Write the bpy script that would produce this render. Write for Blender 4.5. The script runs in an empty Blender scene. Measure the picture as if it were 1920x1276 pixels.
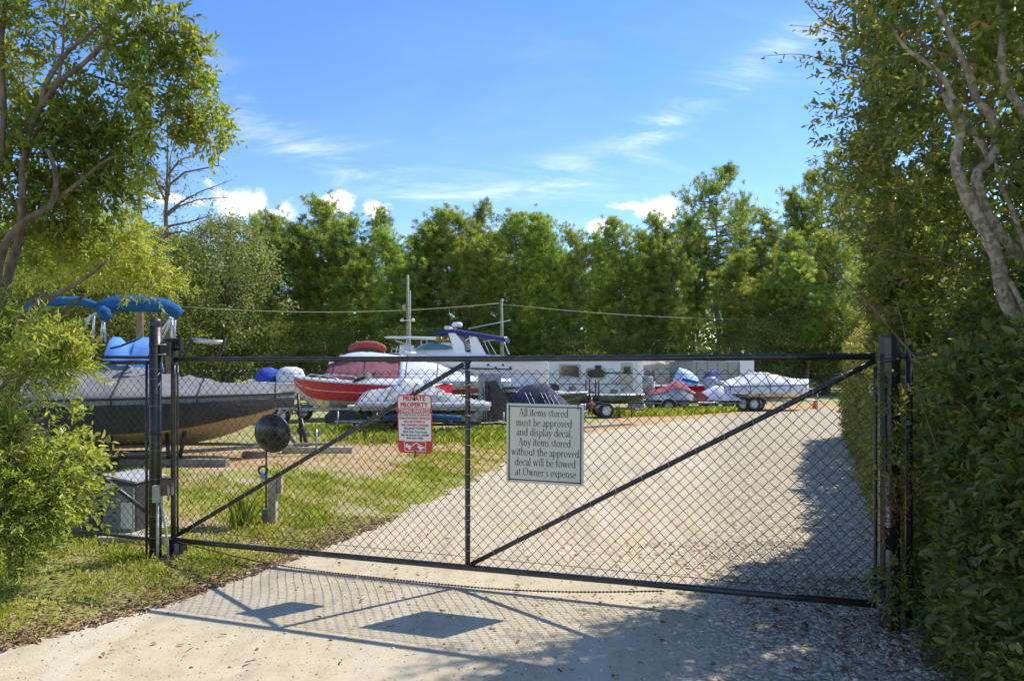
import bpy, math, random
import numpy as np
from mathutils import Vector, Matrix
R = math.radians
sc = bpy.context.scene
C = sc.collection
random.seed(7)
rng = np.random.default_rng(7)

# ------------------------------------------------------------------ camera
CAM_H, F, CX, HY = 1.65, 1280.0, 960.0, 696.0      # eye height (m), focal length, centre and horizon in photo pixels
cam_d = bpy.data.cameras.new('camera')
cam = bpy.data.objects.new('camera', cam_d)
C.objects.link(cam)
cam_d.sensor_width = 36.0
cam_d.lens = 36.0 * F / 1920.0
cam_d.shift_y = 58.0 / 1920.0
cam_d.clip_end = 3000
cam.location = (0, 0, CAM_H)
cam.rotation_euler = (R(90), 0, 0)
sc.camera = cam

# ------------------------------------------------------------------ sun, sky, exposure
SUN = Vector((0.676, 0.512, 1.0)).normalized()
elev = math.asin(SUN.z)
azim = math.atan2(SUN.x, SUN.y)
sd = bpy.data.lights.new('sun', 'SUN')
sd.energy = 2.8
sd.angle = R(0.55)
sd.color = (1.0, 0.965, 0.90)
so = bpy.data.objects.new('sun', sd)
C.objects.link(so)
so.rotation_euler = SUN.to_track_quat('Z', 'Y').to_euler()
so.location = SUN * 60

sc.view_settings.view_transform = 'Standard'
sc.view_settings.look = 'None'
sc.view_settings.gamma = 1.0
sc.view_settings.exposure = 1.04
sc.view_settings.use_curve_mapping = False
try:
    sc.cycles.max_bounces = 8
    sc.cycles.diffuse_bounces = 6
    sc.cycles.transparent_max_bounces = 8
    sc.cycles.sample_clamp_indirect = 6.0
except Exception:
    pass


class NT:
    """tiny helper for building node graphs"""
    def __init__(s, tree):
        s.t = tree
        s.n = tree.nodes
        s.l = tree.links

    def node(s, kind, **kw):
        n = s.n.new(kind)
        for k, v in kw.items():
            setattr(n, k, v)
        return n

    def put(s, sock, v):
        if isinstance(v, bpy.types.NodeSocket):
            s.l.new(v, sock)
        elif v is not None:
            sock.default_value = v

    def math(s, op, a, b=None, c=None, clamp=False):
        n = s.n.new('ShaderNodeMath')
        n.operation = op
        n.use_clamp = clamp
        s.put(n.inputs[0], a)
        if b is not None:
            s.put(n.inputs[1], b)
        if c is not None:
            s.put(n.inputs[2], c)
        return n.outputs[0]

    def mix(s, fac, a, b, blend='MIX'):
        n = s.n.new('ShaderNodeMix')
        n.data_type = 'RGBA'
        n.blend_type = blend
        s.put(n.inputs[0], fac)
        s.put(n.inputs[6], a)
        s.put(n.inputs[7], b)
        return n.outputs[2]

    def noise(s, vec, scale, detail=4, rough=0.55, dist=0.0):
        n = s.n.new('ShaderNodeTexNoise')
        n.inputs['Scale'].default_value = scale
        n.inputs['Detail'].default_value = detail
        n.inputs['Roughness'].default_value = rough
        n.inputs['Distortion'].default_value = dist
        if vec is not None:
            s.l.new(vec, n.inputs['Vector'])
        return n.outputs['Fac']

    def voro(s, vec, scale, feature='F1', rand=1.0):
        n = s.n.new('ShaderNodeTexVoronoi')
        n.feature = feature
        n.inputs['Scale'].default_value = scale
        n.inputs['Randomness'].default_value = rand
        if vec is not None:
            s.l.new(vec, n.inputs['Vector'])
        return n

    def ramp(s, fac, stops):
        n = s.n.new('ShaderNodeValToRGB')
        cr = n.color_ramp
        while len(cr.elements) < len(stops):
            cr.elements.new(0.5)
        for e, (p, c) in zip(cr.elements, stops):
            e.position = p
            e.color = tuple(c) + (1,) if len(c) == 3 else c
        s.put(n.inputs[0], fac)
        return n.outputs[0]

    def step(s, v, a, b):
        n = s.n.new('ShaderNodeMapRange')
        n.interpolation_type = 'SMOOTHSTEP'
        s.put(n.inputs[0], v)
        n.inputs[1].default_value = a
        n.inputs[2].default_value = b
        return n.outputs[0]


world = bpy.data.worlds.new('World')
sc.world = world
world.use_nodes = True
w = NT(world.node_tree)
w.n.clear()
w_out = w.node('ShaderNodeOutputWorld')
w_bg = w.node('ShaderNodeBackground')
sky = w.node('ShaderNodeTexSky')
sky.sky_type = 'NISHITA'
sky.sun_disc = False
sky.sun_elevation = elev
sky.sun_rotation = azim
sky.air_density = 1.0
sky.dust_density = 0.0
sky.ozone_density = 2.2
hsv = w.node('ShaderNodeHueSaturation')
hsv.inputs['Hue'].default_value = 0.513
hsv.inputs['Saturation'].default_value = 1.24
hsv.inputs['Value'].default_value = 0.79
w.l.new(sky.outputs[0], hsv.inputs['Color'])
tc = w.node('ShaderNodeTexCoord')
sep = w.node('ShaderNodeSeparateXYZ')
w.l.new(tc.outputs['Generated'], sep.inputs[0])
dx, dy, dz = sep.outputs
dzc = w.math('MAXIMUM', dz, 0.02)
# high cirrus: streaks on a flat layer overhead, stretched along one wind direction
comb = w.node('ShaderNodeCombineXYZ')
w.l.new(w.math('DIVIDE', dx, w.math('ADD', dzc, 0.25)), comb.inputs[0])
w.l.new(w.math('DIVIDE', dy, w.math('ADD', dzc, 0.25)), comb.inputs[1])
mp = w.node('ShaderNodeMapping')
mp.inputs['Rotation'].default_value = (0, 0, R(8))
mp.inputs['Scale'].default_value = (0.6, 1.55, 1.0)
mp.inputs['Location'].default_value = (3.1, 0.9, 0)
w.l.new(comb.outputs[0], mp.inputs[0])
c1 = w.noise(mp.outputs[0], 1.4, 9, 0.66, 1.1)
c2 = w.noise(mp.outputs[0], 0.5, 3, 0.5, 0.3)
cir = w.math('MULTIPLY', w.step(c1, 0.42, 0.85), w.step(c2, 0.34, 0.70))
# the long shallow bow of cirrus in front of the camera
azd = w.math('ARCTAN2', dx, dy)
eld = w.math('ARCSINE', dz)
mp3 = w.node('ShaderNodeMapping')
mp3.inputs['Rotation'].default_value = (0, 0, R(-24))
mp3.inputs['Scale'].default_value = (1.0, 3.2, 1.0)
w.l.new(comb.outputs[0], mp3.inputs[0])
c1b = w.noise(mp3.outputs[0], 2.2, 9, 0.68, 0.9)
bow = w.math('ADD', 0.265, w.math('MULTIPLY', w.math('POWER', w.math('ABSOLUTE', w.math('ADD', azd, 0.06)), 1.7), 0.62))
bd = w.math('SUBTRACT', w.math('ADD', eld, w.math('MULTIPLY', w.math('SUBTRACT', c1, 0.5), 0.20)), bow)
bowm = w.math('POWER', 2.718, w.math('MULTIPLY', w.math('MULTIPLY', bd, bd), -1400.0))
bowm = w.math('MULTIPLY', bowm, w.math('MULTIPLY', w.step(c1b, 0.38, 0.72), 1.0))
cir = w.math('ADD', w.math('MULTIPLY', cir, 1.0), bowm, clamp=True)
# small cumulus low over the tree line
comb2 = w.node('ShaderNodeCombineXYZ')
w.l.new(w.math('MULTIPLY', azd, 1.0), comb2.inputs[0])
w.l.new(w.math('MULTIPLY', eld, 1.5), comb2.inputs[1])
comb2.inputs[2].default_value = 4.4
cn = w.noise(comb2.outputs[0], 26.0, 8, 0.6, 0.1)
puffs = None
for (u, v, su, sv) in ((-0.375, 0.229, 0.050, 0.022), (-0.325, 0.216, 0.035, 0.014), (-0.455, 0.222, 0.045, 0.010),
                       (-0.255, 0.232, 0.030, 0.017), (-0.195, 0.226, 0.028, 0.014), (0.135, 0.205, 0.026, 0.013),
                       (0.215, 0.222, 0.040, 0.018), (0.165, 0.234, 0.026, 0.006),
                       (0.80, 0.21, 0.10, 0.030), (1.5, 0.20, 0.12, 0.03), (2.3, 0.22, 0.09, 0.03), (-1.0, 0.21, 0.11, 0.03), (-1.8, 0.22, 0.1, 0.03), (-2.6, 0.2, 0.12, 0.03)):
    a = w.math('DIVIDE', w.math('SUBTRACT', azd, u), su)
    b = w.math('DIVIDE', w.math('SUBTRACT', eld, v), sv)
    g = w.math('POWER', 2.718, w.math('MULTIPLY', w.math('ADD', w.math('MULTIPLY', a, a), w.math('MULTIPLY', b, b)), -0.8))
    puffs = g if puffs is None else w.math('MAXIMUM', puffs, g)
cum = w.step(w.math('ADD', puffs, w.math('MULTIPLY', w.math('SUBTRACT', cn, 0.5), 2.2)), 0.36, 1.0)
cum = w.math('MULTIPLY', cum, w.step(puffs, 0.02, 0.35))
skyc = w.mix(w.math('MULTIPLY', cir, 0.52), hsv.outputs[0], (4.2, 4.6, 5.4, 1))
skyc = w.mix(w.math('MULTIPLY', cum, 0.85), skyc, (5.8, 5.5, 5.4, 1))
w.l.new(skyc, w_bg.inputs['Color'])
w_bg.inputs['Strength'].default_value = 0.148
w.l.new(w_bg.outputs[0], w_out.inputs[0])


# ------------------------------------------------------------------ helpers
def P(px, py, Y):
    """a pixel of the photograph at distance Y, as a point of the place"""
    return Vector(((px - CX) / F * Y, Y, CAM_H - (py - HY) / F * Y))


def tag(o, label=None, cat=None, group=None, kind=None):
    if label: o['label'] = label
    if cat: o['category'] = cat
    if group: o['group'] = group
    if kind: o['kind'] = kind
    return o


def empty(name, loc, rz=0.0, label=None, cat=None, group=None):
    o = bpy.data.objects.new(name, None)
    o.empty_display_size = 0.2
    C.objects.link(o)
    o.location = loc
    o.rotation_euler = (0, 0, rz)
    return tag(o, label, cat, group)


def copy_tree(o, parent=None):
    c = o.copy()
    C.objects.link(c)
    if parent is not None:
        c.parent = parent
    for ch in [x for x in o.children]:
        copy_tree(ch, c)
    return c


class MB:
    def __init__(s):
        s.v = []
        s.f = []
        s.smooth = []

    def add(s, vs, fs, smooth=False):
        k = len(s.v)
        s.v += [tuple(x) for x in vs]
        s.f += [tuple(i + k for i in f) for f in fs]
        s.smooth += [smooth] * len(fs)
        return s

    def box(s, c, size, rz=0.0, ry=0.0, rx=0.0, taper=None):
        hx, hy, hz = [q / 2 for q in size]
        M = Matrix.Rotation(rz, 3, 'Z') @ Matrix.Rotation(ry, 3, 'Y') @ Matrix.Rotation(rx, 3, 'X')
        vs = []
        for z in (-hz, hz):
            k = taper if (taper and z > 0) else 1.0
            for x, y in ((-hx, -hy), (hx, -hy), (hx, hy), (-hx, hy)):
                vs.append(Vector(c) + M @ Vector((x * k, y * k, z)))
        s.add(vs, [(3, 2, 1, 0), (4, 5, 6, 7), (0, 1, 5, 4), (1, 2, 6, 5), (2, 3, 7, 6), (3, 0, 4, 7)])
        return s

    def tube(s, pts, r, n=8, cap=True, flat=None):
        pts = [Vector(p) for p in pts]
        rs = r if isinstance(r, (list, tuple)) else [r] * len(pts)
        vs = []
        up = Vector((0, 0, 1))
        prev = None
        for i, p in enumerate(pts):
            a = pts[max(0, i - 1)]
            b = pts[min(len(pts) - 1, i + 1)]
            t = (b - a)
            if t.length < 1e-9: t = Vector((0, 0, 1))
            t.normalize()
            if prev is None:
                u = t.cross(up)
                if u.length < 0.05: u = t.cross(Vector((1, 0, 0)))
            else:
                u = prev - t * prev.dot(t)
            u.normalize()
            prev = u
            v = t.cross(u)
            for k in range(n):
                a_ = 2 * math.pi * k / n
                vs.append(p + (u * math.cos(a_) + v * math.sin(a_) * (flat or 1.0)) * rs[i])
        fs = []
        for i in range(len(pts) - 1):
            for k in range(n):
                fs.append((i * n + k, i * n + (k + 1) % n, (i + 1) * n + (k + 1) % n, (i + 1) * n + k))
        s.add(vs, fs, True)
        if cap:
            L = len(pts) - 1
            kk = len(s.v) - len(vs)
            s.f.append(tuple(kk + k for k in range(n))[::-1])
            s.f.append(tuple(kk + L * n + k for k in range(n)))
            s.smooth += [False, False]
        return s

    def lathe(s, prof, c=(0, 0, 0), n=16, axis='Z', smooth=True, M=None):
        """prof: list of (radius, height)"""
        vs = []
        c = Vector(c)
        for (r, h) in prof:
            for k in range(n):
                a = 2 * math.pi * k / n
                p = Vector((r * math.cos(a), r * math.sin(a), h))
                if axis == 'Y': p = Vector((p.x, p.z, p.y))
                if axis == 'X': p = Vector((p.z, p.x, p.y))
                if M is not None: p = M @ p
                vs.append(c + p)
        fs = []
        for i in range(len(prof) - 1):
            for k in range(n):
                fs.append((i * n + k, i * n + (k + 1) % n, (i + 1) * n + (k + 1) % n, (i + 1) * n + k))
        s.add(vs, fs, smooth)
        return s

    def rings(s, rings, closed=True, caps=True, smooth=True):
        n = len(rings[0])
        vs = [p for r in rings for p in r]
        fs = []
        m = n if closed else n - 1
        for i in range(len(rings) - 1):
            for k in range(m):
                fs.append((i * n + k, i * n + (k + 1) % n, (i + 1) * n + (k + 1) % n, (i + 1) * n + k))
        s.add(vs, fs, smooth)
        if caps:
            k0 = len(s.v) - len(vs)
            s.f.append(tuple(k0 + k for k in range(n))[::-1])
            s.f.append(tuple(k0 + (len(rings) - 1) * n + k for k in range(n)))
            s.smooth += [False, False]
        return s

    def prism(s, outline, d0, d1, frame=None):
        """outline: 2-D polygon (x, z); extruded along y from d0 to d1"""
        n = len(outline)
        vs = [Vector((x, d0, z)) for x, z in outline] + [Vector((x, d1, z)) for x, z in outline]
        if frame is not None: vs = [frame @ v for v in vs]
        fs = [tuple(range(n)), tuple(range(2 * n - 1, n - 1, -1))]
        for k in range(n):
            fs.append((k, k + n, (k + 1) % n + n, (k + 1) % n))
        s.add(vs, fs)
        return s

    def build(s, name, mat, parent=None, loc=None, bevel=0.0):
        me = bpy.data.meshes.new(name)
        me.from_pydata([tuple(v) for v in s.v], [], s.f)
        me.polygons.foreach_set('use_smooth', s.smooth)
        me.materials.append(mat)
        me.validate()
        me.update()
        o = bpy.data.objects.new(name, me)
        C.objects.link(o)
        if parent is not None: o.parent = parent
        if loc is not None: o.location = loc
        if bevel:
            m = o.modifiers.new('bevel', 'BEVEL')
            m.width = bevel
            m.segments = 2
            m.limit_method = 'ANGLE'
        return o


def share(name, me, parent, loc=(0, 0, 0), rot=(0, 0, 0), scale=(1, 1, 1)):
    o = bpy.data.objects.new(name, me)
    C.objects.link(o)
    o.parent = parent
    o.location = loc
    o.rotation_euler = rot
    o.scale = scale
    return o


# ------------------------------------------------------------------ materials
def mat(name, col, rough=0.6, metal=0.0, var=0.18, scale=6.0, bump=0.0, bscale=40.0, spec=0.5, dirt=None, coat=0.0, sheen=0.0):
    m = bpy.data.materials.new(name)
    m.use_nodes = True
    t = NT(m.node_tree)
    b = t.n['Principled BSDF']
    co = t.node('ShaderNodeTexCoord').outputs['Object']
    n1 = t.noise(co, scale, 5, 0.6)
    lo = tuple(c * (1 - var) for c in col) + (1,)
    hi = tuple(min(1, c * (1 + var)) for c in col) + (1,)
    c = t.mix(t.step(n1, 0.3, 0.7), lo, hi)
    if dirt:
        dcol, amt, dsc = dirt
        n2 = t.noise(co, dsc, 6, 0.65)
        c = t.mix(t.math('MULTIPLY', t.step(n2, 0.52, 0.72), amt), c, tuple(dcol) + (1,))
    t.l.new(c, b.inputs['Base Color'])
    t.put(b.inputs['Roughness'], t.math('ADD', rough - 0.08, t.math('MULTIPLY', n1, 0.16)))
    b.inputs['Metallic'].default_value = metal
    b.inputs['Specular IOR Level'].default_value = spec
    b.inputs['Coat Weight'].default_value = coat
    if bump:
        bn = t.node('ShaderNodeBump')
        bn.inputs['Strength'].default_value = bump
        bn.inputs['Distance'].default_value = 0.05 if 'canvas' in name else 0.01
        t.l.new(t.noise(co, bscale, 5, 0.6), bn.inputs['Height'])
        t.l.new(bn.outputs[0], b.inputs['Normal'])
    return m


def leaf_mat(name, stops, rough=0.5, trans=0.35, objvar=0.0):
    m = bpy.data.materials.new(name)
    m.use_nodes = True
    t = NT(m.node_tree)
    b = t.n['Principled BSDF']
    at = t.node('ShaderNodeAttribute')
    at.attribute_name = 'tint'
    fac = at.outputs['Fac']
    c = t.ramp(fac, stops)
    if objvar:
        oi = t.node('ShaderNodeObjectInfo')
        h = t.node('ShaderNodeHueSaturation')
        t.put(h.inputs['Hue'], t.math('ADD', 0.5 - objvar * 0.1, t.math('MULTIPLY', oi.outputs['Random'], objvar * 0.2)))
        t.put(h.inputs['Value'], t.math('ADD', 1 - objvar * 0.9, t.math('MULTIPLY', oi.outputs['Random'], objvar * 1.8)))
        t.l.new(c, h.inputs['Color'])
        c = h.outputs[0]
    t.l.new(c, b.inputs['Base Color'])
    b.inputs['Roughness'].default_value = rough
    b.inputs['Specular IOR Level'].default_value = 0.4
    tr = t.node('ShaderNodeBsdfTranslucent')
    t.l.new(t.mix(1.0, c, (1.5, 1.42, 0.6, 1), 'MULTIPLY'), tr.inputs['Color'])
    mx = t.node('ShaderNodeMixShader')
    mx.inputs[0].default_value = trans
    t.l.new(b.outputs[0], mx.inputs[1])
    t.l.new(tr.outputs[0], mx.inputs[2])
    t.l.new(mx.outputs[0], t.n['Material Output'].inputs['Surface'])
    return m


def bark_mat(name, ca, cb, scale=14.0, patch=None):
    m = bpy.data.materials.new(name)
    m.use_nodes = True
    t = NT(m.node_tree)
    b = t.n['Principled BSDF']
    co = t.node('ShaderNodeTexCoord').outputs['Object']
    mpn = t.node('ShaderNodeMapping')
    mpn.inputs['Scale'].default_value = (1, 1, 0.35)
    t.l.new(co, mpn.inputs[0])
    n1 = t.noise(mpn.outputs[0], scale, 7, 0.65, 0.5)
    c = t.mix(t.step(n1, 0.32, 0.68), tuple(ca) + (1,), tuple(cb) + (1,))
    if patch:
        n2 = t.noise(co, patch[1], 4, 0.6, 0.4)
        c = t.mix(t.step(n2, 0.47, 0.56), c, tuple(patch[0]) + (1,))
    t.l.new(c, b.inputs['Base Color'])
    b.inputs['Roughness'].default_value = 0.9
    bn = t.node('ShaderNodeBump')
    bn.inputs['Strength'].default_value = 0.7
    bn.inputs['Distance'].default_value = 0.012
    t.l.new(n1, bn.inputs['Height'])
    t.l.new(bn.outputs[0], b.inputs['Normal'])
    return m


M = {}
M['black_pipe'] = mat('black_pipe', (0.026, 0.024, 0.021), 0.36, 0.0, 0.3, 9, 0.25, 60, 0.6, dirt=((0.17, 0.115, 0.07), 0.5, 17))
M['black_wire'] = mat('black_wire', (0.06, 0.056, 0.05), 0.32, 0.5, 0.3, 20, 0, 40, 0.7, dirt=((0.16, 0.12, 0.08), 0.3, 9))
M['galv'] = mat('galvanised_steel', (0.42, 0.43, 0.43), 0.45, 0.7, 0.2, 12, dirt=((0.2, 0.16, 0.12), 0.4, 20))
M['alu'] = mat('brushed_aluminium', (0.62, 0.63, 0.64), 0.35, 0.8, 0.1, 10)
M['rust'] = mat('rusty_iron', (0.14, 0.065, 0.035), 0.8, 0.3, 0.4, 50, 0.4, 120)
M['pvc'] = mat('grey_conduit', (0.46, 0.45, 0.42), 0.5, 0, 0.15, 15, dirt=((0.2, 0.17, 0.12), 0.5, 10))
M['brown_box'] = mat('brown_painted_box', (0.16, 0.11, 0.075), 0.5, 0, 0.2, 12)
M['sign_green'] = mat('pale_sage_sign_board', (0.63, 0.60, 0.455), 0.42, 0, 0.05, 5, dirt=((0.47, 0.45, 0.34), 0.3, 7))
M['ink'] = mat('black_sign_ink', (0.018, 0.018, 0.018), 0.45, 0, 0.1, 10)
M['sign_white'] = mat('white_sign_enamel', (0.74, 0.70, 0.64), 0.4, 0, 0.05, 8, dirt=((0.55, 0.48, 0.42), 0.3, 9))
M['sign_red'] = mat('red_sign_enamel', (0.56, 0.028, 0.025), 0.4, 0, 0.1, 8)
M['white_gel'] = mat('white_gelcoat', (0.78, 0.78, 0.76), 0.22, 0, 0.04, 3, dirt=((0.6, 0.57, 0.5), 0.25, 4), coat=0.3)
M['red_gel'] = mat('red_gelcoat', (0.60, 0.008, 0.022), 0.35, 0, 0.08, 3, coat=0.1, spec=0.3)
M['dark_hull'] = mat('dark_brown_hull', (0.03, 0.025, 0.022), 0.4, 0, 0.2, 4)
M['beige_hull'] = mat('beige_hull_bottom', (0.40, 0.32, 0.19), 0.6, 0, 0.1, 4, dirt=((0.24, 0.18, 0.10), 0.5, 5))
M['charcoal_canvas'] = mat('charcoal_canvas', (0.20, 0.19, 0.18), 0.85, 0, 0.16, 3, 0.5, 9)
M['black_and_shade_canvas'] = mat('black_and_shade_canvas', (0.03, 0.027, 0.025), 0.8, 0, 0.3, 4, 0.5, 9)  # black straps, and the shade painted on the dark boat's cover side
M['grey_canvas'] = mat('grey_canvas', (0.36, 0.365, 0.36), 0.85, 0, 0.2, 3, 0.6, 9)
M['silver_canvas'] = mat('silver_canvas', (0.60, 0.61, 0.63), 0.7, 0, 0.08, 3, 0.4, 10)
M['blue_canvas'] = mat('blue_canvas', (0.028, 0.12, 0.28), 0.95, 0, 0.22, 5, 0.7, 16, spec=0.15)
M['blue_tarp'] = mat('light_blue_tarp', (0.13, 0.30, 0.68), 0.55, 0, 0.15, 4, 0.5, 10)
M['navy_canvas'] = mat('navy_canvas', (0.022, 0.028, 0.065), 0.8, 0, 0.2, 5, 0.4, 14)
M['red_canvas'] = mat('faded_red_canvas', (0.36, 0.075, 0.06), 0.9, 0, 0.25, 8, 0.5, 18)
M['maroon_canvas'] = mat('faded_maroon_canvas', (0.27, 0.085, 0.095), 0.85, 0, 0.16, 3, 0.4, 10)
M['tan_canvas'] = mat('tan_canvas', (0.42, 0.36, 0.29), 0.85, 0, 0.12, 4, 0.4, 12)
M['black_plastic'] = mat('black_plastic', (0.02, 0.02, 0.022), 0.4, 0, 0.2, 8)
M['tyre'] = mat('tyre_rubber', (0.025, 0.025, 0.025), 0.85, 0, 0.2, 20)
M['glass'] = mat('tinted_green_glass', (0.10, 0.20, 0.19), 0.06, 0, 0.1, 2, spec=0.9)
M['dark_glass'] = mat('dark_window_glass', (0.05, 0.045, 0.04), 0.12, 0, 0.2, 3, spec=0.8)
M['camper'] = mat('camper_white_panel', (0.66, 0.68, 0.70), 0.4, 0, 0.05, 2, dirt=((0.5, 0.48, 0.44), 0.3, 1.5))
M['camper_tan'] = mat('camper_tan_panel', (0.44, 0.41, 0.36), 0.6, 0, 0.1, 2)
M['grey_panel'] = mat('grey_trailer_panel', (0.22, 0.225, 0.235), 0.4, 0.2, 0.08, 2)
M['silver_panel'] = mat('silver_trailer_panel', (0.55, 0.58, 0.64), 0.35, 0.2, 0.06, 2)
M['yellow'] = mat('yellow_foam', (0.62, 0.45, 0.09), 0.7, 0, 0.15, 6)
M['orange'] = mat('orange_plastic', (0.75, 0.14, 0.035), 0.5, 0, 0.1, 6)
M['wood_pale'] = mat('weathered_pale_wood', (0.42, 0.37, 0.27), 0.85, 0, 0.2, 12, 0.5, 40)
M['wood_dark'] = mat('weathered_grey_timber', (0.22, 0.20, 0.17), 0.9, 0, 0.25, 8, 0.5, 30)
M['concrete'] = mat('pale_concrete', (0.45, 0.41, 0.34), 0.9, 0, 0.15, 6, 0.5, 40)
M['pole_wood'] = mat('treated_pole_wood', (0.24, 0.25, 0.17), 0.85, 0, 0.2, 4, 0.3, 20)
M['cable'] = mat('pale_overhead_cable', (0.42, 0.44, 0.30), 0.6, 0, 0.1, 3)
M['cab_dark'] = mat('dark_cabinet_plastic', (0.035, 0.037, 0.04), 0.5, 0, 0.2, 6, dirt=((0.12, 0.1, 0.07), 0.4, 12))
M['cab_grey'] = mat('grey_cabinet_plastic', (0.20, 0.21, 0.215), 0.55, 0, 0.15, 6, dirt=((0.12, 0.1, 0.08), 0.4, 12))
M['cab_white'] = mat('white_cabinet_panel', (0.62, 0.62, 0.60), 0.5, 0, 0.08, 6)
M['mirror_black'] = mat('glossy_black_dome', (0.016, 0.017, 0.02), 0.22, 0, 0.2, 5, spec=0.6)
M['roof'] = mat('beige_roofing', (0.46, 0.38, 0.33), 0.8, 0, 0.1, 1)
M['stucco'] = mat('cream_stucco', (0.62, 0.52, 0.42), 0.85, 0, 0.08, 1)
M['bark'] = bark_mat('brown_bark', (0.07, 0.05, 0.032), (0.21, 0.155, 0.10), 16)
M['pine_bark'] = bark_mat('pine_bark', (0.11, 0.08, 0.06), (0.30, 0.225, 0.17), 6)
M['pale_bark'] = bark_mat('mottled_pale_bark', (0.15, 0.115, 0.075), (0.29, 0.235, 0.16), 24, patch=((0.38, 0.325, 0.24), 26))
M['twig'] = bark_mat('twig_bark', (0.10, 0.065, 0.045), (0.22, 0.15, 0.10), 30)
M['leaf_left'] = leaf_mat('bright_shrub_leaf', [(0, (0.12, 0.18, 0.03)), (0.5, (0.25, 0.33, 0.055)), (0.85, (0.42, 0.46, 0.11)), (1, (0.56, 0.55, 0.20))], 0.36, 0.5)
M['leaf_tree'] = leaf_mat('tree_leaf', [(0, (0.10, 0.14, 0.03)), (0.5, (0.23, 0.28, 0.05)), (0.9, (0.38, 0.40, 0.09)), (1, (0.48, 0.46, 0.15))], 0.34, 0.5)
M['leaf_right'] = leaf_mat('evergreen_hedge_leaf', [(0, (0.085, 0.115, 0.035)), (0.5, (0.18, 0.215, 0.06)), (0.88, (0.30, 0.31, 0.08)), (1, (0.46, 0.33, 0.10))], 0.32, 0.48)
M['leaf_hedge'] = leaf_mat('olive_hedge_leaf', [(0, (0.11, 0.13, 0.025)), (0.5, (0.23, 0.235, 0.05)), (1, (0.42, 0.37, 0.12))], 0.5, 0.4)
M['leaf_dead'] = leaf_mat('dead_brown_leaf', [(0, (0.16, 0.055, 0.02)), (0.5, (0.30, 0.12, 0.04)), (1, (0.42, 0.22, 0.09))], 0.7, 0.3)
M['needle'] = leaf_mat('pine_needle', [(0, (0.12, 0.18, 0.055)), (0.5, (0.27, 0.355, 0.09)), (1, (0.50, 0.54, 0.15))], 0.42, 0.55, 0.14)
M['broad'] = leaf_mat('broadleaf', [(0, (0.10, 0.14, 0.04)), (0.5, (0.22, 0.27, 0.065)), (1, (0.40, 0.42, 0.14))], 0.5, 0.45, 0.18)
M['pale_broad'] = leaf_mat('pale_grey_green_leaf', [(0, (0.13, 0.16, 0.06)), (0.5, (0.27, 0.30, 0.12)), (1, (0.46, 0.47, 0.22))], 0.5, 0.38, 0.1)
M['grass'] = leaf_mat('grass_blade', [(0, (0.16, 0.23, 0.02)), (0.5, (0.31, 0.37, 0.04)), (0.8, (0.48, 0.46, 0.09)), (1, (0.58, 0.48, 0.22))], 0.55, 0.42)
M['litter'] = leaf_mat('leaf_litter', [(0, (0.10, 0.05, 0.025)), (0.5, (0.27, 0.15, 0.07)), (1, (0.48, 0.33, 0.18))], 0.8, 0.1)

# ------------------------------------------------------------------ ground, road
EY = [2.0, 4.07, 4.76, 5.29, 6.05, 6.73, 8.0, 9.43, 12.1, 15.2, 18.2, 23.7, 26.7, 30.6, 33.5, 35.5]
EX = [-4.6, -3.05, -2.53, -2.3, -1.96, -1.68, -1.25, -0.81, -0.1, 0.47, 2.0, 6.3, 9.2, 13.4, 20.0, 34.0]
HY_ = [0.0, 2.0, 3.6, 4.15, 4.6, 5.2, 6.0, 7.5, 9.0, 12.9, 16.0, 34.0]
HX_ = [2.0, 2.15, 2.42, 2.72, 2.86, 3.06, 3.4, 4.1, 4.85, 6.5, 7.95, 17.0]


def road_left(y):
    return np.interp(y, EY, EX)


def hedge_x(y):
    return np.interp(y, HY_, HX_)


def ground_mat():
    m = bpy.data.materials.new('grassy_soil')
    m.use_nodes = True
    t = NT(m.node_tree)
    b = t.n['Principled BSDF']
    co = t.node('ShaderNodeTexCoord').outputs['Object']
    big = t.noise(co, 0.35, 5, 0.6, 0.4)
    mid = t.noise(co, 2.2, 6, 0.65)
    fine = t.noise(co, 26, 6, 0.7)
    grass = t.ramp(fine, [(0.25, (0.17, 0.17, 0.035)), (0.5, (0.33, 0.34, 0.065)), (0.75, (0.46, 0.44, 0.12))])
    soil = t.ramp(mid, [(0.3, (0.30, 0.20, 0.11)), (0.5, (0.44, 0.31, 0.18)), (0.7, (0.53, 0.42, 0.27))])
    soil = t.mix(t.step(fine, 0.5, 0.8), soil, (0.16, 0.10, 0.06, 1))
    f = t.math('ADD', t.math('MULTIPLY', big, 0.7), t.math('MULTIPLY', mid, 0.4))
    c = t.mix(t.step(f, 0.51, 0.66), grass, soil)
    # bare orange ground round the parked boats, twelve to fifteen metres off
    sp = t.node('ShaderNodeSeparateXYZ')
    t.l.new(co, sp.inputs[0])
    yy = t.math('ADD', sp.outputs[1], t.math('MULTIPLY', t.math('SUBTRACT', mid, 0.5), 3.0))
    band = t.math('MULTIPLY', t.step(yy, 10.8, 12.0), t.math('SUBTRACT', 1.0, t.step(yy, 14.5, 17.0)))
    ora = t.ramp(mid, [(0.3, (0.40, 0.23, 0.12)), (0.5, (0.50, 0.30, 0.16)), (0.7, (0.58, 0.43, 0.27))])
    c = t.mix(t.math('MULTIPLY', band, t.step(big, 0.27, 0.50)), c, ora)
    t.l.new(c, b.inputs['Base Color'])
    b.inputs['Roughness'].default_value = 0.95
    bn = t.node('ShaderNodeBump')
    bn.inputs['Strength'].default_value = 0.8
    bn.inputs['Distance'].default_value = 0.03
    t.l.new(fine, bn.inputs['Height'])
    t.l.new(bn.outputs[0], b.inputs['Normal'])
    return m


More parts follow.
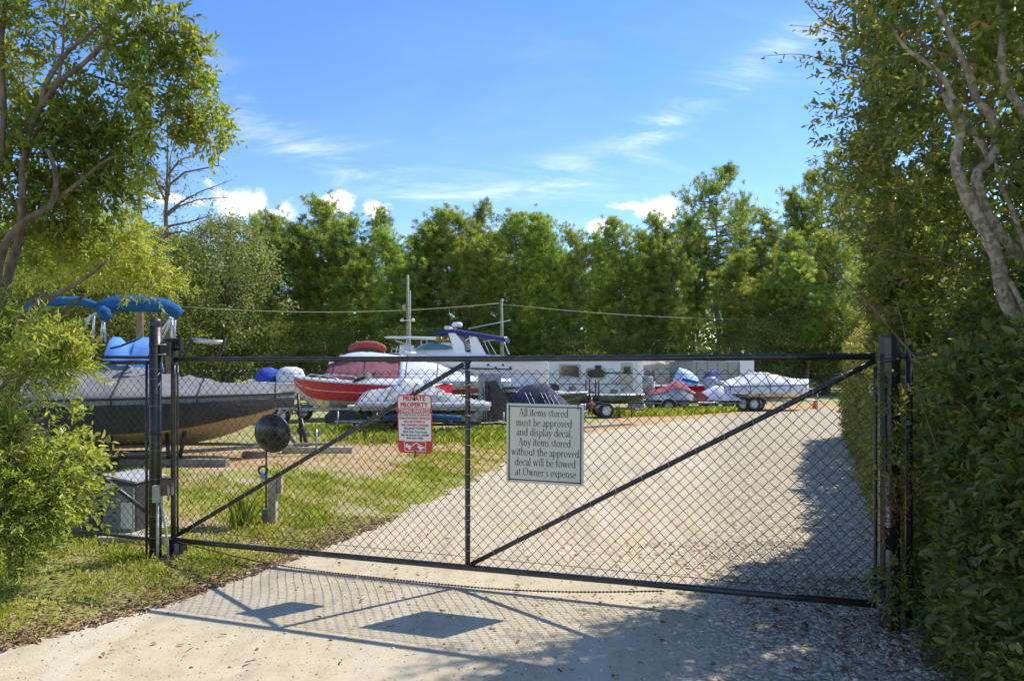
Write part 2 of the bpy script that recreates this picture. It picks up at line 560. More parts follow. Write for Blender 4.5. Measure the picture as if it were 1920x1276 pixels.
def verge_mat():
    m = bpy.data.materials.new('orange_pine_straw')
    m.use_nodes = True
    t = NT(m.node_tree)
    b = t.n['Principled BSDF']
    co = t.node('ShaderNodeTexCoord').outputs['Object']
    n = t.noise(co, 3.0, 7, 0.7, 0.5)
    c = t.ramp(n, [(0.3, (0.30, 0.15, 0.06)), (0.5, (0.50, 0.29, 0.11)), (0.7, (0.58, 0.44, 0.20))])
    t.l.new(c, b.inputs['Base Color'])
    b.inputs['Roughness'].default_value = 0.95
    return m


def road_mat():
    m = bpy.data.materials.new('packed_sand_and_gravel')
    m.use_nodes = True
    t = NT(m.node_tree)
    b = t.n['Principled BSDF']
    co = t.node('ShaderNodeTexCoord').outputs['Object']
    big = t.noise(co, 0.5, 5, 0.6, 0.3)
    mid = t.noise(co, 5.0, 6, 0.65)
    fine = t.noise(co, 70, 5, 0.7)
    sp = t.node('ShaderNodeSeparateXYZ')
    t.l.new(co, sp.inputs[0])
    X, Y = sp.outputs[0], sp.outputs[1]
    sand = t.ramp(mid, [(0.25, (0.45, 0.36, 0.215)), (0.5, (0.55, 0.45, 0.285)), (0.75, (0.61, 0.515, 0.34))])
    sand = t.mix(t.math('MULTIPLY', t.step(big, 0.48, 0.66), 0.5), sand, (0.44, 0.39, 0.315, 1))
    sand = t.mix(t.math('MULTIPLY', t.step(fine, 0.56, 0.75), 0.35), sand, (0.24, 0.20, 0.155, 1))
    mp2 = t.node('ShaderNodeMapping')
    mp2.inputs['Rotation'].default_value = (0, 0, R(14))
    mp2.inputs['Scale'].default_value = (1.9, 0.22, 1.0)
    t.l.new(co, mp2.inputs[0])
    rut = t.noise(mp2.outputs[0], 1.6, 5, 0.6, 0.4)
    sand = t.mix(t.math('MULTIPLY', t.step(rut, 0.50, 0.68), 0.45), sand, (0.35, 0.29, 0.215, 1))
    sand = t.mix(t.math('MULTIPLY', t.step(rut, 0.48, 0.34), 0.35), sand, (0.62, 0.55, 0.43, 1))
    # small pebbles bedded in the sand, some dark, some pale
    v1 = t.voro(co, 42)
    peb = t.math('SUBTRACT', 1.0, t.step(v1.outputs['Distance'], 0.10, 0.22))
    spc = t.node('ShaderNodeSeparateColor')
    t.l.new(v1.outputs['Color'], spc.inputs[0])
    few = t.step(spc.outputs[0], 0.78, 0.84)
    pc = t.ramp(spc.outputs[1], [(0.0, (0.09, 0.07, 0.055)), (0.55, (0.22, 0.18, 0.15)), (1.0, (0.62, 0.58, 0.52))])
    sand = t.mix(t.math('MULTIPLY', peb, t.math('MULTIPLY', few, 0.85)), sand, pc)
    # loose grey gravel towards the hedge and further up the drive
    v2 = t.voro(co, 30)
    spc2 = t.node('ShaderNodeSeparateColor')
    t.l.new(v2.outputs['Color'], spc2.inputs[0])
    gr = t.ramp(spc2.outputs[0], [(0.0, (0.40, 0.32, 0.19)), (0.5, (0.59, 0.48, 0.31)), (1.0, (0.72, 0.61, 0.43))])
    gr = t.mix(t.step(v2.outputs['Distance'], 0.35, 0.75), gr, (0.24, 0.195, 0.14, 1))
    edge = t.math('ADD', t.math('ADD', t.math('SUBTRACT', X, t.math('MULTIPLY', t.math('SUBTRACT', Y, 4.0), 0.30)), -0.9), t.math('MULTIPLY', t.math('SUBTRACT', mid, 0.5), 1.6))
    gm = t.step(edge, -0.25, 0.75)
    far = t.math('MULTIPLY', t.step(Y, 5.6, 9.0), t.math('MULTIPLY', t.step(big, 0.35, 0.6), 0.18))
    gm = t.math('MAXIMUM', gm, far)
    c = t.mix(t.math('MULTIPLY', gm, 0.9), sand, gr)
    t.l.new(c, b.inputs['Base Color'])
    b.inputs['Roughness'].default_value = 0.95
    b.inputs['Specular IOR Level'].default_value = 0.2
    h = t.math('ADD', t.math('MULTIPLY', fine, 0.25), t.math('MULTIPLY', t.math('MULTIPLY', peb, few), 0.5))
    h = t.math('ADD', h, t.math('MULTIPLY', t.math('SUBTRACT', 1.0, v2.outputs['Distance']), t.math('MULTIPLY', gm, 0.9)))
    h = t.math('ADD', h, t.math('MULTIPLY', mid, 0.8))
    bn = t.node('ShaderNodeBump')
    bn.inputs['Strength'].default_value = 0.75
    bn.inputs['Distance'].default_value = 0.018
    t.l.new(h, bn.inputs['Height'])
    t.l.new(bn.outputs[0], b.inputs['Normal'])
    return m


g = MB()
g.add([(-700, -60, 0), (700, -60, 0), (700, 1200, 0), (-700, 1200, 0)], [(0, 1, 2, 3)])
tag(g.build('ground', ground_mat()), kind='structure')


def sheet(name, left, right, ys, z, material):
    """a strip between two edges, x = left(y) and x = right(y)"""
    b = MB()
    vs = []
    for y in ys:
        l_, r_ = left(y), right(y)
        for k in range(9):
            vs.append((l_ + (r_ - l_) * k / 8, y, z))
    fs = []
    for i in range(len(ys) - 1):
        for k in range(8):
            fs.append((i * 9 + k, i * 9 + k + 1, (i + 1) * 9 + k + 1, (i + 1) * 9 + k))
    b.add(vs, fs)
    o = b.build(name, material)
    return tag(o, kind='structure')


def wob(y, a=0.06, k=0.0):
    return a * (math.sin(y * 5.1 + k) + 0.7 * math.sin(y * 11.7 + 1.3 + k) + 0.5 * math.sin(y * 23.0 + k * 2)) / 1.6


ysr = [-8 + 0.08 * i for i in range(int((35.4 + 8) / 0.08) + 1)]
sheet('gravel_road', lambda y: float(np.interp(y, [-8] + EY, [-9.0] + EX)) + wob(y, 0.05 + 0.006 * max(y, 0)), lambda y: float(hedge_x(max(y, 0))) + 2.6 + max(0, y - 25) * 0.9, ysr, 0.010, road_mat())
sheet('pine_straw_verge', lambda y: float(road_left(y)) - np.interp(y, [6, 10, 14, 18.5, 23, 27, 33, 35], [-0.3, -0.3, -0.1, 1.6, 2.6, 3.6, 6.5, 8.5]) + wob(y, 0.10, 2.0), lambda y: float(road_left(y)) + 0.4, [6 + 0.15 * i for i in range(190)], 0.005, verge_mat())


# ------------------------------------------------------------------ scattered leaves, blades, stones (numpy)
def unit(a):
    return a / np.maximum(np.linalg.norm(a, axis=1, keepdims=True), 1e-9)


def np_mesh(name, verts, faces, material, parent=None, tint=None, smooth=False):
    """verts (N,3); faces (M,k) all the same size"""
    me = bpy.data.meshes.new(name)
    nv, (nf, k) = len(verts), faces.shape
    me.vertices.add(nv)
    me.vertices.foreach_set('co', np.ascontiguousarray(verts, dtype=np.float32).ravel())
    me.loops.add(nf * k)
    me.loops.foreach_set('vertex_index', np.ascontiguousarray(faces, dtype=np.int32).ravel())
    me.polygons.add(nf)
    me.polygons.foreach_set('loop_start', np.arange(0, nf * k, k, dtype=np.int32))
    me.polygons.foreach_set('loop_total', np.full(nf, k, dtype=np.int32))
    if smooth:
        me.polygons.foreach_set('use_smooth', np.ones(nf, dtype=bool))
    me.update(calc_edges=True)
    me.materials.append(material)
    if tint is not None:
        a = me.attributes.new('tint', 'FLOAT', 'POINT')
        a.data.foreach_set('value', np.ascontiguousarray(tint, dtype=np.float32))
    if name.startswith('_'):
        return me
    o = bpy.data.objects.new(name, me)
    C.objects.link(o)
    if parent is not None: o.parent = parent
    return o


def leaf_geo(b, d, n, L, W, tint, full=True):
    """leaves with a folded midrib: base b, direction d, face normal n"""
    N = len(b)
    d = unit(d)
    s = unit(np.cross(d, n))
    u = np.cross(s, d)
    L = np.broadcast_to(np.asarray(L, float), (N,))[:, None]
    W = np.broadcast_to(np.asarray(W, float), (N,))[:, None]
    if full:
        vs = np.stack([b, b + d * L * 0.3 + s * W * 0.45 + u * W * 0.16, b + d * L * 0.7 + s * W * 0.36 + u * W * 0.08,
                       b + d * L - u * L * 0.10, b + d * L * 0.7 - s * W * 0.36 + u * W * 0.08, b + d * L * 0.3 - s * W * 0.45 + u * W * 0.16], 1)
        k = 6
        fs = np.array([[0, 1, 2, 3], [0, 3, 4, 5]])
    else:
        vs = np.stack([b, b + d * L * 0.45 + s * W * 0.5 + u * W * 0.1, b + d * L, b + d * L * 0.45 - s * W * 0.5 + u * W * 0.1], 1)
        k = 4
        fs = np.array([[0, 1, 2, 3]])
    F_ = (np.arange(N) * k)[:, None, None] + fs[None]
    return vs.reshape(-1, 3), F_.reshape(-1, 4), np.repeat(tint, k)


def leafy_twigs(tp, td, tl, per, L, W, tint0, spread=0.9, up=0.35, full=True, r=None):
    """leaves set alternately along many twigs; tp twig base, td direction, tl length"""
    r = r or rng
    M_ = len(tp)
    td = unit(td)
    a = unit(r.normal(size=(M_, 3)))
    a = unit(a - td * (a * td).sum(1)[:, None])
    b2 = np.cross(td, a)
    T = (np.arange(per) + 0.6) / per
    idx = np.repeat(np.arange(M_), per)
    tt = np.tile(T, M_) + r.normal(0, 0.03, M_ * per)
    ang = np.tile(np.arange(per) * 2.4, M_) + r.normal(0, 0.5, M_ * per)
    base = tp[idx] + td[idx] * (tl[idx] * tt)[:, None]
    base[:, 2] -= 0.12 * tl[idx] * tt ** 2
    side = a[idx] * np.cos(ang)[:, None] + b2[idx] * np.sin(ang)[:, None]
    d = td[idx] * (0.55 + 0.5 * tt)[:, None] + side * spread + r.normal(0, 0.15, (len(idx), 3))
    n = r.normal(0, 0.5, (len(idx), 3)) + np.array([0, 0, 1.0]) * (0.5 + up)
    n = n - unit(d) * (n * unit(d)).sum(1)[:, None]
    sz = np.repeat(r.uniform(0.7, 1.25, M_), per) * r.uniform(0.5, 1.15, len(idx))
    return leaf_geo(base, d, unit(n), L * sz, W * sz, np.clip(tint0[idx] + r.normal(0, 0.17, len(idx)) + (r.uniform(0, 1, len(idx)) < 0.03) * 0.4, 0, 1), full)


def twig_stems(tp, td, tl, rad):
    """thin three-sided stems, as geometry"""
    N = len(tp)
    td = unit(td)
    a = unit(np.cross(td, np.array([0.3, 0.2, 1.0])))
    b2 = np.cross(td, a)
    vs = []
    for end, rr in ((0.0, rad), (1.0, rad * 0.4)):
        c = tp + td * (tl * end)[:, None]
        c[:, 2] -= 0.12 * tl * end
        for k in range(3):
            q = 2 * math.pi * k / 3
            vs.append(c + (a * math.cos(q) + b2 * math.sin(q)) * rr)
    vs = np.stack(vs, 1)
    fs = np.array([[0, 1, 4, 3], [1, 2, 5, 4], [2, 0, 3, 5]])
    F_ = (np.arange(N) * 6)[:, None, None] + fs[None]
    return vs.reshape(-1, 3), F_.reshape(-1, 4)


def join_geo(parts):
    V_, F_, T_ = [], [], []
    k = 0
    for p in parts:
        V_.append(p[0])
        F_.append(p[1] + k)
        T_.append(p[2] if len(p) > 2 else np.full(len(p[0]), 0.5))
        k += len(p[0])
    return np.concatenate(V_), np.concatenate(F_), np.concatenate(T_)


def smooth_noise(p, k=1.0, seed=0):
    """cheap lumpy field in about -1..1"""
    q = p * k
    s = seed * 1.7
    return (np.sin(q[:, 0] * 2.1 + q[:, 1] * 1.3 + s) * np.cos(q[:, 2] * 1.9 - q[:, 1] * 0.8 + s) + 0.6 * np.sin(q[:, 0] * 4.7 - q[:, 2] * 3.9 + s * 2) * np.cos(q[:, 1] * 4.3 + s) + 0.35 * np.sin(q[:, 0] * 9.1 + q[:, 2] * 8.3 + q[:, 1] * 7.7)) / 1.5


def grass_blades(name, pts, h, wd, tint, lab):
    N = len(pts)
    a = rng.uniform(0, 2 * math.pi, N)
    lean = rng.uniform(0.1, 0.9, N)[:, None]
    s = np.stack([np.cos(a), np.sin(a), np.zeros(N)], 1)
    l_ = np.stack([-np.sin(a), np.cos(a), np.zeros(N)], 1)
    b = np.concatenate([pts, np.full((N, 1), 0.0)], 1)
    hh = h[:, None]
    up = np.array([0, 0, 1.0])
    wv = wd[:, None]
    vs = np.stack([b - s * wv, b + s * wv, b + up * hh * 0.6 + l_ * hh * lean * 0.3 + s * wv * 0.7, b + up * hh * (1 - lean * 0.25) + l_ * hh * lean], 1)
    F_ = (np.arange(N) * 4)[:, None] + np.array([[0, 1, 2, 3]])
    o = np_mesh(name, vs.reshape(-1, 3), F_, M['grass'], tint=np.repeat(tint, 4))
    return tag(o, lab, 'grass', kind='stuff')


# grass in front of and behind the gate, thin where the ground is bare
N = 520000
yy = 3.4 + (rng.uniform(0, 1, N) ** 1.7) * 15.5
xx = rng.uniform(-9.0, 2.2, N)
keep = (np.abs(xx) < 0.80 * yy + 0.3)
ex = road_left(yy)
dist = ex - xx
p3 = np.stack([xx, yy, np.zeros(N)], 1)
nz = smooth_noise(p3, 1.3, 3) * 0.5 + smooth_noise(p3, 3.7, 5) * 0.35
dens = np.clip(0.55 + nz, 0.03, 1) * np.clip((dist + 0.04 + 0.08 * nz) / 0.22, 0, 1)
dens *= np.where(dist < 1.7 + nz * 1.2, 1.0, np.clip((11.2 - yy + nz * 1.5) / 1.6, 0.08, 1))
keep &= rng.uniform(0, 1, N) < dens
xx, yy, nz, dist = xx[keep], yy[keep], nz[keep], dist[keep]
nb = len(xx)
hh = rng.uniform(0.014, 0.052, nb) * (1 + 0.4 * nz) * np.clip(0.5 + dist, 0.6, 1.3) * np.where(rng.uniform(0, 1, nb) < 0.02, 2.2, 1)
tn = np.clip(0.66 - nz * 0.5 + rng.normal(0, 0.2, nb), 0, 1)
grass_blades('grass', np.stack([xx, yy], 1), hh, rng.uniform(0.002, 0.0048, nb) * (1 + 0.06 * yy), tn, 'short patchy green and yellow grass beside the gravel drive')
# taller lime tufts round the far trailers
N = 9000
cl = [(-2.6, 16.2, 0.9), (-1.3, 16.6, 0.8), (4.6, 25.6, 0.9), (5.7, 26.5, 1.0), (7.0, 27.0, 0.9), (8.0, 27.6, 0.8), (-0.2, 17.6, 0.6), (-4.5, 18.2, 0.7)]
ci = rng.integers(0, len(cl), N)
cc = np.array(cl)[ci]
pts = cc[:, :2] + rng.normal(0, 1, (N, 2)) * cc[:, 2:3] * np.array([[1.0, 0.5]])
ok = pts[:, 0] < road_left(pts[:, 1]) - 1.2
pts = pts[ok]
grass_blades('tall_grass', pts, rng.uniform(0.10, 0.34, len(pts)), rng.uniform(0.008, 0.018, len(pts)), np.clip(rng.normal(0.5, 0.16, len(pts)), 0, 1), 'taller lime green grass tufts round the parked trailers')

# fallen leaves along the edge of the drive and under the bushes
N = 5200
yy = 3.5 + rng.uniform(0, 1, N) ** 1.4 * 4.2
ex = road_left(yy)
xx = ex - rng.exponential(0.28, N) + 0.12 - rng.choice([0, 0.0, 0.9], N) * rng.uniform(0, 2, N)
xx2 = rng.uniform(1.5, 3.2, 2600)
yy2 = rng.uniform(3.4, 5.4, 2600)
k2 = rng.uniform(0, 1, 2600) < np.clip((xx2 - 1.3) / 1.4, 0.05, 1)
px_ = np.concatenate([xx, xx2[k2], rng.uniform(-2.4, 2.4, 160)])
py_ = np.concatenate([yy, yy2[k2], rng.uniform(3.4, 7.5, 160)])
b = np.stack([px_, py_, rng.uniform(0.012, 0.03, len(px_))], 1)
d = rng.normal(size=(len(b), 3)) * np.array([1, 1, 0.22])
n = np.array([[0, 0, 1.0]]) + rng.normal(0, 0.3, (len(b), 3))
v_, f_, t_ = leaf_geo(b, d, n, rng.uniform(0.025, 0.065, len(b)), rng.uniform(0.008, 0.028, len(b)), rng.uniform(0, 1, len(b)))
tag(np_mesh('leaf_litter', v_, f_, M['litter'], tint=t_), 'dry brown leaves and straw strewn beside the drive', 'leaf litter', kind='stuff')

# loose stones
phi = (1 + 5 ** 0.5) / 2
ico = np.array([(-1, phi, 0), (1, phi, 0), (-1, -phi, 0), (1, -phi, 0), (0, -1, phi), (0, 1, phi), (0, -1, -phi), (0, 1, -phi), (phi, 0, -1), (phi, 0, 1), (-phi, 0, -1), (-phi, 0, 1)], float)
ico /= np.linalg.norm(ico[0])
icof = np.array([(0, 11, 5), (0, 5, 1), (0, 1, 7), (0, 7, 10), (0, 10, 11), (1, 5, 9), (5, 11, 4), (11, 10, 2), (10, 7, 6), (7, 1, 8), (3, 9, 4), (3, 4, 2), (3, 2, 6), (3, 6, 8), (3, 8, 9), (4, 9, 5), (2, 4, 11), (6, 2, 10), (8, 6, 7), (9, 8, 1)])


def stones(n, fx, fy, size):
    s = size(n)[:, None, None] * rng.uniform(0.7, 1.3, (n, 1, 3)) * np.array([1, 1, 0.6])
    a = rng.uniform(0, 6.28, n)
    v = ico[None] * s * (1 + rng.normal(0, 0.14, (n, 12, 1)))
    ca, sa = np.cos(a)[:, None], np.sin(a)[:, None]
    vx = v[:, :, 0] * ca - v[:, :, 1] * sa
    vy = v[:, :, 0] * sa + v[:, :, 1] * ca
    x, y = fx(n), fy(n)
    v = np.stack([vx + x[:, None], vy + y[:, None], v[:, :, 2] + 0.011], 2)
    f = (np.arange(n) * 12)[:, None, None] + icof[None]
    return v.reshape(-1, 3), f.reshape(-1, 3), np.repeat(rng.uniform(0, 1, n), 12)


def stone_mat():
    m = bpy.data.materials.new('grey_gravel_stone')
    m.use_nodes = True
    t = NT(m.node_tree)
    at = t.node('ShaderNodeAttribute')
    at.attribute_name = 'tint'
    c = t.ramp(at.outputs['Fac'], [(0, (0.22, 0.17, 0.10)), (0.4, (0.48, 0.39, 0.26)), (0.85, (0.63, 0.53, 0.38)), (1, (0.76, 0.68, 0.53))])
    t.l.new(c, t.n['Principled BSDF'].inputs['Base Color'])
    t.n['Principled BSDF'].inputs['Roughness'].default_value = 0.85
    return m


M['stone'] = stone_mat()
v1 = stones(9500, lambda n: 2.95 - rng.exponential(0.62, n), lambda n: rng.uniform(3.3, 6.6, n), lambda n: np.clip(rng.lognormal(-4.85, 0.42, n), 0.003, 0.024))
v2 = stones(7000, lambda n: rng.uniform(-3.2, 3.0, n), lambda n: rng.uniform(3.3, 10.0, n), lambda n: np.clip(rng.lognormal(-5.5, 0.45, n), 0.002, 0.012))
v2[2][:] = v2[2] ** 2.2
v_, f_, t_ = join_geo([v1, v2])
ok = v_[:, 0] < 9
tag(np_mesh('loose_gravel', v_, f_, M['stone'], tint=t_, smooth=False), 'loose grey gravel stones scattered over the drive', 'gravel', kind='stuff')

# ------------------------------------------------------------------ gate
GL = Vector((-3.02, 6.13, 0))
GR = Vector((2.325, 4.357, 0))
GD = (GR - GL)
GLEN = GD.length
GD.normalize()
GN = Vector((GD.y, -GD.x, 0))          # towards the camera
if GN.y > 0: GN = -GN
g_rot = math.atan2(GD.y, GD.x)


def gs(px):
    """distance along the gate line of a photo column"""
    k = (px - CX) / F
    # (GL.x + s GD.x) = k (GL.y + s GD.y)
    return (k * GL.y - GL.x) / (GD.x - k * GD.y)


def gz(px, py):
    s = gs(px)
    Y = GL.y + s * GD.y
    return CAM_H - (py - HY) / F * Y


gate = empty('driveway_gate', GL, g_rot, 'long black chain-link swing gate closed across the gravel drive', 'gate')
ZT, ZB = 1.752, 0.152
RR = 0.0235


def gbar(name, s0, z0, s1, z1, r=RR, y=0.0, m='black_pipe', parent=None, sag=0.0):
    pts = []
    for i in range(9):
        t = i / 8
        pts.append((s0 + (s1 - s0) * t, y, z0 + (z1 - z0) * t - sag * 4 * t * (1 - t)))
    return MB().tube(pts, r, 10).build(name, M[m], parent or gate)


S_END = GLEN - 0.006
s_mid = gs(877)
gbar('top_rail', 0.0, 1.758, S_END, 1.747, sag=0.006)
gbar('bottom_rail', 0.0, 0.135, S_END, 0.165, sag=0.004)
gbar('frame_upright', gs(325), ZB, gs(325), ZT, 0.022)
gbar('frame_upright', s_mid, ZB, s_mid, ZT, 0.020)
gbar('brace', gs(331), gz(331, 1003), gs(869), gz(869, 682), 0.0185, y=0.012)
gbar('brace', gs(884), gz(884, 1057), gs(1641), gz(1641, 676), 0.0185, y=0.012)
gbar('tension_bar', gs(1641), 0.23, gs(1641), 1.68, 0.011)
gbar('tension_bar', gs(333), 0.2, gs(333), 1.70, 0.009)
for s_ in (gs(331) - 0.03, gs(331) + 0.03):
    pass
# chain-link fabric: zigzag wires hooked into one another
DW = 0.0785
MZ0, MZ1 = 0.168, 1.668


def mesh_fabric(s0, s1, z0, z1, dw, rad, yoff=0.0):
    ncol = int(round((s1 - s0) / dw))
    dw = (s1 - s0) / ncol
    dh = dw * 1.02
    nrow = int(round((z1 - z0) / dh))
    dh = (z1 - z0) / nrow
    V_, F_ = [], []
    k = 0
    offs = [(rad, 0), (0, rad), (-rad, 0), (0, -rad)]
    for c in range(ncol * 1 + 1):
        if c == ncol: break
        pts = []
        for r in range(2 * nrow + 1):
            z = z1 - r * dh / 2
            x = s0 + c * dw + (dw * 0.5 if r % 2 == 0 else (0.0 if True else 0))
            # two wires cross at every half row: wire c runs from the middle of the cell to its left and back
            pts.append((x, (0.0035 if r % 2 == 0 else -0.0035) + yoff, z))
        pts2 = []
        for r in range(2 * nrow + 1):
            z = z1 - r * dh / 2
            x = s0 + c * dw + (dw * 0.5 if r % 2 == 0 else dw)
            pts2.append((x, (-0.0035 if r % 2 == 0 else 0.0035) + yoff, z))
        for pp in (pts, pts2):
            for i, p in enumerate(pp):
                jx = rng.normal(0, 0.0012) + 0.007 * math.sin(p[0] * 2.3 + p[2] * 3.1) + 0.004 * math.sin(p[0] * 7.1 - p[2] * 5.0)
                jy = 0.006 * math.sin(p[0] * 3.7 + p[2] * 2.0)
                jz = 0.005 * math.sin(p[0] * 4.3 + p[2] * 1.7)
                for ox, oy in offs:
                    V_.append((p[0] + ox + jx, p[1] + oy + jy, p[2] + jz))
            for i in range(len(pp) - 1):
                for q in range(4):
                    F_.append((k + i * 4 + q, k + i * 4 + (q + 1) % 4, k + (i + 1) * 4 + (q + 1) % 4, k + (i + 1) * 4 + q))
            k += 4 * len(pp)
    return np.array(V_), np.array(F_)


v_, f_ = mesh_fabric(gs(336), gs(1637), MZ0, MZ1, DW, 0.0031)
o = np_mesh('chain_link_mesh', v_, f_, M['black_wire'], gate, smooth=True)
tag(o, kind='stuff')
gbar('tension_wire', gs(333), 1.632, gs(1640), 1.632, 0.002, m='black_wire')
gbar('tension_wire', gs(333), 0.232, gs(1640), 0.225, 0.002, m='black_wire')
# wire ties along rails and upright
tie_me = MB().tube([(0.03 * math.cos(a), 0.03 * math.sin(a), 0.006 * math.sin(a * 0.5)) for a in [i * 2 * math.pi / 10 for i in range(11)]], 0.0022, 4).build('wire_tie', M['galv'], gate)
tm = tie_me.data
first = True
for z in np.arange(0.28, 1.68, 0.115):
    if first:
        tie_me.location = (s_mid, 0, float(z)); first = False
    else:
        share('wire_tie', tm, gate, (s_mid, 0, float(z)), (random.uniform(-.3, .3), random.uniform(-.3, .3), 0), (0.85, 0.85, 1))
for (a0, b0, a1, b1) in ((gs(331), gz(331, 1003), gs(869), gz(869, 682)), (gs(884), gz(884, 1057), gs(1641), gz(1641, 676))):
    ang = math.atan2(b1 - b0, a1 - a0)
    L = math.hypot(a1 - a0, b1 - b0)
    nn = int(L / 0.21)
    for i in range(1, nn):
        t = i / nn
        share('wire_tie', tm, gate, (a0 + (a1 - a0) * t, 0.012, b0 + (b1 - b0) * t), (0, math.pi / 2 - ang + random.uniform(-.4, .4), 0), (0.78, 0.78, 1))
# hinge leaf and box bracket at the top of the hanging upright
h = MB()
h.box((gs(325) - 0.05, 0.0, 1.885), (0.10, 0.05, 0.125))
h.box((gs(325) + 0.012, 0.005, 1.83), (0.018, 0.07, 0.24))
h.build('hinge_bracket', M['black_pipe'], gate, bevel=0.004)
h = MB().lathe([(0.0, -0.012), (0.02, -0.012), (0.02, 0.012), (0.0, 0.012)], (gs(325) + 0.07, -0.02, 1.87), 10, 'Y')
h.build('hinge_pin', M['black_wire'], gate)
MB().box((gs(325) + 0.062, 0.0, 1.89), (0.075, 0.045, 0.11)).build('hinge_housing', M['black_plastic'], gate, bevel=0.004)
MB().box((gs(325) + 0.035, 0.02, 0.045), (0.13, 0.09, 0.2)).build('operator_box', M['black_plastic'], gate, bevel=0.006)
MB().box((gs(325) + 0.062, -0.027, 0.05), (0.05, 0.004, 0.13)).build('operator_face', M['cab_grey'], gate)

for s_, z_ in ((gs(325), ZB + 0.012), (gs(325), ZT - 0.03), (s_mid, ZB + 0.012), (s_mid, ZT - 0.03)):
    MB().lathe([(0.021, -0.012), (0.027, -0.006), (0.028, 0.004), (0.022, 0.014)], (s_, 0, z_), 12).build('weld_collar', M['black_pipe'], gate)
# rusty drive chain hanging under the gate
cs0, cs1 = gs(337), gs(1245)
pts, rad = [], []
NCH = 640
for i in range(NCH + 1):
    t = i / NCH
    s_ = cs0 + (cs1 - cs0) * t
    zz = 0.135 + (0.125 - 0.135) * t - 0.118 * 4 * t * (1 - t) * (0.9 + 0.1 * math.sin(t * 9))
    p = GL + GD * s_ + GN * (0.03 + 0.09 * math.sin(math.pi * t))
    pts.append((p.x, p.y, max(zz, 0.018)))
    rad.append(0.0052 + 0.0026 * math.sin(i * 1.57))
o = MB().tube(pts, rad, 6).build('rusty_chain', M['rust'])
tag(o, 'thin rusty chain drooping under the bottom rail of the gate', 'chain')

# ------------------------------------------------------------------ gate posts
LP = Vector((-3.165, 6.06, 0))
post = empty('gate_post', LP, 0, 'black round metal gate post with domed cap at the grassy end of the gate', 'post', 'gate posts')
MB().lathe([(0.0, -0.3), (0.0508, -0.3), (0.0508, 2.07), (0.0, 2.07)], n=24).build('pipe', M['black_pipe'], post)
MB().lathe([(0.054, 2.05), (0.055, 2.075), (0.052, 2.10), (0.038, 2.12), (0.0, 2.128)], n=24).build('cap', M['black_pipe'], post)
for z in (1.885, 1.80, 1.10):
    MB().lathe([(0.0515, z - 0.012), (0.055, z - 0.012), (0.055, z + 0.012), (0.0515, z + 0.012)], n=20).build('clamp_band', M['black_pipe'], post)
MB().box((0.10, -0.02, 1.845), (0.09, 0.03, 0.12)).build('hinge_arm', M['black_pipe'], post, bevel=0.004)
for z in (1.885, 1.80):
    MB().tube([(0.03, -0.055, z), (0.12, -0.055, z)], 0.007, 6).build('bolt', M['galv'], post)
for z in (1.67, 1.58, 1.34, 0.95, 0.70, 0.53, 0.37, 0.18, 0.08):
    share('wire_tie', tm, post, (0, 0, z), (0, 0, 0), (1.74, 1.74, 1))

RP = Vector((2.415, 4.37, 0))
post2 = empty('gate_post', RP, 0, 'thick black latch post half buried in the evergreen hedge', 'post', 'gate posts')
MB().lathe([(0.0, -0.3), (0.061, -0.3), (0.061, 1.86), (0.055, 1.882), (0.03, 1.878), (0.0, 1.87)], n=10, smooth=False).build('pipe', M['black_pipe'], post2)
for z in (0.155, 0.33, 0.86, 1.72):
    MB().lathe([(0.0615, z - 0.013), (0.066, z - 0.013), (0.066, z + 0.013), (0.0615, z + 0.013)], n=20).build('clamp_band', M['galv'] if z < 0.2 else M['black_pipe'], post2)
MB().box((-0.045, -0.062, 0.60), (0.062, 0.05, 0.14)).build('latch_box', M['black_plastic'], post2, bevel=0.006)
MB().tube([(-0.035, -0.06, 0.2), (-0.037, -0.062, 1.0)], 0.019, 10).build('conduit', M['galv'], post2)
MB().tube([(-0.05, -0.045, 0.22), (-0.052, -0.047, 1.62)], 0.008, 6).build('drop_rod', M['black_pipe'], post2)
MB().box((-0.07, -0.03, 0.30), (0.05, 0.05, 0.05)).build('rod_guide', M['black_pipe'], post2)

# conduits and boxes beside the left post
cb = empty('gate_wiring', (LP.x + 0.05, LP.y - 0.06, 0), 0, 'two thin grey conduits and small electric boxes beside the domed gate post', 'wiring')
MB().tube([(0.0, 0, -0.05), (0.0, 0, 0.5)], 0.012, 8).build('conduit', M['pvc'], cb)
MB().tube([(0.10, 0, -0.05), (0.075, 0, 0.25), (0.03, 0, 0.52), (0.03, 0.01, 0.56)], 0.012, 8).build('conduit', M['pvc'], cb)
MB().box((-0.005, 0, 0.575), (0.065, 0.05, 0.15)).build('junction_box', M['pvc'], cb, bevel=0.005)
MB().box((0.075, 0.02, 0.63), (0.10, 0.05, 0.14)).build('control_box', M['brown_box'], cb, bevel=0.005)
MB().box((0.1, 0.02, 0.706), (0.13, 0.07, 0.01)).build('box_hood', M['black_pipe'], cb)
MB().tube([(0.105, -0.02, 0.52), (0.105, -0.02, 0.66)], 0.01, 6).build('cable_gland', M['galv'], cb)

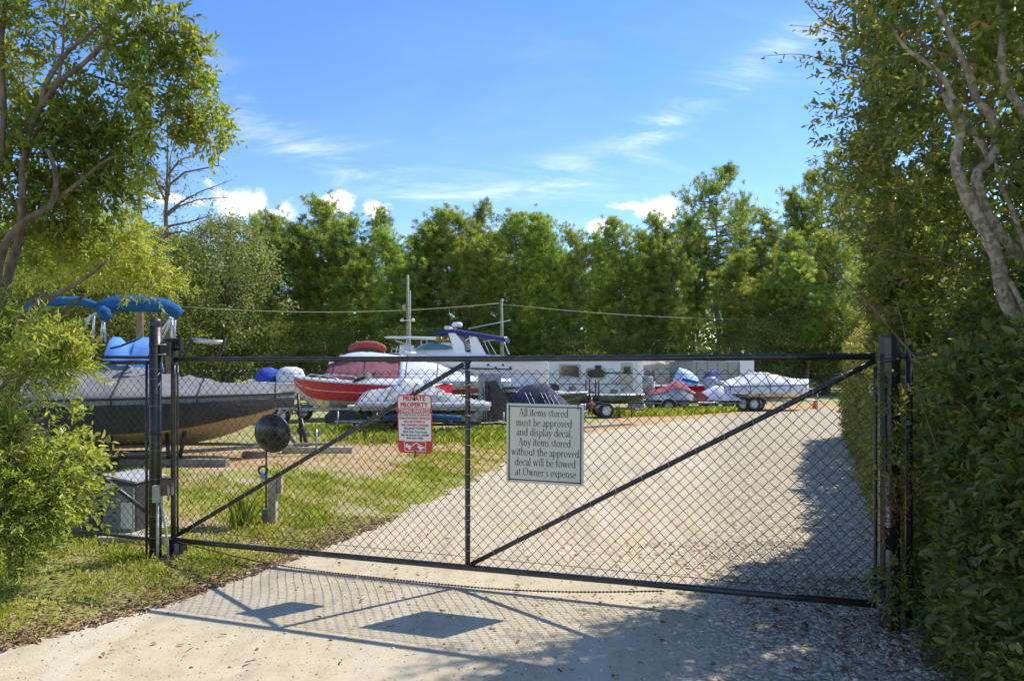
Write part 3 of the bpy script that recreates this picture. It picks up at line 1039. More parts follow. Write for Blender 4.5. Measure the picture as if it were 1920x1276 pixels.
# ------------------------------------------------------------------ side fences
def fence(name, A, B, zt, label, m0, brace=True, r=0.018, mid=False):
    A, B = Vector(A), Vector(B)
    D = B - A
    L = D.length
    e = empty(name, A, math.atan2(D.y, D.x), label, 'fence', 'chain-link fences beside the gate')
    MB().tube([(0, 0, zt), (L, 0, zt)], r, 10).build('top_rail', M['black_pipe'], e)
    MB().tube([(0, 0, 0.2), (L, 0, 0.165)], r * 0.85, 10).build('bottom_rail', M['black_pipe'], e)
    v, f = mesh_fabric(0.02, L - 0.03, m0, zt - 0.01, 0.0785, 0.0026, 0.022)
    tag(np_mesh('chain_link_mesh', v, f, M['black_wire'], e, smooth=True), kind='stuff')
    return e, L


A = P(-160, 985, 6.95); A.z = 0
f1, L1 = fence('side_fence', A, LP - Vector((0.055, 0, 0)), 1.73, 'chain-link fence panel running from the domed post into the leafy bushes', 0.03)
MB().tube([(L1 - 0.03, 0.0, 0.0), (L1 - 0.03, 0.0, 1.72)], 0.012, 6).build('tension_bar', M['black_pipe'], f1)
MB().tube([(L1 - 0.02, 0.0, 0.40), (L1 - 0.55, 0.0, 0.70), (L1 - 2.4, 0.0, 1.70)], 0.018, 8).build('brace', M['black_pipe'], f1)
MB().tube([(L1 - 2.4, 0, -0.2), (L1 - 2.4, 0, 1.76)], 0.024, 8).build('line_post', M['black_pipe'], f1)
MB().tube([(0.0, 0, 1.81), (L1, 0, 1.775)], 0.014, 8).build('upper_rail', M['black_pipe'], f1)
f2, L2 = fence('side_fence', RP + Vector((0.07, 0.02, 0)), RP + Vector((2.6, 0.5, 0)), 1.75, 'black fence rail and post swallowed by the hedge beyond the latch post', 0.03)
MB().tube([(0.06, -0.02, -0.2), (0.06, -0.02, 1.82)], 0.022, 8).build('line_post', M['black_pipe'], f2)

# ------------------------------------------------------------------ signs
def text_obj(body, size, material, parent, u, z, width=None, name='lettering', off=0.0, y=-0.003, bold=0.0, sx=1.0, align='CENTER'):
    cu = bpy.data.curves.new('t', 'FONT')
    cu.body = body
    cu.size = size
    cu.align_x = align
    cu.offset = off
    cu.extrude = 0.0004
    cu.resolution_u = 3
    tmp = bpy.data.objects.new('t', cu)
    C.objects.link(tmp)
    dg = bpy.context.evaluated_depsgraph_get()
    me = bpy.data.meshes.new_from_object(tmp.evaluated_get(dg))
    bpy.data.objects.remove(tmp)
    co = np.empty(len(me.vertices) * 3, dtype=np.float32)
    me.vertices.foreach_get('co', co)
    co = co.reshape(-1, 3)
    w_ = co[:, 0].max() - co[:, 0].min()
    k = (width / w_) if width else sx
    co[:, 0] = (co[:, 0] - (co[:, 0].max() + co[:, 0].min()) / 2) * k
    out = np.stack([co[:, 0] + u, np.full(len(co), y) - co[:, 2], co[:, 1] + z], 1)
    me.vertices.foreach_set('co', out.astype(np.float32).ravel())
    me.materials.clear()
    me.materials.append(material)
    o = bpy.data.objects.new(name, me)
    C.objects.link(o)
    o.parent = parent
    return o


# a small old-style serif alphabet, drawn as strokes; x height 0.60, ascender 1.0
XH = 0.60


def stem(x, y0, y1, w=0.105, st=True, sb=True, ts=False):
    q = [[(x, y0), (x + w, y0), (x + w, y1), (x, y1 - (0.03 if st else 0))]]
    if st: q.append([(x - 0.07, y1 - 0.09), (x + w * 0.5, y1 - 0.06), (x + w, y1), (x + w * 0.6, y1)])
    if sb: q.append([(x - 0.055, y0), (x + w + 0.055, y0), (x + w + 0.045, y0 + 0.028), (x - 0.045, y0 + 0.028)])
    return q


def arc(cx, cy, rx, ry, a0, a1, tk=0.105, th=0.035, n=14, tilt=0.25):
    q = []
    for i in range(n):
        A0 = a0 + (a1 - a0) * i / n
        A1 = a0 + (a1 - a0) * (i + 1) / n
        def w(a): return th + (tk - th) * abs(math.cos(a - tilt)) ** 1.4
        def pt(a, k):
            ww = w(a) / 2 * k
            return (cx + (rx - tk / 2 + ww) * math.cos(a), cy + (ry - th / 2 + ww) * math.sin(a))
        q.append([pt(A0, -1), pt(A0, 1), pt(A1, 1), pt(A1, -1)])
    return q


def diag(x0, y0, x1, y1, w):
    return [[(x0, y0), (x0 + w, y0), (x1 + w, y1), (x1, y1)]]


def serif(x, y, w=0.2, h=0.026):
    return [[(x, y), (x + w, y), (x + w, y + h), (x, y + h)]]


PI = math.pi


def glyph(c):
    if c == ' ': return [], 0.26
    if c == 'l': return stem(0.07, 0, 1.0), 0.25
    if c == 'i': return stem(0.07, 0, XH) + arc(0.12, 0.80, 0.065, 0.065, 0, 2 * PI, 0.06, 0.06), 0.25
    if c == 'o': return arc(0.27, 0.30, 0.25, 0.31, 0, 2 * PI), 0.54
    if c == 'c': return arc(0.27, 0.30, 0.25, 0.31, 0.28 * PI, 1.72 * PI) + arc(0.40, 0.46, 0.06, 0.06, 0, 2 * PI, 0.05, 0.05), 0.47
    if c == 'e': return arc(0.26, 0.30, 0.24, 0.31, 0.02 * PI, 1.74 * PI) + [[(0.06, 0.31), (0.47, 0.34), (0.47, 0.37), (0.06, 0.34)]], 0.49
    if c == 'd': return arc(0.25, 0.30, 0.23, 0.31, 0.1 * PI, 1.9 * PI) + stem(0.40, 0.0, 1.0, sb=False) + [[(0.45, 0), (0.58, 0.03), (0.58, 0.0), (0.5, -0.01)]], 0.57
    if c == 'b': return stem(0.07, 0.0, 1.0, sb=False) + arc(0.31, 0.30, 0.23, 0.31, -0.88 * PI, 0.88 * PI), 0.56
    if c == 'p': return stem(0.07, -0.32, XH) + arc(0.31, 0.30, 0.23, 0.31, -0.88 * PI, 0.88 * PI), 0.57
    if c == 'a': return arc(0.20, 0.17, 0.17, 0.18, 0.35 * PI, 1.85 * PI) + arc(0.22, 0.44, 0.19, 0.17, 0.0, 0.85 * PI) + stem(0.32, 0.02, 0.46, st=False, sb=False) + [[(0.36, 0.0), (0.50, 0.03), (0.49, 0.06), (0.40, 0.05)]], 0.48
    if c == 's': return arc(0.20, 0.45, 0.15, 0.16, 0.15 * PI, 1.25 * PI, 0.09, 0.04) + arc(0.19, 0.15, 0.16, 0.16, -0.85 * PI, 0.35 * PI, 0.09, 0.04) + [[(0.07, 0.41), (0.14, 0.34), (0.33, 0.20), (0.26, 0.27)], [(0.08, 0.38), (0.12, 0.44), (0.33, 0.25), (0.29, 0.16)]], 0.40
    if c == 't': return stem(0.10, 0.06, 0.82, st=False, sb=False) + [[(0.0, 0.56), (0.31, 0.56), (0.31, XH), (0.0, XH)], [(0.10, 0.82), (0.2, 0.82), (0.2, 0.6), (0.03, 0.6)]] + arc(0.23, 0.12, 0.13, 0.13, PI, 1.75 * PI, 0.08, 0.045, 7), 0.34
    if c == 'r': return stem(0.07, 0, XH) + arc(0.30, 0.42, 0.16, 0.18, 0.3 * PI, 0.9 * PI, 0.06, 0.05, 6) + arc(0.37, 0.53, 0.055, 0.055, 0, 2 * PI, 0.05, 0.05, 8), 0.42
    if c == 'n': return stem(0.07, 0, XH) + arc(0.31, 0.38, 0.21, 0.23, 0.0, 0.9 * PI, 0.10, 0.05) + stem(0.415, 0, 0.40, st=False), 0.60
    if c == 'h': return stem(0.07, 0, 1.0) + arc(0.31, 0.38, 0.21, 0.23, 0.0, 0.9 * PI, 0.10, 0.05) + stem(0.415, 0, 0.40, st=False), 0.60
    if c == 'm': return stem(0.07, 0, XH) + arc(0.29, 0.39, 0.19, 0.22, 0.0, 0.9 * PI, 0.10, 0.05) + stem(0.375, 0, 0.40, st=False) + arc(0.595, 0.39, 0.19, 0.22, 0.0, 0.9 * PI, 0.10, 0.05) + stem(0.68, 0, 0.40, st=False), 0.86
    if c == 'u': return stem(0.07, 0.2, XH, sb=False) + arc(0.28, 0.22, 0.21, 0.23, PI, 1.9 * PI, 0.10, 0.05) + stem(0.40, 0, XH, sb=False) + [[(0.45, 0), (0.58, 0.02), (0.58, 0.05), (0.45, 0.05)]], 0.59
    if c == 'v': return diag(0.03, XH, 0.21, 0, 0.105) + diag(0.40, XH, 0.25, 0, 0.05) + serif(-0.03, XH - 0.02) + serif(0.33, XH - 0.02, 0.18), 0.50
    if c == 'w': return diag(0.03, XH, 0.18, 0, 0.10) + diag(0.33, XH, 0.21, 0, 0.045) + diag(0.31, XH, 0.48, 0, 0.10) + diag(0.64, XH, 0.50, 0, 0.045) + serif(-0.03, XH - 0.02) + serif(0.25, XH - 0.02, 0.18) + serif(0.58, XH - 0.02, 0.17), 0.75
    if c == 'y': return diag(0.03, XH, 0.21, 0, 0.105) + diag(0.42, XH, 0.13, -0.28, 0.05) + serif(-0.03, XH - 0.02) + serif(0.34, XH - 0.02, 0.18) + arc(0.10, -0.26, 0.065, 0.06, 0, 2 * PI, 0.06, 0.05, 8), 0.51
    if c == 'x': return diag(0.04, XH, 0.34, 0, 0.11) + diag(0.38, XH, 0.06, 0, 0.045) + serif(-0.01, XH - 0.02) + serif(0.30, XH - 0.02, 0.18) + serif(-0.02, 0, 0.18) + serif(0.28, 0, 0.22), 0.50
    if c == 'A': return diag(0.31, 0.95, 0.56, 0, 0.12) + diag(0.33, 0.95, 0.07, 0, 0.045) + [[(0.17, 0.32), (0.56, 0.32), (0.56, 0.36), (0.18, 0.36)]] + serif(-0.01, 0, 0.22) + serif(0.50, 0, 0.26), 0.74
    if c == 'O': return arc(0.43, 0.47, 0.39, 0.49, 0, 2 * PI, 0.12, 0.04, 22), 0.86
    if c == '.': return arc(0.10, 0.05, 0.065, 0.065, 0, 2 * PI, 0.06, 0.06), 0.22
    if c == "'": return [[(0.05, 0.98), (0.14, 0.98), (0.10, 0.70), (0.08, 0.70)]], 0.18
    return [], 0.3


def serif_line(body, u0, u1, z, h, parent, y=-0.003):
    polys, x = [], 0.0
    for c in body:
        g_, adv = glyph(c)
        for q in g_:
            polys.append([(a + x, b) for a, b in q])
        x += adv + 0.02
    k = (u1 - u0) / (x - 0.06)
    mb = MB()
    for q in polys:
        # slightly different depth per stroke keeps overlapping strokes from sharing a plane
        dy = 0.0000
        ar = sum(q[i][0] * q[(i + 1) % len(q)][1] - q[(i + 1) % len(q)][0] * q[i][1] for i in range(len(q)))
        if ar < 0: q = q[::-1]
        mb.add([(u0 + a * k, y - random.random() * 0.0006, z + b * h) for a, b in q], [tuple(range(len(q)))])
    return mb.build('lettering', M['ink'], parent)


# storage notice, 0.6 m square
sL, sR = gs(953), gs(1097)
s_c = (sL + sR) / 2
zc = (gz(1025, 756) + gz(1025, 906)) / 2
HW, HH = (sR - sL) / 2, (gz(1025, 757) - gz(1025, 906)) / 2
sg = empty('storage_notice_sign', GL + GD * s_c + GN * 0.042 + Vector((0, 0, zc)), g_rot, 'square pale green notice about approved stored items, wired to the gate', 'sign', 'signs on the gate')
sg.rotation_euler = (R(0.6), R(0.5), g_rot)
MB().box((0, 0, 0), (HW * 2, 0.004, HH * 2)).build('board', M['sign_green'], sg, bevel=0.002)
br = MB()
e_ = 0.022
for (a, b_, c_, d_) in ((-HW + e_, HH - e_, HW - e_, HH - e_), (-HW + e_, -HH + e_, HW - e_, -HH + e_)):
    br.box(((a + c_) / 2, -0.0035, b_), (c_ - a + 0.007, 0.002, 0.0075))
for x_ in (-HW + e_, HW - e_):
    br.box((x_, -0.0041, 0), (0.0075, 0.002, 2 * (HH - e_) + 0.007))
br.build('border_line', M['ink'], sg)
LN = [("All items stored", 1210, 1658, 294), ("must be approved", 1183, 1692, 386), ("and display decal.", 1185, 1697, 474), ("Any items stored", 1205, 1682, 566), ("without the approved", 1140, 1757, 657), ("decal will be towed", 1172, 1727, 750), ("at Owner's expense", 1175, 1730, 842)]
for (tx, a, b_, y_) in LN:
    f0 = (a - 1092) / 708.0 * 2 * HW - HW
    f1_ = (b_ - 1092) / 708.0 * 2 * HW - HW
    zz = HH - (y_ - 178) / 734.0 * 2 * HH
    serif_line(tx, f0, f1_, zz, 0.0605, sg, -0.0032)
for (a, b_) in ((-HW + 0.02, HH - 0.035), (HW - 0.045, HH - 0.02), (-HW + 0.025, -HH + 0.03), (HW - 0.02, -HH + 0.03)):
    MB().tube([(a, -0.004, b_ - 0.02), (a, -0.008, b_), (a, -0.002, b_ + 0.026), (a, 0.03, b_ + 0.028)], 0.0025, 5).build('cable_tie', M['black_plastic'], sg)

# towing sign, 12 by 18 inches
tL, tR = gs(751), gs(815)
t_c = (tL + tR) / 2
zt0, zt1 = gz(783, 848), gz(783, 739)
TW, TH = (tR - tL) / 2, (zt1 - zt0) / 2
ts = empty('private_property_sign', GL + GD * t_c + GN * 0.046 + Vector((0, 0, (zt0 + zt1) / 2)), g_rot, 'small red and white private property towing sign hanging on the gate', 'sign', 'signs on the gate')
ts.rotation_euler = (R(1.5), R(-0.5), g_rot)


def rrect(w_, h_, r_, n=6):
    o_ = []
    for cx, cz, a0 in ((w_ - r_, h_ - r_, 0), (-w_ + r_, h_ - r_, 90), (-w_ + r_, -h_ + r_, 180), (w_ - r_, -h_ + r_, 270)):
        for i in range(n + 1):
            a = R(a0 + 90 * i / n)
            o_.append((cx + r_ * math.cos(a), cz + r_ * math.sin(a)))
    return o_


MB().prism(rrect(TW, TH, 0.035), -0.0015, 0.0015).build('board', M['sign_red'], ts)
# white field above, framed by the red edge
top = [(x, z) for x, z in rrect(TW - 0.009, TH - 0.009, 0.028) if z > 0]
fld = top + [(-TW + 0.009, -TH + 0.098), (TW - 0.009, -TH + 0.098)]
MB().prism(fld, -0.0026, -0.0017).build('white_field', M['sign_white'], ts)
zt = lambda py: TH - (py - 90) / 1055.0 * 2 * TH
MB().box((0, -0.0030, zt(383)), ((TW - 0.009) * 2, 0.0008, 0.043)).build('red_band', M['sign_red'], ts)
text_obj('PRIVATE', 0.05, M['sign_red'], ts, 0, zt(200), 0.192, off=0.002, y=-0.0034)
text_obj('PROPERTY', 0.05, M['sign_red'], ts, 0, zt(313), 0.24, off=0.002, y=-0.0034)
text_obj('TOWING ENFORCED', 0.045, M['sign_white'], ts, 0, zt(418), 0.27, off=0.0008, y=-0.0042)
text_obj('ALL PERMITS MUST BE DISPLAYED', 0.016, M['ink'], ts, 0, zt(472), 0.26, off=0.0004, y=-0.0034)
text_obj('UNAUTHORIZED VEHICLES', 0.027, M['sign_red'], ts, 0, zt(535), 0.265, off=0.0008, y=-0.0034)
text_obj('WILL BE TOWED AT', 0.025, M['sign_red'], ts, 0, zt(597), 0.19, off=0.0008, y=-0.0034)
text_obj("THE OWNER'S EXPENSE", 0.027, M['sign_red'], ts, 0, zt(662), 0.24, off=0.0008, y=-0.0034)
text_obj('RIDGEWAY TOWING', 0.023, M['ink'], ts, 0, zt(718), 0.185, off=0.0006, y=-0.0034)
text_obj('4825 Dick Pond Road', 0.023, M['ink'], ts, 0, zt(778), 0.21, off=0.0005, y=-0.0034)
text_obj('Myrtle Beach SC 29588', 0.023, M['ink'], ts, 0, zt(835), 0.24, off=0.0005, y=-0.0034)
text_obj('843-244-1582', 0.021, M['ink'], ts, 0, zt(890), 0.145, off=0.0006, y=-0.0034)
pic = MB()
o1 = rrect(0.093, 0.042, 0.012)
o2 = rrect(0.088, 0.037, 0.009)
n_ = len(o1)
zc_ = zt(1018)
for i in range(n_):
    j = (i + 1) % n_
    pic.add([(o1[i][0], -0.0025, o1[i][1] + zc_), (o1[j][0], -0.0025, o1[j][1] + zc_), (o2[j][0], -0.0025, o2[j][1] + zc_), (o2[i][0], -0.0025, o2[i][1] + zc_)], [(0, 1, 2, 3)])
pic.build('pictogram_frame', M['sign_white'], ts)


def poly2(pts, y=-0.0026):
    return [(a, y - random.random() * 0.0004, b_ + zc_) for a, b_ in pts], [tuple(range(len(pts)))]


car = MB()
car.add(*poly2([(-0.083, 0.004), (-0.078, 0.018), (-0.066, 0.02), (-0.058, 0.008), (-0.036, 0.004), (-0.034, -0.012), (-0.083, -0.012)]))
car.add(*poly2([(-0.05 + 0.013 * math.cos(a), -0.016 + 0.013 * math.sin(a)) for a in [i * PI / 6 for i in range(12)]]))
car.build('towed_car_pictogram', M['sign_white'], ts)
trk = MB()
trk.add(*poly2([(-0.034, 0.0), (0.005, 0.027), (0.02, 0.027), (0.022, 0.022), (0.008, 0.021), (-0.03, -0.006)]))
trk.add(*poly2([(0.018, 0.026), (0.06, 0.006), (0.056, 0.002), (0.014, 0.021)]))
trk.add(*poly2([(0.022, -0.014), (0.022, 0.008), (0.04, 0.008), (0.046, -0.002), (0.082, -0.002), (0.082, -0.016)]))
trk.add(*poly2([(0.048 + 0.014 * math.cos(a), -0.018 + 0.014 * math.sin(a)) for a in [i * PI / 6 for i in range(12)]]))
trk.build('tow_truck_pictogram', M['sign_white'], ts)
MB().tube([(0.0, 0.03, TH + 0.03), (0.0, -0.008, TH + 0.012), (0.004, -0.008, TH - 0.03), (0.0, -0.004, TH - 0.05)], [0.004, 0.006, 0.005, 0.002], 6).build('cable_tie', M['black_plastic'], ts)
MB().tube([(0.0, -0.006, -TH + 0.02), (0.002, -0.010, -TH - 0.012), (-0.003, -0.006, -TH - 0.04), (0.003, -0.004, -TH - 0.075)], [0.003, 0.007, 0.003, 0.0015], 6).build('cable_tie', M['black_plastic'], ts)

# ------------------------------------------------------------------ things just behind the gate
# convex black dome on a thin rusty stake
dome = empty('convex_dome', (P(511, 812, 7.6).x, 7.6, 0), 0, 'round black dome on a thin rusty stake behind the gate', 'dome')
dz_ = P(511, 812, 7.6).z
prof = [(0.0, -0.085)] + [(0.208 * math.sin(a), -0.085 * math.cos(a)) for a in [PI / 2 * i / 10 for i in range(1, 11)]] + [(0.213, 0.0), (0.213, 0.012), (0.0, 0.014)]
MB().lathe(prof, (0, 0, dz_), 40, 'Y', M=Matrix.Rotation(R(-12), 3, 'Z') @ Matrix.Rotation(R(4), 3, 'X')).build('shell', M['mirror_black'], dome)
MB().lathe([(0.204, -0.016), (0.216, -0.012), (0.217, 0.014), (0.205, 0.016)], (0, 0, dz_), 40, 'Y', M=Matrix.Rotation(R(-12), 3, 'Z') @ Matrix.Rotation(R(4), 3, 'X')).build('rim', M['black_plastic'], dome)
MB().tube([(-0.085, 0.03, -0.1), (-0.078, 0.03, dz_ - 0.1)], 0.011, 8).build('stake', M['rust'], dome)

tap = empty('water_tap_post', (P(512, 980, 7.44).x, 7.44, 0), 0, 'pale wooden post with a small water tap standing in the grass behind the gate', 'post')
MB().box((0, 0, 0.20), (0.085, 0.09, 0.62)).build('post', M['wood_pale'], tap, bevel=0.006)
MB().box((-0.075, 0.0, 0.07), (0.07, 0.08, 0.16)).build('side_block', M['wood_dark'], tap, bevel=0.004)
MB().box((0.07, 0.02, 0.42), (0.05, 0.07, 0.19)).build('upper_block', M['wood_pale'], tap, bevel=0.004)
MB().lathe([(0.0, 0), (0.028, 0), (0.03, 0.03), (0.018, 0.05), (0, 0.052)], (-0.09, -0.06, 0.50), 10).build('tap', M['blue_tarp'], tap)
MB().tube([(-0.09 + 0.05 * math.cos(a), -0.05, 0.58 + 0.045 * math.sin(a)) for a in [i * PI / 5 for i in range(11)]], 0.012, 6).build('hose', mat('green_hose', (0.03, 0.07, 0.04), 0.5), tap)

# utility cabinet behind the side fence
cab = empty('utility_cabinet', (P(232, 1000, 7.15).x, 7.15, 0), R(-8), 'dark and grey plastic utility cabinet with rounded lid behind the side fence', 'cabinet')
HWc = 0.30
out_ = [(-HWc, 0.02), (HWc, 0.02), (HWc, 0.50), (HWc * 0.9, 0.545), (0, 0.565), (-HWc * 0.9, 0.55), (-HWc * 1.0, 0.51)]
MB().prism(out_, -0.22, 0.22).build('body', M['cab_dark'], cab, bevel=0.02)
MB().prism([(-0.05, 0.03), (HWc - 0.01, 0.03), (HWc - 0.01, 0.49), (-0.05, 0.51)], -0.242, -0.2).build('door_panel', M['cab_grey'], cab, bevel=0.008)
MB().box((0.22, -0.246, 0.20), (0.12, 0.008, 0.26)).build('label_plate', M['cab_white'], cab)
MB().prism([(-HWc - 0.02, 0.52), (0, 0.575), (HWc + 0.02, 0.52), (HWc + 0.02, 0.545), (0, 0.60), (-HWc - 0.02, 0.545)], -0.25, 0.25).build('lid', M['grey_canvas'], cab, bevel=0.006)
for i in range(9):
    MB().box((0.03 + (i % 2) * 0.05, -0.246, 0.10 + 0.042 * (i // 1)), (0.035, 0.006, 0.014)).build('vent_slot', M['cab_dark'], cab)
MB().box((-0.17, -0.235, 0.17), (0.2, 0.03, 0.26)).build('side_hatch', M['cab_dark'], cab, bevel=0.01)
MB().box((0.0, 0.0, 0.0), (0.86, 0.62, 0.06)).build('plinth', M['concrete'], cab, bevel=0.01)
o = MB().box((0, 0, 0.03), (0.75, 0.09, 0.09), rz=R(4)).build('edging_board', M['wood_pale'], loc=(P(255, 1020, 6.5).x, 6.55, 0), bevel=0.006)
tag(o, 'short pale edging board on the ground before the utility cabinet', 'board')

# parking timbers
for (pa, ya, pb, yb, hgt, m_, lab) in (
        (228, 873, 427, 874, 0.13, 'wood_dark', 'low grey timber lying before the dark covered boat'),
        (530, 849, 662, 848, 0.12, 'concrete', 'pale wheel stop on the orange ground beside the black dome'),
        (566, 818, 640, 817, 0.12, 'wood_dark', 'short grey timber under the bow jack of the dark boat'),
        (698, 829, 832, 827, 0.10, 'wood_dark', 'flat timber behind the red towing sign'),
        (60, 862, 300, 858, 0.15, 'wood_dark', 'long timber in the shade under the dark covered boat'),
        (455, 858, 500, 857, 0.12, 'wood_dark', 'timber end poking out left of the black dome'),
        (1050, 806, 1180, 797, 0.08, 'concrete', 'pale timber along the grass edge right of the square notice')):
    A_ = P(pa, ya, 2112 / (ya - HY)); A_.z = 0
    B_ = P(pb, yb, 2112 / (yb - HY)); B_.z = 0
    D_ = B_ - A_
    o = MB().box((0, 0, hgt / 2), (D_.length, 0.16, hgt)).build('parking_timber', M[m_], loc=(A_ + B_) / 2, bevel=0.012)
    o.rotation_euler = (0, 0, math.atan2(D_.y, D_.x))
    tag(o, lab, 'timber', 'parking timbers')


# ------------------------------------------------------------------ boats, trailers
def hull_sections(L, B, z0, z1, rise=0.25, bow=0.5, fine=2.2, n=16, flare=0.8, kr=0.93, ks=0.62):
    """stern at x=-L/2, bow at x=+L/2; returns per section (x, halfbeam at sheer, chine half, zkeel, zchine, zsheer)"""
    out = []
    for i in range(n + 1):
        t = i / n
        x = -L / 2 + L * t
        k = max(0.0, (t - bow) / (1 - bow))
        hb = B / 2 * (1 - k ** fine) + 0.015
        hb *= 0.93 + 0.07 * min(1, t * 4)
        zs = z1 + rise * t * t
        k2 = max(0.0, (t - ks) / (1 - ks))
        zk = z0 + (zs - z0) * kr * k2 ** 2.6
        zc_2 = zk + (zs - zk) * (0.36 + 0.1 * k2)
        out.append((x, hb, hb * (flare - 0.25 * k2), zk, zc_2, zs))
    return out


def hull_parts(parent, S, top_mat, bot_mat, deck_mat=None, stripe=None, rail=None, deck_drop=0.0):
    bot = MB()
    bot.rings([[Vector((x, -c, zc)), Vector((x, -c * 0.5, zk + (zc - zk) * 0.42)), Vector((x, 0, zk)), Vector((x, c * 0.5, zk + (zc - zk) * 0.42)), Vector((x, c, zc))] for (x, h_, c, zk, zc, zs) in S], closed=False, caps=False)
    bot.build('hull_bottom', bot_mat, parent)
    for sgn in (-1, 1):
        b = MB()
        rr = []
        for (x, h_, c, zk, zc, zs) in S:
            ring = [Vector((x, sgn * (c + 0.004), zc)), Vector((x, sgn * (c + (h_ - c) * 0.6), zc + (zs - zc) * 0.45)), Vector((x, sgn * h_, zs))]
            rr.append(ring if sgn > 0 else ring)
        b.rings(rr, closed=False, caps=False)
        b.build('topside', top_mat, parent)
    x, h_, c, zk, zc, zs = S[0]
    MB().add([(x, -h_, zs), (x, -c, zc), (x, 0, zk), (x, c, zc), (x, h_, zs)], [(0, 1, 2, 3, 4)]).build('transom', top_mat, parent)
    if deck_mat:
        d = MB()
        d.rings([[Vector((x, -h_, zs - 0.003)), Vector((x, -h_ * 0.5, zs + 0.03)), Vector((x, 0, zs + 0.05)), Vector((x, h_ * 0.5, zs + 0.03)), Vector((x, h_, zs - 0.003))] for (x, h_, c, zk, zc, zs) in S], closed=False, caps=False)
        d.build('deck', deck_mat, parent)
    if rail:
        for sgn in (-1, 1):
            MB().tube([(x, sgn * (h_ + 0.012), zs) for (x, h_, c, zk, zc, zs) in S], 0.028, 6).build('rub_rail', rail, parent)


def cover(parent, S, ridge, m_, skirt=0.18, name='cover', pw=1.4, i0=0, i1=None, lump=0.06, seed=1, straps=9):
    """a fitted cover: ridge(t) height above the sheer, falling to a skirt outside the sheer"""
    i1 = i1 if i1 is not None else len(S)
    rr = []
    rg = random.Random(seed)
    # resample for creases
    for i in range(i0, i1):
        for sub in range(3 if i < i1 - 1 else 1):
            f = sub / 3
            a = S[i]
            b_ = S[min(i + 1, len(S) - 1)]
            s_ = [a[k] + (b_[k] - a[k]) * f for k in range(6)]
            x, h_, c, zk, zc, zs = s_
            t = (i + f) / (len(S) - 1)
            ring = []
            sk = skirt * (0.85 + 0.3 * rg.random())
            ring.append(Vector((x, -(h_ + 0.02), zs - sk)))
            for u in (-1, -0.82, -0.6, -0.35, -0.15, 0, 0.15, 0.35, 0.6, 0.82, 1):
                z = zs + 0.02 + ridge(t) * (1 - abs(u) ** pw) + lump * (rg.random() - 0.5) * (1 - abs(u)) * 1.3
                ring.append(Vector((x, u * (h_ + 0.03), z)))
            ring.append(Vector((x, h_ + 0.02, zs - sk)))
            rr.append(ring)
    b = MB().rings(rr, closed=False, caps=True)
    o_ = b.build(name, m_, parent)
    for q in range(2, len(rr) - 3, straps):
        MB().tube([p + Vector((0, 0, 0.012)) if 0 < i_ < 12 else p + Vector((0, (0.012 if p.y > 0 else -0.012), 0)) for i_, p in enumerate(rr[q])], 0.013, 5).build('cover_strap', M['black_and_shade_canvas'], parent)
    return o_


def wheel(parent, x, y, r, w_, rim_m='galv'):
    t_ = MB().lathe([(r * 0.62, -w_ / 2), (r * 0.93, -w_ / 2), (r, -w_ * 0.3), (r, w_ * 0.3), (r * 0.93, w_ / 2), (r * 0.62, w_ / 2), (r * 0.62, -w_ / 2)], (x, y, r), 20, 'Y').build('wheel', M['tyre'], parent)
    MB().lathe([(0, -w_ * 0.28), (r * 0.25, -w_ * 0.36), (r * 0.5, -w_ * 0.2), (r * 0.62, -w_ * 0.45), (r * 0.62, w_ * 0.45), (r * 0.4, w_ * 0.3), (0, w_ * 0.3)], (x, y, r), 16, 'Y').build('rim', M[rim_m], t_)
    return t_


def trailer(X, Y, rz, L, W, label, r=0.3, tongue=1.2, axle=-0.15, m_='galv', bunks=True, zf=0.42, two=False, fenders=True):
    e = empty('boat_trailer', (X, Y, 0), rz, label, 'trailer', 'boat trailers in the yard')
    fr = MB()
    for s_ in (-1, 1):
        fr.tube([(-L / 2, s_ * W * 0.36, zf), (L * 0.22, s_ * W * 0.36, zf), (L / 2 + tongue * 0.5, 0.0 + s_ * 0.03, zf)], 0.035, 6)
    fr.build('frame', M[m_], e)
    for x in (-L * 0.45, 0.0, L * 0.2):
        MB().tube([(x, -W * 0.36, zf), (x, W * 0.36, zf)], 0.03, 6).build('crossbar', M[m_], e)
    MB().tube([(L / 2, 0, zf), (L / 2 + tongue, 0, zf)], 0.035, 6).build('tongue', M[m_], e)
    MB().tube([(L / 2 + tongue * 0.8, 0.07, 0.0), (L / 2 + tongue * 0.8, 0.07, zf + 0.28)], 0.025, 6).build('jack', M['galv'], e)
    xs = (axle * L,) if not two else (axle * L - r * 1.1, axle * L + r * 1.1)
    for x in xs:
        MB().tube([(x, -W * 0.5, r), (x, W * 0.5, r)], 0.025, 6).build('axle', M['black_plastic'], e)
        for s_ in (-1, 1):
            wheel(e, x, s_ * W * 0.5, r, 0.17)
            if fenders:
                q = MB()
                ring = []
                for i in range(9):
                    a = PI * i / 8
                    ring.append([Vector((x + math.cos(a) * r * 1.22, s_ * W * 0.5 - 0.11, r + math.sin(a) * r * 1.22)), Vector((x + math.cos(a) * r * 1.22, s_ * W * 0.5 + 0.11, r + math.sin(a) * r * 1.22)), Vector((x + math.cos(a) * r * 1.15, s_ * W * 0.5 + 0.11, r + math.sin(a) * r * 1.15)), Vector((x + math.cos(a) * r * 1.15, s_ * W * 0.5 - 0.11, r + math.sin(a) * r * 1.15))])
                q.rings(ring).build('fender', M[m_], e)
    if bunks:
        for s_ in (-1, 1):
            MB().box((-L * 0.1, s_ * W * 0.22, zf + 0.1), (L * 0.7, 0.09, 0.05)).build('bunk', M['wood_dark'], e)
    return e


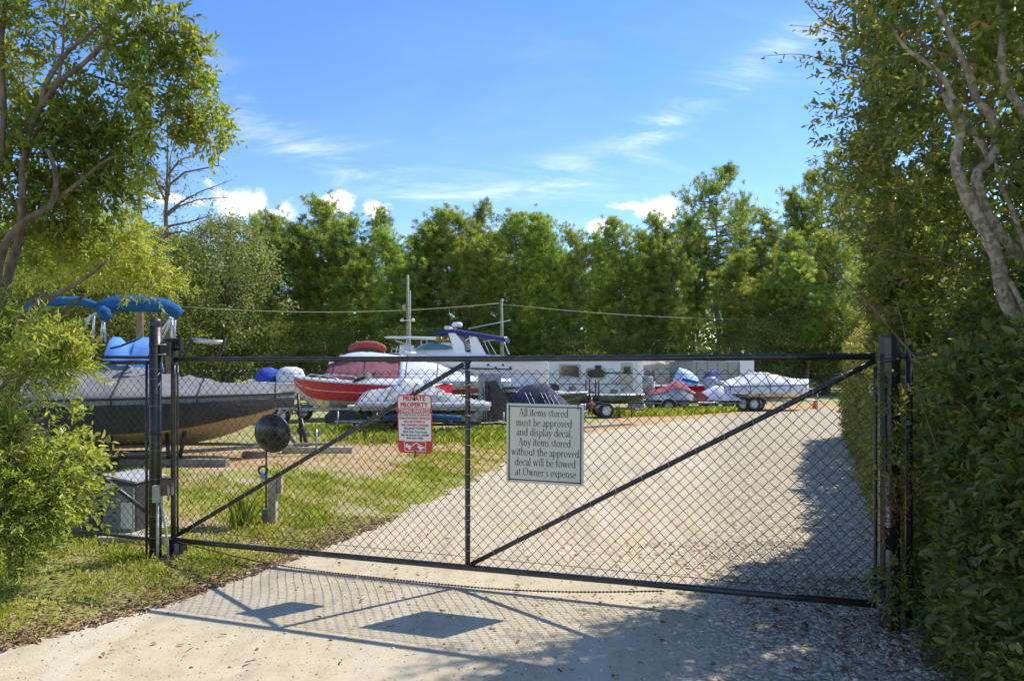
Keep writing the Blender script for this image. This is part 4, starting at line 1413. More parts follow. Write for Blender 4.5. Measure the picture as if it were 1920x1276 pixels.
def bimini_roll(parent, pts, r, m_, poles):
    MB().tube(pts, [r * (0.55 if i in (0, len(pts) - 1) else (0.95 + 0.1 * math.sin(i * 2.3))) for i in range(len(pts))], 10, flat=0.8).build('bimini_canvas', m_, parent)
    for a, b_ in poles:
        MB().tube([a, b_], 0.014, 6).build('bimini_pole', M['alu'], parent)


def outboard(parent, x, z, m_='black_plastic', s=1.0, tilt=0.0):
    Rm = Matrix.Rotation(tilt, 3, 'Y')
    o_ = MB().rings([[Vector((x, 0, z)) + Rm @ Vector((dx_ * s, dy_ * s * k, h_ * s)) for dx_, dy_ in ((-0.2, -0.13), (0.12, -0.15), (0.2, 0), (0.12, 0.15), (-0.2, 0.13), (-0.28, 0))] for h_, k in ((0.0, 0.7), (0.1, 1.0), (0.35, 1.0), (0.48, 0.75), (0.52, 0.35))]).build('outboard_cowl', M[m_], parent)
    MB().rings([[Vector((x, 0, z)) + Rm @ Vector((dx_ * s * k, dy_ * s, h_ * s)) for dx_, dy_ in ((-0.12, 0), (0, -0.05), (0.12, 0), (0, 0.05))] for h_, k in ((0.0, 1.0), (-0.5, 0.8), (-0.62, 1.6), (-0.9, 0.7))]).build('outboard_leg', M['black_plastic'] if m_ != 'grey_canvas' else M[m_], parent)


# --- 1. big dark covered boat at the left
A_ = Vector((-10.9, 11.25, 0)); B_ = Vector((-4.27, 13.4, 0))
D_ = B_ - A_
b1 = empty('covered_boat', (A_ + B_) / 2, math.atan2(D_.y, D_.x), 'long dark boat under a charcoal cover with two blue bimini tops, at the left', 'boat', 'boats stored in the yard')
S1 = hull_sections(D_.length, 2.45, 0.26, 1.16, 0.08, 0.52, 2.4, 20, flare=0.86)
hull_parts(b1, S1, M['dark_hull'], M['beige_hull'], rail=M['black_plastic'])
S1t = [(x, h_, c, zk, zc, zs) for (x, h_, c, zk, zc, zs) in S1]
cover(b1, S1t, lambda t: 0.58 * math.exp(-((t - 0.42) / 0.36) ** 2) + 0.12 * math.exp(-((t - 0.30) / 0.06) ** 2) + 0.05, M['charcoal_canvas'], 0.11, pw=1.15, lump=0.08, seed=4, straps=11)
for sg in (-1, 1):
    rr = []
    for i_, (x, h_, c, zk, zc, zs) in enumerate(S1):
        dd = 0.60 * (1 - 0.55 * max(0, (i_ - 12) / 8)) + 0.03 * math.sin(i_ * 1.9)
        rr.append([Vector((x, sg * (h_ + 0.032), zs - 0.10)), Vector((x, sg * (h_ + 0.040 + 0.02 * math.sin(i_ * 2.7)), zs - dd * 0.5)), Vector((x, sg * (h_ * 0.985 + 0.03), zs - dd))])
    MB().rings(rr, closed=False, caps=False).build('shaded_cover_side', M['black_and_shade_canvas'], b1)  # upright side of the same cover, its shade painted in as black
MB().lathe([(0.02, 0.42), (0.2, 0.16), (0.42, -0.02)], (-1.0, -0.3, 1.74), 9).build('cover_peak', M['charcoal_canvas'], b1)
Mi = Matrix.Rotation(-b1.rotation_euler.z, 3, 'Z')


def loc1(px, py, Y, e=b1):
    p = P(px, py, Y) - e.location
    return Matrix.Rotation(-e.rotation_euler.z, 3, 'Z') @ p


def bimini(parent, a, b_, mid, r_, m_, name='bimini_top'):
    pts = []
    for i in range(15):
        t = i / 14
        p = a * (1 - t) + b_ * t
        p = p + Vector((0, 0, 1)) * (mid * (1 - abs(2 * t - 1) ** 3.2))
        pts.append(p)
    rs = [r_ * (0.62 + 0.38 * math.sin(PI * min(1, max(0, 0.18 + 0.7 * i / 14)))) * (1 + 0.03 * math.sin(i * 2.1)) for i in range(15)]
    rs[0] *= 0.7
    rs[-1] *= 0.75
    return MB().tube(pts, rs, 12, flat=1.0).build(name, m_, parent)


bimini(b1, loc1(48, 579, 12.1), loc1(187, 577, 12.4), 0.13, 0.085, M['blue_canvas'])
bimini(b1, loc1(181, 584, 12.4), loc1(339, 590, 12.9), 0.18, 0.155, M['blue_canvas'])
MB().tube([loc1(194, 580, 12.4), loc1(198, 590, 12.2), loc1(193, 600, 12.2)], [0.10, 0.11, 0.04], 8).build('bimini_end', M['blue_canvas'], b1)
for (a, b_, c_, d_) in ((170, 592, 158, 618), (176, 592, 174, 640), (193, 600, 189, 640), (194, 600, 198, 640), (183, 585, 160, 600), (320, 595, 298, 630), (324, 596, 301, 640), (322, 596, 324, 664), (328, 600, 327, 640)):
    MB().tube([loc1(a, b_, 12.5), loc1(c_, d_, 12.6)], 0.022, 6).build('bimini_pole', M['alu'], b1)
# blue tarpaulin bundle on the boat
tb = MB()
pk = [(196, 672), (203, 640), (212, 631), (226, 632), (240, 645), (252, 641), (268, 632), (290, 632), (296, 640), (300, 672)]
ra, rb_, rc = [], [], []
for (px_, py_) in pk:
    p = loc1(px_, py_, 13.3)
    ra.append(Vector((p.x, p.y - 0.55, 1.62)))
    rb_.append(p)
    rc.append(Vector((p.x, p.y + 0.5, 1.62)))
mid1 = [(a * 0.5 + b_ * 0.5) + Vector((0, 0, -0.02)) for a, b_ in zip(ra, rb_)]
tb.rings([ra, mid1, rb_, rc], closed=False, caps=False)
tb.build('blue_tarpaulin', M['blue_tarp'], b1)
MB().tube([loc1(207, 653, 12.8), loc1(225, 649, 12.8), loc1(262, 634, 12.8)], 0.022, 6).build('tarp_strap', M['blue_canvas'], b1)
# stern rail frame
MB().tube([loc1(363, 638, 13.2), loc1(418, 642, 13.2)], 0.04, 8).build('rail_bar', M['alu'], b1)
MB().tube([loc1(361, 632, 13.2), loc1(344, 672, 13.2)], 0.05, 8, flat=0.5).build('rail_post', M['black_plastic'], b1)
MB().tube([loc1(424, 634, 13.2), loc1(408, 672, 13.2)], 0.05, 8, flat=0.5).build('rail_post', M['black_plastic'], b1)
t1 = trailer(b1.location.x, b1.location.y, b1.rotation_euler.z, 5.4, 2.3, 'low dark trailer under the long charcoal covered boat', r=0.31, tongue=1.5, axle=-0.2, m_='wood_dark', zf=0.22, two=True)
for (a, b_, c_, d_, Y_) in ((352, 782, 334, 826, 12.2), (206, 800, 213, 868, 11.6), (313, 808, 317, 855, 12.0)):
    pa, pb = P(a, b_, Y_), P(c_, d_, Y_ - 0.1)
    pb.z = -0.02
    e = empty('boat_stand', (pb.x, pb.y, 0), 0, 'thin black stand leg %s under the dark covered boat' % ('leaning at the bow quarter' if a == 352 else ('amidships' if a == 313 else 'nearest the stern')), 'boat stand', 'stands propping the dark boat')
    MB().tube([pb - Vector((pb.x, pb.y, 0)), pa - Vector((pb.x, pb.y, 0))], 0.035, 6).build('leg', M['black_plastic'], e)
    MB().box((0, 0, 0.012), (0.16, 0.2, 0.022)).build('foot', M['black_plastic'], e)
pb = P(566, 830, 13.9); pb.z = 0
e = empty('bow_winch_stand', pb, 0, 'black winch stand with straps at the pointed bow of the dark boat', 'winch stand')
MB().tube([(0.0, 0, 0.0), (-0.08, 0, 1.2)], 0.028, 6).build('upright', M['black_plastic'], e)
MB().tube([(0.12, 0.0, 0.0), (-0.02, 0, 0.7)], 0.04, 6).build('prop', M['black_plastic'], e)
MB().tube([(-0.08, 0, 1.0), (-0.5, 0.1, 0.75)], 0.02, 5).build('strap', M['tan_canvas'], e)
MB().tube([(-0.1, 0, 0.12), (-0.55, 0.1, 0.75)], 0.04, 6).build('beam', M['wood_dark'], e)
MB().lathe([(0, -0.04), (0.07, -0.04), (0.07, 0.04), (0, 0.04)], (-0.02, 0, 0.45), 10, 'Y').build('winch_drum', M['black_plastic'], e)

# --- 2. small boat with blue cover beyond the bow
b2 = empty('small_boat', (P(532, 760, 22.5).x, 22.5, 0), R(170), 'small boat with bright blue cover glimpsed past the dark bow', 'boat', 'boats stored in the yard')
S2 = hull_sections(2.6, 1.7, 0.7, 1.25, 0.1, 0.5, 2.2, 10)
hull_parts(b2, S2, M['white_gel'], M['white_gel'], deck_mat=M['camper_tan'], rail=M['white_gel'])
MB().rings([[Vector((0.55 + 0.34 * k * math.cos(a), 0.5 * k * math.sin(a), z)) for a in [i * PI / 5 for i in range(10)]] for z, k in ((1.2, 1.0), (1.5, 1.05), (1.7, 0.8), (1.78, 0.3))]).build('blue_cover', mat('bright_blue_canvas', (0.01, 0.05, 0.36), 0.8, bump=0.4, bscale=12), b2)
MB().rings([[Vector((-0.25 + 0.42 * k * math.cos(a), 0.5 * k * math.sin(a), z)) for a in [i * PI / 5 for i in range(10)]] for z, k in ((1.2, 1.0), (1.5, 1.05), (1.72, 0.85), (1.8, 0.4))]).build('pale_cover', M['silver_canvas'], b2)
trailer(b2.location.x, 22.5, R(170), 2.4, 1.5, 'plain trailer below the small blue covered boat', r=0.27, tongue=0.6)

# --- 3. red speedboat, bow to the left
b3 = empty('speedboat', (P(690, 760, 20.6).x, 20.6, 0), R(171), 'glossy red and white speedboat with its bow pointing left', 'boat', 'boats stored in the yard')
S3 = hull_sections(4.75, 2.0, 0.50, 1.24, 0.24, 0.5, 2.6, 18, flare=0.9, kr=0.62, ks=0.74)
hull_parts(b3, S3, M['red_gel'], M['white_gel'], deck_mat=M['white_gel'], rail=M['alu'])
# white quarter at the stern and a raised white bow deck line
for sgn in (-1, 1):
    rr = []
    for (x, h_, c, zk, zc, zs) in S3[:6]:
        rr.append([Vector((x, sgn * (c + 0.012), zc)), Vector((x, sgn * (c + (h_ - c) * 0.6 + 0.010), zc + (zs - zc) * 0.45)), Vector((x, sgn * (h_ + 0.009), zs))])
    MB().rings(rr, closed=False, caps=False).build('quarter_panel', M['white_gel'], b3)
MB().rings([[Vector((x, y * 0.7, z)) for y, z in ((-1, 1.2), (-0.9, 1.34), (0, 1.44), (0.9, 1.34), (1, 1.2))] for x in (-1.9, -1.2, -0.4, 0.3)], closed=False, caps=True).build('seat_block', M['white_gel'], b3)
MB().add([(0.3, -0.75, 1.24), (0.3, 0.75, 1.24), (-0.05, 0.62, 1.62), (-0.05, -0.62, 1.62)], [(0, 1, 2, 3)]).build('windscreen', M['dark_glass'], b3)
for x_ in (-1.35, -2.1):
    MB().lathe([(0, 0), (0.16, 0), (0.18, 0.12), (0.12, 0.2), (0, 0.22)], (x_, 0.75, 1.24), 10).build('headrest', M['white_gel'], b3)
trailer(b3.location.x, 20.6, R(171), 4.2, 1.9, 'pale trailer carrying the red speedboat', r=0.3, tongue=0.9, two=True, zf=0.5)

# --- 4. maroon and white covered boat behind it
b4 = empty('covered_boat', (P(790, 760, 24.0).x, 24.0, 0), R(4), 'boat under a faded maroon and white cover with a rolled red bimini', 'boat', 'boats stored in the yard')
S4 = hull_sections(6.3, 2.3, 0.85, 1.32, -0.02, 0.42, 2.2, 18)
hull_parts(b4, S4, M['white_gel'], M['red_gel'], rail=M['white_gel'])
cover(b4, S4, lambda t: 0.92 * math.exp(-((t - 0.14) / 0.24) ** 2) + 0.55 * math.exp(-((t - 0.45) / 0.22) ** 2) + 0.03, M['maroon_canvas'], 0.42, pw=1.02, i0=0, i1=8, seed=9, lump=0.12)
cover(b4, S4, lambda t: 0.93 * math.exp(-((t - 0.14) / 0.24) ** 2) + 0.58 * math.exp(-((t - 0.47) / 0.26) ** 2) + 0.05, M['silver_canvas'], 0.12, pw=1.2, i0=7, seed=10, name='white_cover')
qq = []
for i in range(0, 8):
    x, h_, c, zk, zc, zs = S4[i]
    t = i / 18
    rz_ = 0.92 * math.exp(-((t - 0.14) / 0.24) ** 2) + 0.55 * math.exp(-((t - 0.45) / 0.22) ** 2) + 0.06
    qq.append([Vector((x + 0.6 * 0, u * (h_ + 0.035), zs + 0.035 + rz_ * (1 - abs(u) ** 1.02) + 0.03)) for u in (-0.30, -0.12, 0.1, 0.30)])
MB().rings(qq, closed=False, caps=False).build('sun_bleached_panel', M['silver_canvas'], b4)
L4 = lambda px_, py_, Y_: loc1(px_, py_, Y_, b4)
bimini(b4, L4(655, 658, 24), L4(723, 657, 24), 0.20, 0.15, M['red_canvas'], 'rolled_bimini')
for (a, b_, c_, d_) in ((656, 659, 645, 672), (660, 660, 651, 690), (679, 655, 684, 668), (720, 660, 721, 700), (722, 660, 712, 680), (690, 662, 705, 662), (730, 662, 780, 661)):
    MB().tube([L4(a, b_, 24), L4(c_, d_, 24)], 0.018, 6).build('bimini_pole', M['alu'], b4)
trailer(b4.location.x, 24.0, R(4), 5.0, 1.9, 'trailer under the maroon and white covered boat', r=0.3, tongue=0.9, zf=0.55)

# --- 5. grey and white covered runabout, bow to the right
b5 = empty('covered_runabout', (P(802, 800, 17.4).x, 17.4, 0), R(-7), 'low runabout under a wrinkled grey cover, nose pointing at the square notice', 'boat', 'boats stored in the yard')
S5 = hull_sections(3.2, 1.7, 0.48, 0.86, -0.02, 0.3, 1.7, 16)
hull_parts(b5, S5, M['black_plastic'], M['black_plastic'], rail=M['white_gel'])
cover(b5, S5, lambda t: 0.26 + 0.27 * math.exp(-((t - 0.42) / 0.22) ** 2) - 0.26 * t * t, M['grey_canvas'], 0.16, pw=1.5, lump=0.09, seed=3)
for sg in (-1, 1):
    MB().tube([(x, sg * (h_ + 0.045), zs - 0.02) for (x, h_, c, zk, zc, zs) in S5], 0.055, 6, flat=1.3).build('white_edge', M['silver_canvas'], b5)
for sgn in (-1,):
    rr = []
    for i in range(5, 14):
        x, h_, c, zk, zc, zs = S5[i]
        rr.append([Vector((x, sgn * (h_ + 0.045), zs - 0.14)), Vector((x, sgn * (h_ + 0.052), zs + 0.0)), Vector((x, sgn * h_ * 0.86, zs + 0.02 + 0.20 * math.sin((i - 5) / 8 * PI)))])
    MB().rings(rr, closed=False, caps=False).build('grey_side_panel', M['grey_canvas'], b5)
MB().tube([(-0.9, -0.8, 0.52), (-0.3, -0.86, 0.6), (0.4, -0.84, 0.56), (1.0, -0.66, 0.52)], 0.06, 8).build('blue_side_band', M['blue_canvas'], b5)
trailer(b5.location.x, 17.4, R(-7), 2.6, 1.4, 'low black trailer below the white and grey runabout', r=0.24, tongue=0.8, m_='black_pipe', zf=0.34)

# --- white watercraft nosing left in front of the red boat
b6 = empty('personal_watercraft', (P(735, 800, 18.2).x, 18.2, 0), R(186), 'small white watercraft with its nose pointing left below the red speedboat', 'watercraft', 'watercraft stored in the yard')
S6 = hull_sections(2.3, 1.05, 0.42, 0.72, 0.0, 0.35, 1.9, 14)
hull_parts(b6, S6, M['white_gel'], M['beige_hull'], deck_mat=M['white_gel'], rail=M['silver_canvas'])
MB().rings([[Vector((x, u * h_, z0_ + z_ * (1 - abs(u) ** 1.6))) for u in (-1, -0.6, -0.25, 0, 0.25, 0.6, 1)] for x, h_, z0_, z_ in ((-0.9, 0.42, 0.72, 0.22), (-0.3, 0.45, 0.72, 0.40), (0.1, 0.42, 0.72, 0.52), (0.45, 0.34, 0.72, 0.30), (0.95, 0.14, 0.72, 0.05))], closed=False).build('hood', M['grey_canvas'], b6)
trailer(b6.location.x, 18.2, R(186), 2.0, 1.1, 'small trailer holding the white watercraft', r=0.22, tongue=0.5, zf=0.32)
# dark speckled box below the red boat
bx = empty('mesh_crate', (P(652, 800, 19.0).x, 19.0, 0), R(3), 'dark speckled crate standing under the red speedboat', 'crate')
MB().rings([[Vector((x, -0.35, z)), Vector((x, 0.35, z))][::1] for x, z in ((-0.5, 0.1), (-0.58, 0.45), (-0.4, 0.62), (0.45, 0.62), (0.6, 0.40), (0.52, 0.1))], closed=False, caps=False)
MB().prism([(-0.50, 0.05), (0.52, 0.05), (0.62, 0.38), (0.46, 0.60), (-0.40, 0.60), (-0.58, 0.42)], -0.35, 0.35).build('body', mat('speckled_black', (0.03, 0.03, 0.035), 0.7, var=0.8, scale=60, dirt=((0.4, 0.4, 0.4), 0.6, 55)), bx, bevel=0.03)
MB().tube([(-0.42, -0.36, 0.615), (0.46, -0.36, 0.615)], 0.02, 6).build('rim', M['grey_canvas'], bx)
for s_ in (-0.4, 0.4):
    MB().tube([(s_, 0, 0), (s_, 0, 0.1)], 0.04, 6).build('foot', M['black_plastic'], bx)

# --- cabin cruiser
b7 = empty('cabin_cruiser', (P(872, 760, 27.5).x, 27.5, 0), R(176), 'tall white cabin cruiser with radar arch and navy canopy, bow to the left', 'boat', 'boats stored in the yard')
S7 = hull_sections(6.7, 2.7, 0.75, 2.0, 0.32, 0.45, 2.2, 20, flare=0.8)
hull_parts(b7, S7, M['white_gel'], M['white_gel'], deck_mat=M['white_gel'], rail=M['silver_canvas'])
L7 = lambda px_, py_, Y_=27.5: loc1(px_, py_, Y_, b7)


def cab(name, prof, y0, y1, m_, taper=0.85):
    """prof in photo pixels (px, py) at the boat; extruded across the beam"""
    mb = MB()
    pts = [L7(a, b_) for a, b_ in prof]
    n_2 = len(pts)
    zz = [p.z for p in pts]
    zlo, zhi = min(zz), max(zz)
    def yy_(p, s_):
        k = (p.z - zlo) / max(1e-6, zhi - zlo)
        return s_ * (1 - (1 - taper) * k)
    vs = [Vector((p.x, yy_(p, y0), p.z)) for p in pts] + [Vector((p.x, yy_(p, y1), p.z)) for p in pts]
    fs = [tuple(range(n_2)), tuple(range(2 * n_2 - 1, n_2 - 1, -1))]
    for k in range(n_2):
        fs.append((k, k + n_2, (k + 1) % n_2 + n_2, (k + 1) % n_2))
    mb.add(vs, fs)
    return mb.build(name, m_, b7, bevel=0.02)


cab('cabin', [(762, 676), (768, 664), (786, 655), (800, 646), (850, 643), (858, 652), (890, 664), (960, 668), (960, 680)], -1.12, 1.12, M['white_gel'], 0.8)
cab('windscreen', [(787, 657), (802, 646), (816, 642), (852, 650), (856, 654), (845, 657)], -1.15, 1.15, M['glass'], 0.8)
for sgn in (-1, 1):
    mb = MB()
    pr = [(842, 616), (851, 615), (876, 645), (880, 664), (858, 662), (856, 650), (850, 632)]
    pts = [L7(a, b_) for a, b_ in pr]
    vs = [Vector((p.x, sgn * 1.05, p.z)) for p in pts] + [Vector((p.x, sgn * 0.93, p.z)) for p in pts]
    n_2 = len(pts)
    mb.add(vs, [tuple(range(n_2)), tuple(range(2 * n_2 - 1, n_2 - 1, -1))] + [(k, k + n_2, (k + 1) % n_2 + n_2, (k + 1) % n_2) for k in range(n_2)])
    mb.build('arch_side', M['white_gel'], b7)
p = L7(846, 617)
MB().box((p.x, 0, p.z), (0.22, 2.1, 0.12)).build('arch_top', M['white_gel'], b7, bevel=0.03)
p = L7(857, 613)
MB().lathe([(0, 0), (0.2, 0), (0.22, 0.05), (0.22, 0.13), (0.17, 0.19), (0, 0.2)], (p.x, 0, p.z), 16).build('radar_dome', M['white_gel'], b7)
cvs = []
for u, (a, b_) in enumerate(((822, 622), (838, 618), (858, 617), (880, 621), (905, 625), (930, 629), (952, 632))):
    p = L7(a, b_)
    cvs.append([Vector((p.x, y, p.z - 0.06 * abs(y))) for y in (-1.1, -0.5, 0.0, 0.5, 1.1)] + [Vector((p.x, y, p.z - 0.05 - 0.09 - 0.06 * abs(y))) for y in (1.1, 0.5, 0, -0.5, -1.1)])
MB().rings(cvs).build('canopy', mat('royal_navy_canvas', (0.02, 0.035, 0.15), 0.8, bump=0.4, bscale=12), b7)
for (a, b_, c_, d_) in ((884, 630, 893, 664), (872, 640, 886, 628), (905, 632, 918, 664), (912, 632, 930, 664), (942, 634, 955, 664), (872, 644, 900, 658), (905, 640, 950, 632), (892, 628, 870, 638)):
    MB().tube([L7(a, b_, 26.5), L7(c_, d_, 26.5)], 0.02, 6).build('canopy_pole', M['alu'], b7)
MB().tube([L7(878, 616), L7(958, 600)], [0.03, 0.012], 6).build('aerial', M['silver_canvas'], b7)
MB().tube([L7(875, 660), L7(908, 642)], 0.035, 6).build('fishing_rod_case', M['black_plastic'], b7)
# raked stern panel
cab('stern_bulwark', [(885, 628), (898, 630), (918, 668), (890, 668)], 0.85, 0.99, M['white_gel'], 1.0)
cab('stern_panel', [(925, 668), (975, 669), (985, 690), (1005, 716), (1005, 724), (930, 724)], -1.2, 1.2, M['white_gel'], 0.95)
for i in range(3):
    p = L7(805 + i * 9, 672 + (i % 2) * 3, 26.0)
    MB().lathe([(0, -0.02), (0.075, -0.02), (0.075, 0.02), (0, 0.02)], (p.x, p.y + 0.0, p.z), 10, 'Y').build('porthole', M['dark_glass'], b7)
p = L7(795, 676, 26.1)
rg = [(p.x + 0.19 * math.cos(a), p.y, p.z + 0.19 * math.sin(a)) for a in [i * PI / 8 for i in range(17)]]
MB().tube(rg, 0.05, 8, cap=False).build('life_ring', M['white_gel'], b7)
MB().tube([L7(765, 664, 26.3), L7(790, 656, 26.3), L7(800, 662, 26.2)], 0.015, 5).build('bow_rail', M['alu'], b7)
for i, (a, b_) in enumerate(((822, 634), (834, 636), (846, 633))):
    p = L7(a, b_, 27.2)
    q = MB()
    q.rings([[Vector((p.x + dx_, p.y + dy_, p.z + z_)) for dx_, dy_ in ((-0.11 * k, -0.06), (0.11 * k, -0.06), (0.11 * k, 0.06), (-0.11 * k, 0.06))] for z_, k in ((-0.15, 0.9), (0.0, 1.0), (0.09, 0.7), (0.15, 0.35))])
    o = q.build('life_vest', M['yellow'])
    o.matrix_world = b7.matrix_basis
    tag(o, 'yellow life vest hung under the cruiser canopy, %s of three' % ('leftmost', 'middle', 'rightmost')[i], 'life vest', 'yellow life vests on the cruiser')
trailer(b7.location.x, 27.5, R(176), 5.6, 2.2, 'heavy trailer hidden under the cabin cruiser', r=0.34, tongue=0.9, two=True, zf=0.5)

# --- centre-console boat with T-top behind
b8 = empty('fishing_boat', (P(783, 760, 30.5).x, 30.5, 0), R(178), 'fishing boat with a long flat white hard top left of the cruiser arch', 'boat', 'boats stored in the yard')
S8 = hull_sections(5.2, 2.2, 0.8, 1.75, 0.3, 0.45, 2.2, 14)
hull_parts(b8, S8, M['white_gel'], M['white_gel'], deck_mat=M['white_gel'])
L8 = lambda px_, py_, Y_=30.5: loc1(px_, py_, Y_, b8)
a_, c_ = L8(723, 634), L8(842, 637)
MB().rings([[Vector((x, y * k, z + h_)) for y, h_ in ((-0.9, 0.0), (0.9, 0.0), (0.85, 0.07), (-0.85, 0.07))] for x, z, k in ((a_.x, a_.z, 0.35), (a_.x - 0.35, a_.z - 0.005, 0.85), (a_.x - 1.5, a_.z - 0.03, 1.0), (c_.x, c_.z, 1.0))]).build('hard_top', M['white_gel'], b8)
for (a, b_, c_2, d_) in ((763, 637, 757, 668), (768, 637, 766, 668), (800, 638, 806, 668), (741, 638, 762, 645), (790, 638, 790, 660)):
    MB().tube([L8(a, b_, 29.8), L8(c_2, d_, 29.8)], 0.03, 6).build('hard_top_post', M['silver_canvas'], b8)
p = L8(763, 655)
MB().box((p.x, 0, p.z - 0.15), (0.5, 0.8, 0.7)).build('console', M['camper'], b8, bevel=0.03)
p = L8(783, 648, 29.4)
MB().box((p.x, p.y, p.z), (0.18, 0.14, 0.35)).build('black_electronics_box', M['black_plastic'], b8, bevel=0.02)
MB().tube([(p.x, p.y, p.z - 0.1), (p.x, p.y, p.z - 0.75)], 0.05, 6).build('box_stem', M['black_plastic'], b8)
trailer(b8.location.x, 30.5, R(178), 4.4, 2.0, 'trailer of the hard top fishing boat', r=0.32, tongue=0.9, zf=0.55)

# --- dark bundle, folded ramp and navy covered machine beside the notice
rmp = empty('folded_ramp', (P(925, 800, 20.5).x, 20.5, 0), R(20), 'black folded ramp standing upright by the nose of the white runabout', 'ramp')
MB().box((-0.12, 0, 0.72), (0.06, 0.5, 1.3), ry=R(-4)).build('post_panel', M['black_plastic'], rmp)
MB().prism([(-0.1, 1.35), (0.05, 1.4), (0.75, 0.35), (0.55, 0.1), (-0.1, 0.25)], -0.06, 0.06).build('ramp_panel', M['cab_dark'], rmp)
for x in (-0.35, -0.28, -0.2):
    MB().tube([(x, -0.1, 0), (x, -0.1, 1.25)], 0.018, 6).build('ramp_bar', M['black_pipe'], rmp)
wsh = empty('grey_windshield_boat', (P(918, 770, 23.0).x, 23.0, 0), R(5), 'small grey windscreen and console showing over the black ramp', 'console')
MB().rings([[Vector((x, y * k, z)) for y in (-0.35, 0.35)] for x, z, k in ((-0.4, 1.6, 1), (0.1, 1.78, 0.9), (0.45, 1.55, 1))], closed=False, caps=False).build('windscreen', mat('grey_green_glass', (0.2, 0.26, 0.25), 0.15), wsh)
MB().box((0, 0, 0.8), (0.75, 0.7, 1.5)).build('console', M['grey_canvas'], wsh, bevel=0.05)
n1 = empty('covered_watercraft', (P(1012, 790, 22.0).x, 22.0, 0), R(3), 'watercraft under a wrinkled navy cover just above the square notice', 'watercraft', 'watercraft stored in the yard')
MB().rings([[Vector((x, u * 0.55, 0.40 + z_ * (1 - abs(u) ** 1.8) + 0.04 * math.sin(u * 9 + x * 5))) for u in (-1, -0.8, -0.5, -0.2, 0, 0.2, 0.5, 0.8, 1)] for x, z_ in ((-1.0, 0.25), (-0.75, 0.55), (-0.45, 0.84), (-0.1, 0.84), (0.2, 0.86), (0.4, 0.66), (0.7, 0.42), (1.0, 0.15))], closed=False).build('cover', M['navy_canvas'], n1)
for x in (-0.5, -0.35, 0.0, 0.12, 0.25, 0.42):
    MB().tube([(x, -0.30, 0.98 if x < 0.3 else 0.9), (x + 0.14, -0.5, 0.66), (x + 0.22, -0.565, 0.45)], 0.011, 5).build('cover_strap', M['silver_canvas'], n1)
trailer(n1.location.x, 22.0, R(3), 2.0, 1.1, 'trailer under the navy covered watercraft', r=0.24, tongue=0.6, m_='black_pipe', zf=0.33)
n3 = empty('covered_boat', (P(990, 770, 26.0).x, 26.0, 0), R(2), 'low dark green hull lying between the cruiser stern and the camper', 'boat', 'boats stored in the yard')
S9 = hull_sections(4.6, 1.7, 0.42, 0.80, 0.05, 0.5, 2.2, 12)
hull_parts(n3, S9, mat('dark_green_hull', (0.05, 0.065, 0.06), 0.4), M['dark_hull'], deck_mat=M['camper_tan'], rail=M['silver_canvas'])
cover(n3, S9, lambda t: 0.22 * math.exp(-((t - 0.5) / 0.18) ** 2) + 0.02, M['tan_canvas'], 0.05, i0=3, i1=11, seed=21)
MB().box((-1.2, 0, 0.98), (0.4, 0.4, 0.35)).build('seat', M['charcoal_canvas'], n3, bevel=0.05)
outboard(n3, -2.2, 0.85, 'black_plastic', 0.8)
trailer(n3.location.x, 26.0, R(2), 3.6, 1.5, 'trailer of the low green hull', r=0.26, tongue=0.8, zf=0.38)

# --- grey aluminium boat in front of the camper
n4 = empty('aluminium_boat', (P(1130, 780, 29.0).x, 29.0, 0), R(2), 'low grey green aluminium fishing boat in front of the white camper', 'boat', 'boats stored in the yard')
S10 = hull_sections(4.3, 1.6, 0.30, 0.66, 0.02, 0.55, 2.2, 12)
hull_parts(n4, S10, mat('grey_green_paint', (0.16, 0.19, 0.18), 0.5), mat('dull_green_paint', (0.12, 0.14, 0.12), 0.6), deck_mat=M['grey_canvas'], rail=M['alu'])
for x, hh_ in ((-1.3, 0.38), (0.5, 0.25)):
    MB().box((x, 0, 0.66 + hh_ / 2), (0.28, 0.35, hh_)).build('seat', M['charcoal_canvas'], n4, bevel=0.04)
outboard(n4, -2.0, 0.72, 'black_plastic', 0.8)
for x in (-0.85, -0.7, -0.45, -0.32):
    MB().tube([(x, -0.86, 0.1), (x + 0.02, -0.86, 1.32)], 0.035, 6).build('guide_post', M['rust'] if x < -0.6 else M['black_pipe'], n4)
trailer(n4.location.x, 29.0, R(2), 3.6, 1.5, 'dark trailer below the grey aluminium boat', r=0.26, tongue=0.7, zf=0.34, m_='black_pipe')
# low utility trailers with small wheels
u1 = empty('utility_trailer', (P(1145, 786, 24.6).x, 24.6, 0), R(8), 'small low utility trailer with a pale hubbed wheel in the lime grass', 'trailer')
MB().box((0.0, 0, 0.32), (1.3, 0.9, 0.05)).build('bed', M['black_pipe'], u1)
for s_ in (-0.5, 0.5):
    wheel(u1, -0.3, s_, 0.27, 0.14, 'silver_canvas')
MB().tube([(0.6, 0, 0.3), (1.25, 0, 0.26)], 0.03, 6).build('tongue', M['black_pipe'], u1)
for x, y in ((0.2, -0.42), (0.65, -0.42)):
    MB().tube([(x, y, 0.0), (x, y, 0.42)], 0.025, 6).build('stay', M['rust'], u1)
MB().box((-0.72, 0, 0.42), (0.14, 0.8, 0.16)).build('tail_panel', M['red_canvas'], u1)

# --- campers and cargo trailer
def camper(X, Y, rz, L, W, z0, z1, m_, label, name='camper', cat='camper'):
    e = empty(name, (X, Y, 0), rz, label, cat, 'campers and box trailers at the back')
    return e


